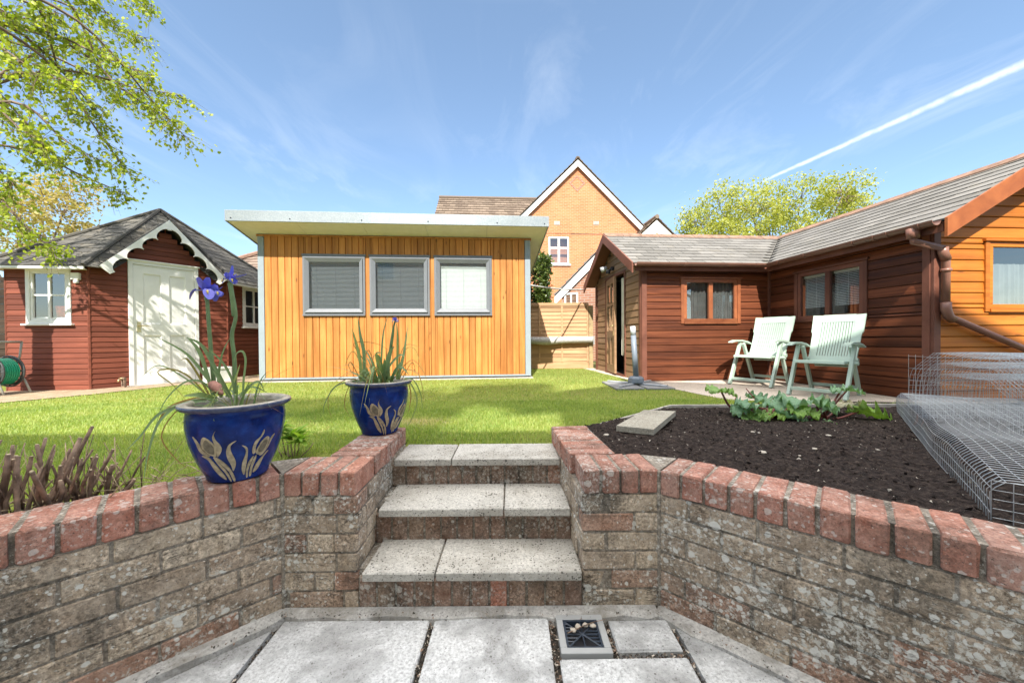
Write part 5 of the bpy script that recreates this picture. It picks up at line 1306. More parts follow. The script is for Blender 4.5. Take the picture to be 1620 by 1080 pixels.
def tuft(root, pc, n, hmin, hmax, spread, dryf, wd0, wd1, seed):
    rr = random.Random(seed)
    for i in range(n):
        a = rr.uniform(0, 6.283); r0 = rr.uniform(.01, .10); p = V((math.cos(a) * r0 * .8, math.sin(a) * r0 * .8, 0)); H = rr.uniform(hmin, hmax); out = rr.uniform(.3, 1.0) * spread; a2 = a + rr.gauss(0, .5)
        D = V((math.cos(a2), math.sin(a2), 0)); dr_ = rr.random() < dryf; fall = rr.uniform(.1, 1.0) if rr.random() < .75 else 0
        kink = rr.random() < .35; P = []
        for k in range(13):
            t = k / 12; z = H * (1.9 * t - (.9 + fall * 1.1) * t * t); xo = out * t ** 1.4
            if kink and t > .55: z -= H * (t - .55) * 1.5
            P.append(p + D * xo + V((0, 0, z)))
        w_ = rr.uniform(wd0, wd1) * (.6 if dr_ else 1)
        mb = MB(); mb.ribbon(P, [w_ * min(1, 1.2 * (1 - (k / 12) ** 2) + .04) for k in range(13)], V((-D.y * .3, D.x * .3, 1)), .4, rr.random()); mb.build('leaf', 'iris_dry' if dr_ else 'iris_leaf', root, True)
tuft(ir2, PC2, 40, .10, .27, .26, .4, .006, .012, 5); tuft(ir2, PC2, 16, .07, .15, .10, .1, .010, .018, 6)
tuft(ir, PC1, 26, .05, .20, .24, .35, .005, .009, 9)

# ------------------------------------------------------------------ cut-back shrub, sprouting plant
cs = tag(empty('cut_shrub', (-1.95, 1.45, .06)), 'hard-pruned shrub of bare brown cut stems behind the coping', 'shrub')
def in_bed(px, py, z=.08): return onz(px, py, z)
stems = []
for i in range(99):
    d = random.uniform(.26, .50); s_ = random.uniform(.50, 1.12)
    base = LW0 + (LW1 - LW0).normalized() * s_ + V((-.69, .724, 0)) * d; base.z = .06
    lean = (.80 - s_) * 1.1 + random.gauss(0, .14); H = random.uniform(.17, .32) * (1 - .5 * max(0, .70 - s_) / .2)
    if random.random() < .15: H *= .7; lean *= 1.3
    tip = base + V((lean * H * 1.0 + .02, random.gauss(-.1, .25) * H, H)); md = base.lerp(tip, .5) + V((random.gauss(0, .005), random.gauss(0, .005), .0))
    r0 = random.uniform(.0032, .0072) if i % 4 else random.uniform(.006, .0085); P = []
    mb = MB(); ps_ = [base, base.lerp(md, .5) + V((random.gauss(0, .004), 0, 0)), md, md.lerp(tip, .5) + V((random.gauss(0, .005), random.gauss(0, .004), 0)), tip]
    mb.tube([p - cs.location for p in ps_], [r0 * 1.15, r0 * 1.05, r0, r0 * .95 + .0008, r0 * .9], 7)
    mb.tube([tip - cs.location, tip - cs.location + (tip - md).normalized() * .0015], [r0 * .8, r0 * .72], 7, None, 1)
    if random.random() < .25:   # side stub
        q = base.lerp(tip, random.uniform(.5, .9)) - cs.location; mb.tube([q, q + V((random.uniform(-.05, .06), random.uniform(-.04, .02), random.uniform(.04, .08)))], [r0 * .5, r0 * .35], 6)
    mb.build('stem', ['cut_stem', 'cut_wood'], cs, True)
for i in range(90):
    base = LW0 + (LW1 - LW0).normalized() * random.uniform(.40, 1.12) + V((-.69, .724, 0)) * random.uniform(.25, .50); base.z = .07
    tip = base + V((random.gauss(.03, .09), random.gauss(0, .06), random.uniform(.08, .27))); mb = MB(); r0 = random.uniform(.0012, .0026)
    mb.tube([base - cs.location, base.lerp(tip, .5) + V((random.gauss(0, .012), random.gauss(0, .01), 0)) - cs.location, tip - cs.location], [r0, r0 * .9, r0 * .7], 5); mb.build('twig', random.choice(['straw', 'cut_stem', 'cut_stem']), cs, True)
mb = MB()
for i in range(320):
    s_ = random.uniform(.15, 2.3); d = random.uniform(.22, .50); p = LW0 + (LW1 - LW0).normalized() * s_ + V((-.69, .724, 0)) * d; p.z = .075 + random.uniform(0, .05)
    a = random.uniform(0, 6.28); L = random.uniform(.04, .17); q = p + V((math.cos(a) * L, math.sin(a) * L, random.uniform(-.02, .05)))
    mb.tube([p, p.lerp(q, .5) + V((0, 0, random.uniform(0, .015))), q], [.0018, .0022, .0012], 5)
struct(mb.build('straw_litter', 'straw', None, True), 'stuff')
mb = MB()
for i in range(26):
    s_ = random.uniform(.5, 2.0); d = random.uniform(.24, .45); p = LW0 + (LW1 - LW0).normalized() * s_ + V((-.69, .724, 0)) * d; p.z = .09
    petal(mb, p, V((random.uniform(-1, 1), random.uniform(-1, .3), .5)), (0, 0, 1), random.uniform(.03, .055), .025, .2)
lo = mb.build('leaf', 'bay_leaf', cs, True); lo.location = -cs.location
sp_ = tag(empty('sprouting_plant', onz(463, 716, .05)), 'small plant with fresh pale green leaves on bare twigs beside the nearer blue pot', 'plant')
o = sp_.location
for (bx, by, tx, ty, lf) in ((452, 720, 446, 676, 1), (456, 722, 452, 690, 0), (463, 722, 461, 690, 1), (466, 720, 470, 688, 1), (470, 720, 474, 694, 1), (446, 722, 440, 700, 0), (476, 722, 496, 700, 0), (460, 722, 446, 714, 0)):
    a, b = onz(bx, by, .05), at(tx, ty, o.y + random.uniform(-.05, .05)); mb = MB(); mb.tube([a - o, a.lerp(b, .5) - o + V((random.gauss(0, .006), 0, 0)), b - o], [.0035, .0028, .002], 6); mb.build('twig', 'cut_stem', sp_, True)
    if lf:
        mb = MB()
        for k in range(17):
            an = random.uniform(0, 6.28); d = V((math.cos(an), math.sin(an), random.uniform(.1, 1.6))); c = b - o - V((0, 0, random.uniform(-.01, .03)))
            petal(mb, c, d, V((-d.x, -d.y, 1.2)), random.uniform(.05, .10), random.uniform(.02, .032), -.3)
        mb.build('foliage', 'sprout_leaf', sp_, True)

# ------------------------------------------------------------------ rhubarb
def rhubarb_leaf(root, c, d, L, wd, tilt, r, wav=.16, name='leaf', roll=0.0):
    c = V(c); d = V((d[0], d[1], 0)).normalized(); sd = V((-d.y, d.x, 0)); ax = (d * math.cos(tilt) + Z_ * math.sin(tilt)); nn = ax.cross(sd) * -1
    sd = sd * math.cos(roll) + nn * math.sin(roll); nn = ax.cross(sd) * -1 
    if nn.z < 0 and abs(tilt) < 1.2: nn = -nn
    nu, nv = 26, 25; vs = []; sdv = random.random() * 90
    for i in range(nu):
        t = i / (nu - 1); half = wd * .5 * (math.sin(math.pi * min(1, .13 + t * .87)) ** .62) * (1 - .45 * t ** 2.2)
        for j in range(nv):
            s = j / (nv - 1) * 2 - 1; e = abs(s)
            back = -.16 * L * max(0, 1 - t * 3.2) * e
            ruff = wav * L * (e ** 1.6) * .8 * mnoise.noise(V((t * 5.5 + sdv, s * 2.2, sdv))) + .075 * L * mnoise.noise(V((t * 7, s * 5, sdv))) + .05 * L * mnoise.noise(V((t * 15, s * 11, sdv))) + .16 * L * e ** 4 * math.sin(t * 26 + 3 * math.sin(s * 5 + sdv))
            z = .16 * L * e ** 1.5 * (1 - .5 * t) - .30 * L * t * t + ruff
            edge = 1 + .06 * math.sin(t * 31 + s * 3) * e ** 3
            vs.append(c + ax * (L * (t - .1) + back) + sd * (half * s * edge) + nn * z)
    fs = [(i * nv + j, i * nv + j + 1, (i + 1) * nv + j + 1, (i + 1) * nv + j) for i in range(nu - 1) for j in range(nv - 1)]
    mb = MB(); mb.add([p - root.location for p in vs], fs, r); return mb.build(name, 'rhubarb_leaf', root, True)
def rstalk(root, pts, r0=.009, mat='rhubarb_stalk'):
    mb = MB(); n = len(pts); mb.tube([V(p) - root.location for p in pts], [r0 * (1.15 - .4 * i / (n - 1)) for i in range(n)], 8); return mb.build('stalk', mat, root, True)
b1 = onz(1163, 652, .06); rb1 = tag(empty('rhubarb_plant', b1), 'young rhubarb with one raised leaf standing apart at the bed edge', 'rhubarb', 'rhubarb plants in the soil bed')
tip = at(1141, 619, b1.y); rstalk(rb1, [b1, b1.lerp(tip, .5) + V((-.01, 0, -.01)), tip], .010); rhubarb_leaf(rb1, tip + V((0, 0, .005)), (-.9, -.5), .15, .24, R(12), .62, .2); rhubarb_leaf(rb1, tip + V((.02, 0, .0)), (.8, -.6), .12, .15, R(-5), .75, .2)
k = b1 + V((.012, -.01, 0)); rstalk(rb1, [k, k + V((-.008, 0, .05)), k + V((-.015, 0, .10))], .010, 'dead_leaf'); rstalk(rb1, [k + V((-.012, 0, .06)), k + V((-.02, -.01, .12)), k + V((-.008, 0, .135))], .006, 'dead_leaf')
c0 = onz(1225, 662, .05); rb2 = tag(empty('rhubarb_plant', c0), 'main rhubarb clump with crumpled grey-green leaves over reddish stalks', 'rhubarb', 'rhubarb plants in the soil bed')
for (px, py, dy, dx_, dyy, L, wd, tl, r, roll) in ((1190, 640, 0, -.8, -.6, .17, .22, .25, .05, .1), (1176, 644, .02, -.9, -.4, .14, .16, -.2, .12, .2), (1206, 634, .10, -.3, .9, .17, .2, .5, .2, 0), (1222, 636, .05, .1, -1, .15, .20, -.25, .1, -.1), (1240, 637, .12, .6, .7, .16, .17, .4, .25, 0),
                                               (1205, 650, -.05, -.3, -1, .12, .15, -.3, .66, .2), (1225, 650, -.03, .3, -1, .11, .14, -.4, .8, 0), (1196, 655, -.06, -.6, -.8, .10, .12, -.5, .72, 0), (1250, 660, -.10, .8, -.5, .15, .11, -.05, .08, 0), (1183, 658, -.04, -.7, -.5, .08, .09, -.1, .6, 0)):
    c = at(px, py, c0.y + dy); rhubarb_leaf(rb2, c, (dx_, dyy), L, wd, tl, r, .22, roll=roll); g = c0 + V((random.uniform(-.12, .10), random.uniform(-.05, .05), -.01)); rstalk(rb2, [g, g.lerp(c, .5) + V((0, 0, .015)), c], .008)
p0, p1 = at(1215, 655, c0.y + .05), at(1180, 614, c0.y + .1); rstalk(rb2, [p0, p0.lerp(p1, .5), p1], .006)
for i in range(9):
    g = c0 + V((random.uniform(-.15, .12), random.uniform(-.08, .03), -.01)); rstalk(rb2, [g, g + V((random.uniform(-.03, .03), -.01, .04)), g + V((random.uniform(-.05, .05), -.02, random.uniform(.05, .11)))], .009, random.choice(['rhubarb_stalk', 'dead_leaf']))
c1 = onz(1300, 664, .05); rb3 = tag(empty('rhubarb_plant', c1), 'spreading rhubarb with one bright green leaf, one dry tan leaf and a drooping withered stalk', 'rhubarb', 'rhubarb plants in the soil bed')
for (px, py, dy, dx_, dyy, L, wd, tl, r, roll) in ((1268, 633, .05, -.5, -.4, .20, .30, .15, .18, 0), (1290, 634, .02, .6, -.7, .17, .22, -.1, .3, 0), (1262, 645, -.03, -.5, -.8, .13, .16, -.25, .68, 0), (1300, 640, -.02, .3, -.9, .13, .17, -.2, .4, 0), (1326, 642, .10, .5, .3, .20, .30, .30, .97, 0), (1280, 650, -.06, .1, -1, .10, .13, -.3, .78, 0),
                                               (1358, 651, -.05, .95, -.15, .25, .17, -.04, .86, .35), (1292, 672, -.14, -.8, -.4, .11, .10, -.05, .45, 0), (1310, 670, -.14, .8, -.4, .10, .09, -.05, .5, 0), (1340, 617, .0, .9, -.3, .13, .15, .05, .3, 0), (1331, 616, .0, -.9, -.3, .11, .12, .1, .22, 0)):
    c = at(px, py, c1.y + dy); rhubarb_leaf(rb3, c, (dx_, dyy), L, wd, tl, r, .2, roll=roll)
    g = c1 + V((random.uniform(-.06, .06), random.uniform(-.04, .04), -.01)); rstalk(rb3, [g, g.lerp(c, .55) + V((0, 0, -.01)), c], .0085)
a, b = at(1350, 671, c1.y - .02), at(1437, 677, c1.y - .28); rstalk(rb3, [c1, a, a.lerp(b, .5), b], .008)
mb = MB()
for i in range(7):
    q = at(1445, 674, b.y) - c1 + V((random.uniform(-.03, .03), random.uniform(-.03, .03), random.uniform(-.03, .03))); petal(mb, q - V((0, 0, .02)), V((random.uniform(-1, 1), random.uniform(-1, 0), random.uniform(-.2, 1))), (0, .3, 1), random.uniform(.06, .10), .07, random.uniform(-1, 1))
mb.build('withered_leaf', 'dead_leaf', rb3, True)

# ------------------------------------------------------------------ galvanised wire mesh cages
def cage(name, label, o, du, dl, w_, L, h, sx_, sl_, group, rc_=.035, layers=(1.0,), sagk=1.0):
    """open-bottomed mesh tunnel: width along du, length along dl"""
    root = tag(empty(name, o), label, 'wire cage', group)
    du, dl = V(du).normalized(), V(dl).normalized(); sd = random.random() * 20
    def pt(u, t):        # u runs up the near side, over the top and down the far side
        rc = rc_; per = [(0, 0), (0, h - rc), (rc, h), (w_ - rc, h), (w_, h - rc), (w_, 0)]
        seg = [math.dist(per[i], per[i + 1]) for i in range(5)]; d = u * sum(seg); i = 0
        while i < 4 and d > seg[i]: d -= seg[i]; i += 1
        f = d / seg[i]; a = per[i][0] + (per[i + 1][0] - per[i][0]) * f; z = per[i][1] + (per[i + 1][1] - per[i][1]) * f
        sag = sagk * .012 * mnoise.noise(V((u * 3.2, t * 1.5, sd))) + .005 * mnoise.noise(V((u * 9, t * 4, sd)))
        return du * (a + sag * .8) + dl * (t + .01 * mnoise.noise(V((u * 4, t * 3, sd + 9)))) + Z_ * (z + sag * (1 if 0 < i < 4 else .3) * min(1, z / .05))
    per_len = 2 * h + w_; nu = int(per_len / sx_); nl = int(L / sl_); r_ = .0012
    mb = MB()
    for ly in layers:
        sc_ = lambda p: du * (w_ / 2 + (p.dot(du) - w_ / 2) * ly) + dl * p.dot(dl) + Z_ * (p.z * ly)
        for i in range(nu + 1):
            mb.tube([sc_(pt(i / nu, L * k / 30)) for k in range(31)], r_, 4, .5, 0, False)
        for k in range(nl + 1):
            t = L * k / nl; mb.tube([sc_(pt(i / 32, t + .02 * (1 - ly) * math.sin(i * .7))) for i in range(33)], r_, 4, .5, 0, False)
    mb.build('mesh_cover', 'galvanised', root, True)
    for t in (0, L):
        mb = MB(); ny = int(h / sl_ / .9); nx = int(w_ / sx_)
        for i in range(nx + 1):
            x = w_ * i / nx; mb.tube([du * x + dl * t, du * x + dl * t + Z_ * (h - .006)], r_, 4, .5, 0, False)
        for j in range(1, 6):
            z = h * j / 5.2; mb.tube([du * .003 + dl * t + Z_ * z, du * (w_ - .003) + dl * t + Z_ * z], r_, 4, .5, 0, False)
        mb.build('end_panel', 'galvanised', root, True)
    return root
cage('mesh_cage', 'low galvanised wire mesh tunnel lying across the soil bed up to the brick coping', (1.545, 1.20, .10), (.745, -.667, 0), (.66, .75, 0), .62, 2.42, .155, .044, .033, 'wire mesh cages on the soil bed')
cage('mesh_cage', 'taller galvanised wire mesh cage standing behind the low mesh tunnel', (3.17, 2.98, .07), (.10, -1, 0), (1, .06, 0), .66, 1.7, .50, .045, .03, 'wire mesh cages on the soil bed', .15, (1.0, .86, .7), 3.0)

# ------------------------------------------------------------------ garden chairs
def make_chair():
    root = empty('garden_chair', (0, 0, 0)); m_ = 'chair_plastic'; hw = .255
    up_ = lambda s: V((0, .155 + .30 * s + .02 * math.sin(math.pi * s), .37 + .62 * s)); n = 16
    th = .022
    def bx(s, x, off=0.0):
        p = up_(s); t = (up_(min(1, s + .02)) - up_(max(0, s - .02))).normalized(); nr = V((0, -t.z, t.y)); return p + V((x, 0, 0)) + nr * (off - .022 * (1 - (x / hw) ** 2) + .02)
    def panel(mb, xf0, xf1, s0, s1, n=10, mx=4, thk=th):
        vs = []; 
        for side in (0, 1):
            for i in range(n + 1):
                s = s0 + (s1 - s0) * i / n
                for j in range(mx + 1): 
                    f = j / mx; vs.append(bx(s, xf0(s) * (1 - f) + xf1(s) * f, thk * (.5 - side)))
        N = (n + 1) * (mx + 1); q = lambda a, i, j: a * N + i * (mx + 1) + j; fs = []
        for i in range(n):
            for j in range(mx):
                fs += [(q(0, i, j), q(0, i, j + 1), q(0, i + 1, j + 1), q(0, i + 1, j)), (q(1, i, j), q(1, i + 1, j), q(1, i + 1, j + 1), q(1, i, j + 1))]
            fs += [(q(0, i, 0), q(0, i + 1, 0), q(1, i + 1, 0), q(1, i, 0)), (q(0, i, mx), q(1, i, mx), q(1, i + 1, mx), q(0, i + 1, mx))]
        for j in range(mx): fs += [(q(0, 0, j), q(1, 0, j), q(1, 0, j + 1), q(0, 0, j + 1)), (q(0, n, j), q(0, n, j + 1), q(1, n, j + 1), q(1, n, j))]
        mb.add(vs, fs, .5)
    W_ = lambda s: hw - .018 * (1 - s) - (.025 if s < .05 else 0) + (.012 if s > .60 else 0)
    mb = MB(); iw = .165
    panel(mb, lambda s: -W_(s), lambda s: -iw, .0, 1.0, 20, 3); panel(mb, lambda s: iw, lambda s: W_(s), .0, 1.0, 20, 3)
    panel(mb, lambda s: -iw, lambda s: iw, .86, 1.02, 4, 6); panel(mb, lambda s: -iw, lambda s: iw, -.03, .16, 4, 6)
    mb.build('back_frame', m_, root)
    mb = MB(); ns = 12
    for i in range(ns):
        x0 = -iw + (2 * iw) * (i + .22) / ns; x1 = -iw + (2 * iw) * (i + .98) / ns; panel(mb, lambda s, a=x0: a, lambda s, a=x1: a, .155, .865, 8, 1, .014)
    mb.build('back_slats', m_, root)
    mb = MB(); prof = [(-.285, .405), (-.275, .432), (-.22, .438), (-.05, .425), (.12, .400), (.20, .395), (.20, .375), (.10, .372), (-.06, .40), (-.22, .412), (-.265, .40)]
    mb.prism([V((0, y, z)) for y, z in prof], (-.245, 0, 0), (.245, 0, 0), .5)
    mb.build('seat', m_, root)
    for sx_ in (-1, 1):
        x = sx_ * .275
        def leg(a, b, w0, w1, xx):
            mb = MB(); a, b = V(a), V(b); t = (b - a).normalized(); sd = V((1, 0, 0)).cross(t).normalized(); X = V((1, 0, 0)) * .017
            vs = [a - sd * w0 - X, a + sd * w0 - X, a + sd * w0 + X, a - sd * w0 + X, b - sd * w1 - X, b + sd * w1 - X, b + sd * w1 + X, b - sd * w1 + X]
            mb.add(vs, [(0, 3, 2, 1), (4, 5, 6, 7), (0, 1, 5, 4), (1, 2, 6, 5), (2, 3, 7, 6), (3, 0, 4, 7)], .5); mb.build('leg', m_, root)
        leg((x, -.33, 0), (x, -.035, .615), .030, .024, x); leg((x - sx_ * .038, .30, 0), (x - sx_ * .038, -.015, .60), .028, .022, x)
        mb = MB(); pr = [(-.31, .615), (-.30, .632), (-.2, .655), (-.03, .655), (.14, .632), (.235, .600), (.24, .585), (.22, .585), (.1, .615), (-.05, .632), (-.2, .632)]
        mb.prism([V((0, y, z)) for y, z in pr], (x - .034, 0, 0), (x + .034, 0, 0), .5); mb.build('armrest', m_, root)
        mb = MB(); mb.tube([(x - sx_ * .045, .04, .40), (x + sx_ * .018, .04, .40)], .022, 12, .5); mb.build('pivot', m_, root); mb = MB(); mb.tube([(x - sx_ * .05, .18, .43), (x - sx_ * .02, .18, .43)], .03, 12, .5); mb.build('pivot', m_, root)
    for y, z, xx in ((-.30, .085, .262), (.265, .10, .225)):
        mb = MB(); mb.box(-xx, xx, y - .014, y + .014, z - .02, z + .02, .5, 0, .004); mb.build('stretcher', m_, root)
    return root
ch1 = make_chair(); ch1.location = (3.665, 5.49, .008); ch1.rotation_euler = (0, 0, R(-58))
tag(ch1, 'pale green plastic recliner chair nearest the cabin corner, its seat in full sun', 'garden chair', 'pale green garden chairs on the terrace')
ch2 = copy_tree(ch1); ch2.location = (3.75, 4.45, .008); ch2.scale = (.97, .97, .97); ch2.rotation_euler = (0, 0, R(-57))
tag(ch2, 'pale green plastic recliner chair under the twin cabin window, closer to the rhubarb, armrest shaded', 'garden chair', 'pale green garden chairs on the terrace')

# ------------------------------------------------------------------ parasol base
UO = V((1.80, 5.42, .0)); ub = tag(empty('parasol_stand', UO), 'grey parasol stand with short bare pole on dark paving slabs', 'parasol stand')
for sx_ in (-1, 1):
    for sy_ in (-1, 1): mb = MB(); mb.box(min(sx_ * .02, sx_ * .40), max(sx_ * .02, sx_ * .40), min(sy_ * .02, sy_ * .40), max(sy_ * .02, sy_ * .40), .0, .030, None, 0, .006); mb.build('weight_slab', 'stand_slab', ub)
for a in (45, 135):
    ca, sa = math.cos(R(a)), math.sin(R(a)); mb = MB(); mb.obox(V((0, 0, .044)), V((ca, sa, 0)), V((-sa, ca, 0)), Z_, .46, .022, .012, .5, 0, .004); mb.build('cross_bar', 'stand_steel', ub)
mb = MB(); mb.lathe([(0, .056), (.115, .056), (.12, .07), (.115, .12), (.085, .145), (.05, .15), (0, .15)], n=8); mb.build('hub', 'pole_grey', ub)
pt_ = at(1001, 516, 5.45) - UO
mb = MB(); mb.tube([(0, 0, .15), V((0, 0, .15)).lerp(pt_, .82)], [.040, .038], 18); mb.build('pole', 'pole_grey', ub, True)
mb = MB(); mb.tube([V((0, 0, .15)).lerp(pt_, .821), V((0, 0, .15)).lerp(pt_, 1)], [.039, .038], 18); mb.build('pole_sunlit_top', 'pole_sunlit', ub, True)  # sunlight on the upper pole is painted as a paler section

# ------------------------------------------------------------------ fence, rolled cover, line, bay tree
FY = 8.62; fn = tag(empty('lap_fence', (.9, FY, 0)), 'overlapped timber fence panel with gravel board between the office and cabin', 'fence')
def w2(p): return V(p) - V((.9, FY, 0))
fx0, fx1 = .15, at(931, 540, FY).x; ft = at(880, 481, FY).z
mb = MB(); z = .17
while z < ft - .06:
    n = 24; rr = random.random(); sd = random.random() * 30; vs = []
    for i in range(n + 1):
        x = fx0 + (fx1 - fx0) * i / n; wv = .010 * mnoise.noise(V((x * 2.2, sd, 0))); 
        vs += [w2((x, FY - .020, z + wv)), w2((x, FY - .004, z + .115))]
    mb.add(vs, [(2 * i, 2 * i + 2, 2 * i + 3, 2 * i + 1) for i in range(n)], rr)
    vs2 = []
    for i in range(n + 1):
        a = V(vs[2 * i]); vs2 += [a, a + V((0, .012, 0))]
    mb.add(vs2, [(2 * i, 2 * i + 1, 2 * i + 3, 2 * i + 2) for i in range(n)], rr); z += .088
mb.box(fx0 - .9, fx1 - .9, .0, .02, .1, ft - .02, .4); mb.build('lap_panel', 'fence_wood', fn)
mb = MB(); mb.box(fx0 - .9, fx1 - .9, -.035, .02, ft - .05, ft, None, 0, .003)
for f in (.30, .62, .985): x = fx0 + (fx1 - fx0) * f - .9; mb.box(x - .018, x + .018, -.034, -.019, .15, ft - .05)
mb.build('batten', 'fence_wood', fn)
mb = MB(); mb.box(fx0 - .9, fx1 - .9, -.02, .02, .0, .16, .7, 0, .003); mb.build('gravel_board', 'fence_wood', fn)
mb = MB(); x = fx1 - .9 + .05; mb.box(x - .045, x + .05, -.05, .05, 0, ft - .04, .5, 0, .006); mb.build('fence_post', 'fence_post', fn)
rc = tag(empty('rolled_cover', at(888, 537, FY - .10)), 'rolled grey sheet cover fixed lengthwise along the timber fence', 'rolled cover')
a, b = at(835, 538, FY - .10), at(938, 537, FY - .10); mb = MB(); n = 26
mb.tube([a.lerp(b, i / n) - rc.location - Z_ * (.022 * math.exp(-((i / n - .3) / .2) ** 2)) for i in range(n + 1)], [.075 + .018 * math.exp(-((i / n - .28) / .2) ** 2) + .004 * random.uniform(-1, 1) for i in range(n + 1)], 14); mb.build('roll', 'cover_grey', rc, True)
mb = MB(); mb.obox(b - rc.location + V((.01, 0, -.02)), V((1, 0, 0)), V((0, 1, 0)), Z_, .012, .08, .10, .5, 0, .004); mb.build('end_bracket', 'plastic_grey', rc)
mb = MB(); a, b = at(838, 451, 6.7), at(926, 458, 8.5); mb.tube([a.lerp(b, i / 12) - Z_ * (.03 * math.sin(math.pi * i / 12)) for i in range(13)], .014, 8); tag(mb.build('washing_line', 'cover_grey', None, True), 'grey line stretched from the office corner to the cabin eave', 'line')
by = FY + .45; bc = at(852, 447, by); bt_ = tag(empty('bay_tree', (bc.x - .1, by, 0)), 'dense glossy evergreen clipped square, rising behind the timber fence', 'evergreen shrub')
mb = MB(); mb.tube([(0, 0, 0), (0.02, 0, 1.2), (0, 0, bc.z + .2)], [.05, .045, .02], 8); mb.build('trunk', 'bark', bt_, True)
N = 6000; P = RNG.uniform(-1, 1, (N, 3)); P = np.sign(P) * np.abs(P) ** .7; zt, zb = at(852, 408, by).z, at(852, 482, by).z
P = P * np.array([.40, .33, (zt - zb) / 2]) + np.array([-.05, 0, (zt + zb) / 2]); P += RNG.normal(0, .025, P.shape); P[:, 2] += .05 * np.sin(P[:, 0] * 9)
leaf_mesh('crown', 'bay_leaf', P, .085, bt_, .55, .1)

# ------------------------------------------------------------------ small things by the summerhouse
hr = tag(empty('hose_reel', at(-1, 588, 4.98)), 'green garden hose wound on a black reel beside the summerhouse', 'hose reel')
mb = MB()
for k in range(7):
    for rr_, off in ((.150, 0), (.168, .006)):
        y = -.07 + k * .023 + off; mb.tube([(rr_ * math.cos(a), y, rr_ * math.sin(a)) for a in np.linspace(0, 2 * math.pi, 33)], .0115, 8, None, 0, False)
mb.tube([(.05, -.10, -.05), (.09, -.11, .0), (.07, -.11, .08), (.0, -.10, .14)], .0115, 8)
mb.build('hose', 'hose_green', hr, True)
for y in (-.105, .10):
    mb = MB(); mb.tube([(.205 * math.cos(a), y, .205 * math.sin(a)) for a in np.linspace(0, 2 * math.pi, 41)], .011, 8, .5, 0, False)
    mb.tube([(.178 * math.cos(a), y + .006, .178 * math.sin(a)) for a in np.linspace(0, 2 * math.pi, 41)], .013, 8, .5, 0, False)
    for k in range(8):
        a = k * math.pi / 4; mb.tube([(.05 * math.cos(a), y, .05 * math.sin(a)), (.2 * math.cos(a), y, .2 * math.sin(a))], .010, 6, .5)
    mb.tube([(0, y - .01, 0), (0, y + .01, 0)], .055, 16, .5); mb.build('flange', 'reel_black', hr, True)
gz_ = -hr.location.z
mb = MB()
for y in (-.135, .135):
    mb.tube([(.24, y, gz_ + .02), (.16, y, -.12), (0, y, 0), (-.16, y, -.12), (-.24, y, gz_ + .02)], .012, 8)
    mb.tube([(0, y, 0), (.10, y, .20), (.13, y, .40)], .012, 8)
mb.tube([(.13, -.135, .40), (.13, .135, .40)], .012, 8); mb.build('stand', 'reel_grey', hr, True)
df = tag(empty('dark_fence', (-8.4, 5.9, 0)), 'dark stained timber fence beyond the hose reel', 'fence')
mb = MB(); hboards(mb, (-1.6, 0), (1.1, .15), 0, 1.75, .12, .02); mb.build('fence_panel', 'dark_fence', df)
tp_ = at(195, 612, 5.70); tk = tag(empty('garden_tap', (tp_.x + .06, tp_.y - .05, 0)), 'short wooden stub with a tap at the foot of the summerhouse wall', 'tap')
mb = MB(); mb.box(-.025, .025, -.02, .02, 0, .16, None, 0, .005); mb.build('stub', 'cut_stem', tk)
mb = MB(); mb.tube([(0, -.02, .13), (0, -.07, .13), (0, -.085, .10)], [.012, .012, .010], 8); mb.tube([(-.025, -.045, .155), (.025, -.045, .155)], .006, 6); mb.build('spout', 'brass', tk, True)
cp = onz(346, 604, 0.012); crt = tag(empty('planter_crate', (cp.x, cp.y - .02, .012), R(58)), 'small white crate standing against the summerhouse beside its door', 'crate')
mb = MB(); fr_ = [((-.16, -.10), (.16, -.10)), ((.16, -.10), (.16, .10)), ((.16, .10), (-.16, .10)), ((-.16, .10), (-.16, -.10))]
for a, b in fr_:
    wl = Wall(a, b); wl.box(mb, 0, wl.L, -.012, .0, .0, .25, None, 0, .002); wl.ring(mb, .0, wl.L, .0, .25, .03, 0.001, .012, .002)
mb.build('crate_wall', 'crate_white', crt)
mb = MB(); mb.box(-.15, .15, -.09, .09, .12, .20); mb.build('crate_fill', 'crate_soil', crt)

# ------------------------------------------------------------------ houses beyond
HY = 18.0; HF = Frame(V((at(913, 251, HY).x, HY, 0)), R(4.0))
bh = tag(empty('brick_house', HF.o, HF.a), 'tall orange-brick gabled house with white bargeboards rising behind the garden office', 'house')
az = at(913, 251, HY).z; HWD = 3.55; ROOFS = .985; ezz = az - .22 - (HWD + .30) * ROOFS
mb = MB(); DPT = 8.0
zc_ = az - .30; fz_ = lambda x: zc_ - abs(x) * ROOFS
wA_ = HF.hit(868, 397, 1, 0); wB_ = HF.hit(900, 397, 1, 0); wz0, wz1 = HF.hit(884, 418, 1, 0).z, HF.hit(884, 375, 1, 0).z
hx0, hx1 = wA_.x, wB_.x
G = [(-HWD, 0), (HWD, 0), (HWD, fz_(HWD)), (0, zc_), (-HWD, fz_(HWD))]
front = [(-HWD, 0, hx0, fz_), (hx1, 0, HWD, fz_)]
def vpoly(pts): mb.add([(x, 0, z) for x, z in pts], [tuple(range(len(pts)))], .5)
vpoly([(-HWD, 0), (hx0, 0), (hx0, fz_(hx0)), (-HWD, fz_(HWD))]); vpoly([(hx1, 0), (HWD, 0), (HWD, fz_(HWD)), (0, zc_), (hx1, fz_(hx1))] if hx1 < 0 else [(hx1, 0), (HWD, 0), (HWD, fz_(HWD)), (hx1, fz_(hx1))])
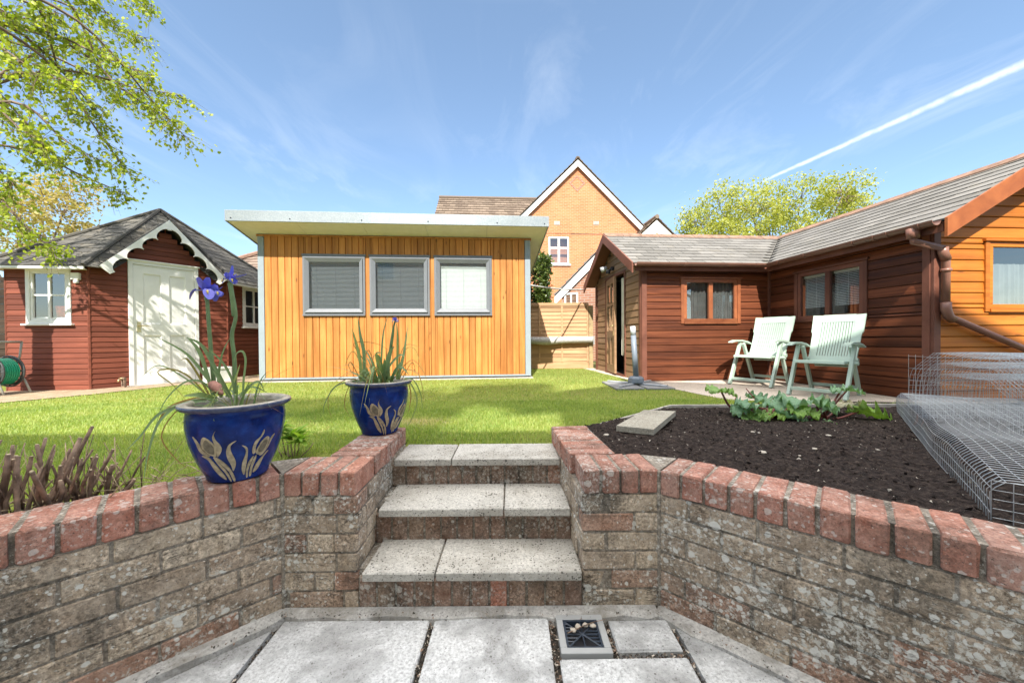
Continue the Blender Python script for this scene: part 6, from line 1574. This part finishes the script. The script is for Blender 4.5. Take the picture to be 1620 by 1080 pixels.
vpoly([(hx0, 0), (hx1, 0), (hx1, wz0), (hx0, wz0)]); vpoly([(hx0, wz1), (hx1, wz1), (hx1, fz_(hx1)), (hx0, fz_(hx0))] if hx1 < 0 or hx0 > 0 else [(hx0, wz1), (hx1, wz1), (hx1, fz_(hx1)), (0, zc_), (hx0, fz_(hx0))])
for x in (-HWD, HWD): mb.add([(x, 0, 0), (x, DPT, 0), (x, DPT, fz_(HWD)), (x, 0, fz_(HWD))], [(0, 1, 2, 3)], .5)
mb.add([(x, DPT, z) for x, z in G], [tuple(range(5))], .5)
if hx0 > 0: vpoly([(hx0, wz1), (hx0, wz1), (hx0, wz1)][:3])
mb.build('wall', 'house_brick', bh)
def brick_relief(pts_fn, name):
    mb = MB(); pts_fn(mb); return mb.build(name, 'shade_brick', bh)
wh = Wall((0, 0), (1, 0))
mb = MB(); wh.box(mb, hx0 - .1, hx1 + .1, .0, .02, wz1 + .03, wz1 + .36, .5); n = 12
mb.v.clear(); mb.f.clear(); mb.r.clear(); mb.mi.clear()
for i in range(n + 2):
    x = hx0 - .1 + (hx1 - hx0 + .2) * i / (n + 2); wh.box(mb, x + .006, x + (hx1 - hx0 + .2) / (n + 2) - .006, 0.001, .012, wz1 + .02, wz1 + .24, None)
mb.build('soldier_course', 'house_brick', bh)
for px in (881, 943):
    h = HF.hit(px, 353, 1, 0); mb = MB()
    wh.box(mb, h.x - .14, h.x + .14, .001, .015, h.z - .09, h.z + .09, .5)
    for k in range(3): wh.box(mb, h.x - .12, h.x + .12, .0151, .02, h.z - .07 + k * .05, h.z - .04 + k * .05, .5)
    mb.build('air_vent', 'plinth_stone', bh)
h = HF.hit(913, 290, 1, 0); mb = MB()
for k in range(4):
    a = k * math.pi / 2; c = V((h.x, 0, h.z)); q = [c + V((math.cos(a) * r_, -.012, math.sin(a) * r_)) for r_ in (.40, .29)] + [c + V((math.cos(a + math.pi / 2) * r_, -.012, math.sin(a + math.pi / 2) * r_)) for r_ in (.29, .40)]
    mb.poly_ext(q, V((0, .0115, 0)), .5)
mb.build('diamond_relief', 'shade_brick', bh)
mb = MB(); wh.ring(mb, hx0, hx1, wz0, wz1, .07, -.03, .02, .004, .5); mx2 = (hx0 + hx1) / 2; wh.box(mb, mx2 - .05, mx2 + .05, -.03, .018, wz0 + .07, wz1 - .07, .5)
mz = (wz0 + wz1) / 2 + .12; wh.box(mb, hx0 + .07, mx2 - .05, -.03, .015, mz - .045, mz + .045, .5); wh.box(mb, mx2 + .05, hx1 - .07, -.03, .015, mz - .045, mz + .045, .5)
for q in ((hx0 + .07, mx2 - .05), (mx2 + .05, hx1 - .07)):
    pass
wf = mb.build('window', 'white_paint', bh); pane(wh, wf, hx0 + .06, hx1 - .06, wz0 + .06, wz1 - .06, -.01, 'glass_grey')
mb = MB(); wh.box(mb, hx0 - .08, hx1 + .08, .0, .07, wz0 - .07, wz0 - .001, .5); mb.build('sill', 'white_paint', wf)
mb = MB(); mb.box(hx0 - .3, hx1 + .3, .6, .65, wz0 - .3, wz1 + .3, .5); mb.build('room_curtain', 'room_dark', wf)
for sg in (-1, 1):
    mb = MB(); e_ = V((sg * (HWD + .30), -.16, az - .12 - (HWD + .30) * ROOFS)); t_ = V((0, -.16, az - .12))
    mb.poly_ext([t_, e_, e_ - Z_ * .30, t_ - Z_ * .30], V((0, .03, 0)), .5); mb.build('bargeboard', 'white_paint', bh)
    mb = MB(); mb.add([t_ + V((0, .03, -.30)), e_ + V((0, .03, -.30)), e_ + V((0, .16, -.30)), t_ + V((0, .16, -.30))], [(0, 1, 2, 3)], .5); mb.build('verge_soffit', 'shade_brick', bh)
mb = MB()
for sg in (-1, 1):
    a, b = V((sg * (HWD + .35), -.22, az - .06 - (HWD + .35) * ROOFS)), V((sg * (HWD + .35), DPT, az - .06 - (HWD + .35) * ROOFS)); r0, r1 = V((0, -.22, az - .04)), V((0, DPT, az - .04))
    if sg < 0: tiles(mb, b, a, r0, r1, .30, .33, .035, 0, .006, .006)
    else: tiles(mb, a, b, r1, r0, .30, .33, .035, 0, .006, .006)
mb.tube([(0, -.16, az - .07), (0, DPT, az - .07)], .12, 8); mb.build('roof', 'house_tile', bh)
# the main range running left from the gable
YR = 21.5; rl, rr_ = HF.loc(at(695.5, 311, YR)), HF.loc(at(838, 318, YR))
zr = (rl.z + rr_.z) / 2; xl = rl.x; yR = YR - HY + .3
mb = MB(); tiles(mb, V((xl, yR - 3.8, zr - 3.8 * .80)), V((1.5, yR - 3.8, zr - 3.8 * .80)), V((1.5, yR, zr)), V((xl, yR, zr)), .34, .33, .04, 0, .006, .007)
tiles(mb, V((1.5, yR + 3.8, zr - 3.8 * .80)), V((xl, yR + 3.8, zr - 3.8 * .80)), V((xl, yR, zr)), V((1.5, yR, zr)), .34, .33, .04, 0, .006, .007)
mb.tube([(xl, yR, zr + .02), (1.5, yR, zr + .02)], .11, 8); mb.build('range_roof', 'house_tile', bh)
mb = MB(); zz = zr - 3.8 * .8; mb.box(xl + .12, 1.4, yR - 3.5, yR + 3.5, 0, zz + .2, .5); mb.add([(xl + .12, yR - 3.5, zz + .2), (xl + .12, yR + 3.5, zz + .2), (xl + .12, yR, zr - .15)], [(0, 1, 2)], .5); mb.build('range_wall', 'house_brick', bh)
# white dormer gable on the right
pk2 = HF.hit(1039, 346, 1, -1.2); hw2 = .95; mb = MB(); y = -1.2
mb.poly_ext([V((pk2.x - hw2, y, pk2.z - hw2 * .95 - .02)), V((pk2.x + hw2, y, pk2.z - hw2 * .95 - .02)), V((pk2.x, y, pk2.z - .06))], V((0, .06, 0)), .5); mb.box(pk2.x - hw2, pk2.x + hw2, y, y + .06, pk2.z - 3.0, pk2.z - hw2 * .95 - .021, .5); dm = mb.build('porch_gable', 'white_paint', bh)
mb = MB(); mb.poly_ext([V((pk2.x - .27, y - .01, pk2.z - hw2 * .95)), V((pk2.x + .27, y - .01, pk2.z - hw2 * .95)), V((pk2.x, y - .01, pk2.z - .62))], V((0, .0095, 0)), .5); mb.build('gable_recess', 'house_brick', dm)
mb = MB()
for sg in (-1, 1):
    a, b = V((pk2.x + sg * (hw2 + .16), y - .06, pk2.z - (hw2 + .16) * .95 + .06)), V((pk2.x + sg * (hw2 + .16), y + 2.2, pk2.z - (hw2 + .16) * .95 + .06)); r0, r1 = V((pk2.x, y - .06, pk2.z + .07)), V((pk2.x, y + 2.2, pk2.z + .07))
    if sg < 0: tiles(mb, b, a, r0, r1, .3, .33, .04)
    else: tiles(mb, a, b, r1, r0, .3, .33, .04)
mb.tube([(pk2.x, y - .06, pk2.z + .09), (pk2.x, y + 2.2, pk2.z + .09)], .10, 8); mb.build('porch_roof', 'house_tile', dm)
# low garage with its own gable, half hidden by the cabin
GY = 11.6; ge_ = at(884, 462, GY); gr_ = at(950, 388, GY); GF = Frame(V((ge_.x, GY, 0)), R(-20))
gg = tag(empty('brick_garage', GF.o, GF.a), 'low brick outbuilding with steep tiled roof and white verge, glimpsed beside the cabin gable', 'outbuilding')
gq = GF.hit(950, 392, 1, -.06); ez3 = ge_.z; gw = gq.x * 1.06; s3 = (gq.z - ez3) / gq.x
mb = MB(); mb.add([(0.1, 0, 0), (2 * gw, 0, 0), (2 * gw, 0, ez3), (gw, 0, ez3 + gw * s3 - .2), (.1, 0, ez3)], [(0, 1, 2, 3, 4)], .5); mb.add([(.1, 0, 0), (.1, 5, 0), (.1, 5, ez3), (.1, 0, ez3)], [(0, 1, 2, 3)], .5); mb.add([(2 * gw, 0, 0), (2 * gw, 5, 0), (2 * gw, 5, ez3), (2 * gw, 0, ez3)], [(0, 1, 2, 3)], .5); mb.build('wall', 'shade_brick', gg)
mb = MB(); tiles(mb, V((-.12, 5, ez3 - .10)), V((-.12, -.1, ez3 - .10)), V((gw, -.1, ez3 + gw * s3)), V((gw, 5, ez3 + gw * s3)), .26, .30, .04, 0, .006, .008); tiles(mb, V((2 * gw + .12, -.1, ez3 - .10)), V((2 * gw + .12, 5, ez3 - .10)), V((gw, 5, ez3 + gw * s3)), V((gw, -.1, ez3 + gw * s3)), .26, .30, .04, 0, .006, .008)
mb.build('roof', 'slate_grey', gg)
mb = MB(); mb.poly_ext([V((-.12, -.06, ez3 - .11)), V((gw, -.06, ez3 + gw * s3 - .04)), V((gw, -.06, ez3 + gw * s3 - .32)), V((-.12, -.06, ez3 - .40))], V((0, .03, 0)), .5); mb.build('bargeboard', 'white_paint', gg)
q = GF.hit(893, 470, 1, -.01); wl = Wall((0, 0), (1, 0)); mb = MB(); wl.ring(mb, q.x, q.x + .42, q.z - .35, q.z + .12, .05, -.02, .02); wl.box(mb, q.x + .19, q.x + .23, -.02, .018, q.z - .3, q.z + .07); wf = mb.build('window', 'white_paint', gg); pane(wl, wf, q.x + .05, q.x + .37, q.z - .3, q.z + .07, .003, 'glass_grey')
# neighbouring hipped roof seen between summerhouse and office
nb = tag(empty('hipped_bungalow', (-8.2, 13.6, 0)), 'brown-tiled hipped roof of a neighbouring building between summerhouse and office', 'house')
o = nb.location; hp = at(410, 378, 13.6) - o; e_l = at(296, 430, 12.2) - o; mb = MB()
ezn = e_l.z - .9; 
E0, E1, E2, E3 = V((e_l.x - 1.0, -2.6, ezn)), V((4.5, -2.6, ezn)), V((4.5, 5.5, ezn)), V((e_l.x - 1.0, 5.5, ezn)); R0, R1 = V((hp.x, 1.4, hp.z + .02)), V((3.0, 1.4, hp.z + .02))
tiles(mb, E0, E1, R1, R0, .30, .30, .03, 0, .005, .006); tiles(mb, E1, E2, R1, R1, .30, .30, .03); tiles(mb, E2, E3, R0, R1, .30, .30, .03); tiles(mb, E3, E0, R0, R0, .30, .30, .03, 0, .005, .006)
rf = mb.build('roof', 'brown_tile', nb)
mb = MB()
for a, b in ((E0, R0), (E3, R0), (R0, R1)): mb.tube([a + Z_ * .04, b + Z_ * .06], .10, 8)
mb.build('hip_tile', 'ridge_tile', rf)
mb = MB(); mb.box(E0.x + .3, 4.2, -2.3, 5.2, 0, ezn, .5); mb.build('wall', 'shade_brick', nb)

# ------------------------------------------------------------------ trees
def limb(mb, pts, r0, r1, n=8):
    out = []; P = [V(p) for p in pts]; P = [P[0]] + P + [P[-1]]
    for i in range(1, len(P) - 2):
        for k in range(5):
            t = k / 5; p0, p1, p2, p3 = P[i - 1], P[i], P[i + 1], P[i + 2]
            out.append(.5 * ((2 * p1) + (p2 - p0) * t + (2 * p0 - 5 * p1 + 4 * p2 - p3) * t * t + (3 * p1 - p0 - 3 * p2 + p3) * t ** 3))
    out.append(P[-2]); N = len(out); mb.tube(out, [r0 + (r1 - r0) * i / (N - 1) for i in range(N)], n); return out
TB = V((-6.95, 4.02, 0)); bt = tag(empty('birch_tree', TB), 'fresh green broadleaf tree overhanging the summerhouse roof with drooping twigs', 'tree')
mb = MB(); fork = V((-6.92, 4.05, 2.05)) - TB
limb(mb, [(0, 0, -.1), (.02, .01, .9), fork], .155, .125, 12)
L_ = []
L_.append(limb(mb, [fork, fork + V((.35, .0, 1.0)), fork + V((.9, -.2, 2.0)), fork + V((1.6, -.4, 3.2))], .095, .03)); L_.append(limb(mb, [fork, fork + V((-.3, .2, 1.1)), fork + V((-.5, .3, 2.6))], .10, .04))
lg = []
ends = [(292, 215, 3.9), (285, 150, 4.0), (270, 190, 3.7), (200, 270, 4.1), (195, 305, 4.2), (85, 395, 3.9), (230, 60, 4.2), (240, 8, 3.9), (215, 110, 4.4), (150, 60, 4.6), (120, 180, 4.5), (100, 260, 4.4), (30, 360, 4.4), (40, 200, 4.7), (20, 90, 4.8), (170, 200, 4.3), (90, 20, 4.1),
        (20, 290, 4.0), (150, 250, 3.6), (60, 120, 3.7), (10, 20, 4.0), (240, 120, 3.6), (-60, 120, 4.0), (-140, 220, 4.4), (60, -80, 4.2), (120, 130, 3.5), (190, 160, 4.6), (70, 230, 3.8), (250, 170, 4.2), (180, 30, 3.8)]
tips = []
for px, py, Y in ends:
    Y = Y + .35 + max(0, min(1, (px - 60) / 160)) * 1.15
    e_ = at(px, py, Y) - TB; src = random.choice(L_); s0 = src[random.randint(3, len(src) - 1)]
    if e_.z < 2.4: s0 = src[random.randint(2, 6)]
    m1 = s0.lerp(e_, .5) + V((random.gauss(0, .08), random.gauss(0, .08), .38 + .1 * random.random())); lg.append(limb(mb, [s0, m1, s0.lerp(e_, .82) + V((0, 0, .16)), e_], .022, .0035, 6))
P = []; 
for c in lg:
    n = len(c)
    for i in range(int(n * .35), n):
        for k in range(4 if i < n - 4 else 6):
            base = c[i].lerp(c[min(i + 1, n - 1)], random.random()); d = V((random.gauss(0, 1), random.gauss(0, 1), random.gauss(-.25, .6))).normalized() * random.uniform(.10, .38)
            tip = base + d + V((0, 0, -.10)); md = base.lerp(tip, .55) + V((0, 0, .03)); mb.tube([base, md, tip], [.0028, .002, .0012], 3, None, 0, False)
            for j in range(random.randint(4, 9)):
                t = random.uniform(.2, 1.05); q = base.lerp(md, t * 1.8) if t < .55 else md.lerp(tip, (t - .55) / .45); P.append(q + V((random.gauss(0, .02), random.gauss(0, .02), random.gauss(0, .02))))
mb.build('trunk', 'bark', bt, True)
Pn = np.array([tuple(p) for p in P]); leaf_mesh('crown', 'birch_leaf', Pn, .054, bt, .68, .7)
def crown_tree(name, base, blobs, nper, size, mat, label, cat, trunk_r, spread=1.0, clumpn=60, hollow=.4, asp=.6):
    root = tag(empty(name, base), label, cat); mb = MB(); Ps = []; Cl = []
    top = max(blobs, key=lambda b: b[0][2])[0]
    limb(mb, [(0, 0, -.2), (0, 0, top[2] * .3), (top[0] * .5, top[1] * .5, top[2] * .7)], trunk_r, trunk_r * .45, 8)
    for c, r_ in blobs:
        c = V(c); limb(mb, [(0, 0, top[2] * random.uniform(.25, .45)), c * .5 + V((0, 0, c.z * .12)), c], trunk_r * .35, trunk_r * .06, 6)
        for k in range(clumpn):
            d = V((random.gauss(0, 1), random.gauss(0, 1), random.gauss(0, 1))).normalized() * (random.uniform(hollow, 1.0) ** .5); cc = c + V((d.x * r_[0], d.y * r_[1], d.z * r_[2])); cs_ = random.uniform(.10, .22) * min(r_)
            if random.random() < .3: mb.tube([c.lerp(cc, .2), c.lerp(cc, .6) + V((0, 0, .1)), cc], [trunk_r * .05, trunk_r * .03, trunk_r * .015], 4, None, 0, False)
            v_ = random.random(); n = int(nper * random.uniform(.5, 1.4)); Ps.append(RNG.normal(0, 1, (n, 3)) * cs_ * np.array([1.2, 1.2, .8]) + np.array(cc)); Cl.append(np.full(n, v_))
    mb.build('trunk', 'bark', root, True); leaf_mesh('crown', mat, np.concatenate(Ps), size, root, asp, .3, np.concatenate(Cl)); return root
TY = 23.0; kx = TY / FPX
rt_b = V((at(1240, 400, TY).x, TY, 0))
bl = []
for px, py, rx_, rz_ in ((1115, 348, 30, 34), (1150, 330, 40, 42), (1190, 335, 45, 45), (1235, 325, 45, 45), (1285, 318, 45, 42), (1330, 318, 40, 36), (1362, 312, 26, 24), (1210, 380, 90, 40), (1300, 375, 70, 40), (1130, 385, 50, 30)):
    px = 1226 + (px - 1235) * .92
    p = at(px, py, TY) - rt_b; bl.append(((p.x, random.uniform(-1, 1), p.z), (rx_ * kx, 1.5, rz_ * kx)))
crown_tree('broadleaf_tree', rt_b, bl, 26, .155, 'tree_leaf', 'wide yellow-green tree rising behind the cabin roof', 'tree', .35, clumpn=80)
GYt = 11.0; kg = GYt / FPX; g_b = V((at(30, 400, GYt).x, GYt, 0)); bl = []
for px, py, r_ in ((20, 350, 34), (70, 320, 36), (110, 300, 30), (60, 375, 34), (120, 345, 28), (15, 300, 24), (10, 390, 25), (135, 370, 20), (-40, 340, 50)):
    p = at(px, py, GYt) - g_b; bl.append(((p.x, random.uniform(-.5, .5), p.z), (r_ * kg, .7, r_ * kg)))
crown_tree('golden_tree', g_b, bl, 11, .10, 'gold_leaf', 'sparse yellow-leaved tree behind the summerhouse roof', 'tree', .14, clumpn=55)

# ------------------------------------------------------------------ unseen house behind the viewpoint: outline shaped for patio shade, walls pale for bounce
oh = empty('house_behind', (0, -2.7, ZB)); oh['kind'] = 'structure'
mb = MB(); EH = 5.45 - ZB
mb.box(-9.5, -.35, -6.5, 0, 0, EH - .15, .5)
mb.poly_ext([V((-.35, 0, 0)), V((8, 0, 0)), V((8, 0, 6.3)), V((5.3, 0, 7.15 - ZB)), V((1.1, 0, 8.75 - ZB)), V((-.35, 0, 7.7 - ZB))], V((0, -7, 0)), .5)
o_ = mb.build('wall', 'pale_render', oh); 
mb = MB(); mb.prism([V((0, .18, EH - .16)), V((0, -3.2, EH + 2.2)), V((0, -6.6, EH - .16))], (-9.7, 0, 0), (-.36, 0, 0), .5); mb.build('roof', 'house_tile', oh)
mb = MB(); mb.box(-2.1, -1.75, -3.7, -2.9, EH + 1.2, 10.9 - ZB, .5); mb.build('added_chimney', 'own_house_brick', oh)  # added stack, placed to throw a dark stripe across the lawn
wl = Wall((8, 0), (-9.5, 0))
for q0, z0, w_, h_ in ((5.6, .0, 2.6, 2.15), (11.0, 1.0, 1.6, 1.2), (14.5, 1.0, 1.8, 1.2), (5.8, 3.3, 1.4, 1.2), (11.2, 3.5, 1.4, 1.2), (14.6, 3.5, 1.4, 1.2)):
    mb = MB(); wl.ring(mb, q0, q0 + w_, z0, z0 + h_, .07, .001, .04, 0, .5); wl.box(mb, q0 + w_ / 2 - .04, q0 + w_ / 2 + .04, .001, .039, z0 + .07, z0 + h_ - .07, .5); wf = mb.build('window', 'white_paint', oh); mb = MB(); wl.box(mb, q0 + .07, q0 + w_ - .07, .001, .01, z0 + .07, z0 + h_ - .07); mb.build('window_glass', 'glass_grey', wf)
tb_ = V((-3.3, -13.0, ZB)); bl = [((x, 0, 17.9 + .5 * math.sin(x * 2)), (.9, .6, .65)) for x in (-1.0, -.1, .9, 1.8)]
tt_ = crown_tree('unseen_shade_tree', tb_, bl, 30, .2, 'tree_leaf', 'x', 'x', .3, clumpn=40, hollow=.0)  # unseen tree, added to cast a soft band of shade on the lawn
for k in ('label', 'category'): del tt_[k]
tt_['kind'] = 'structure'
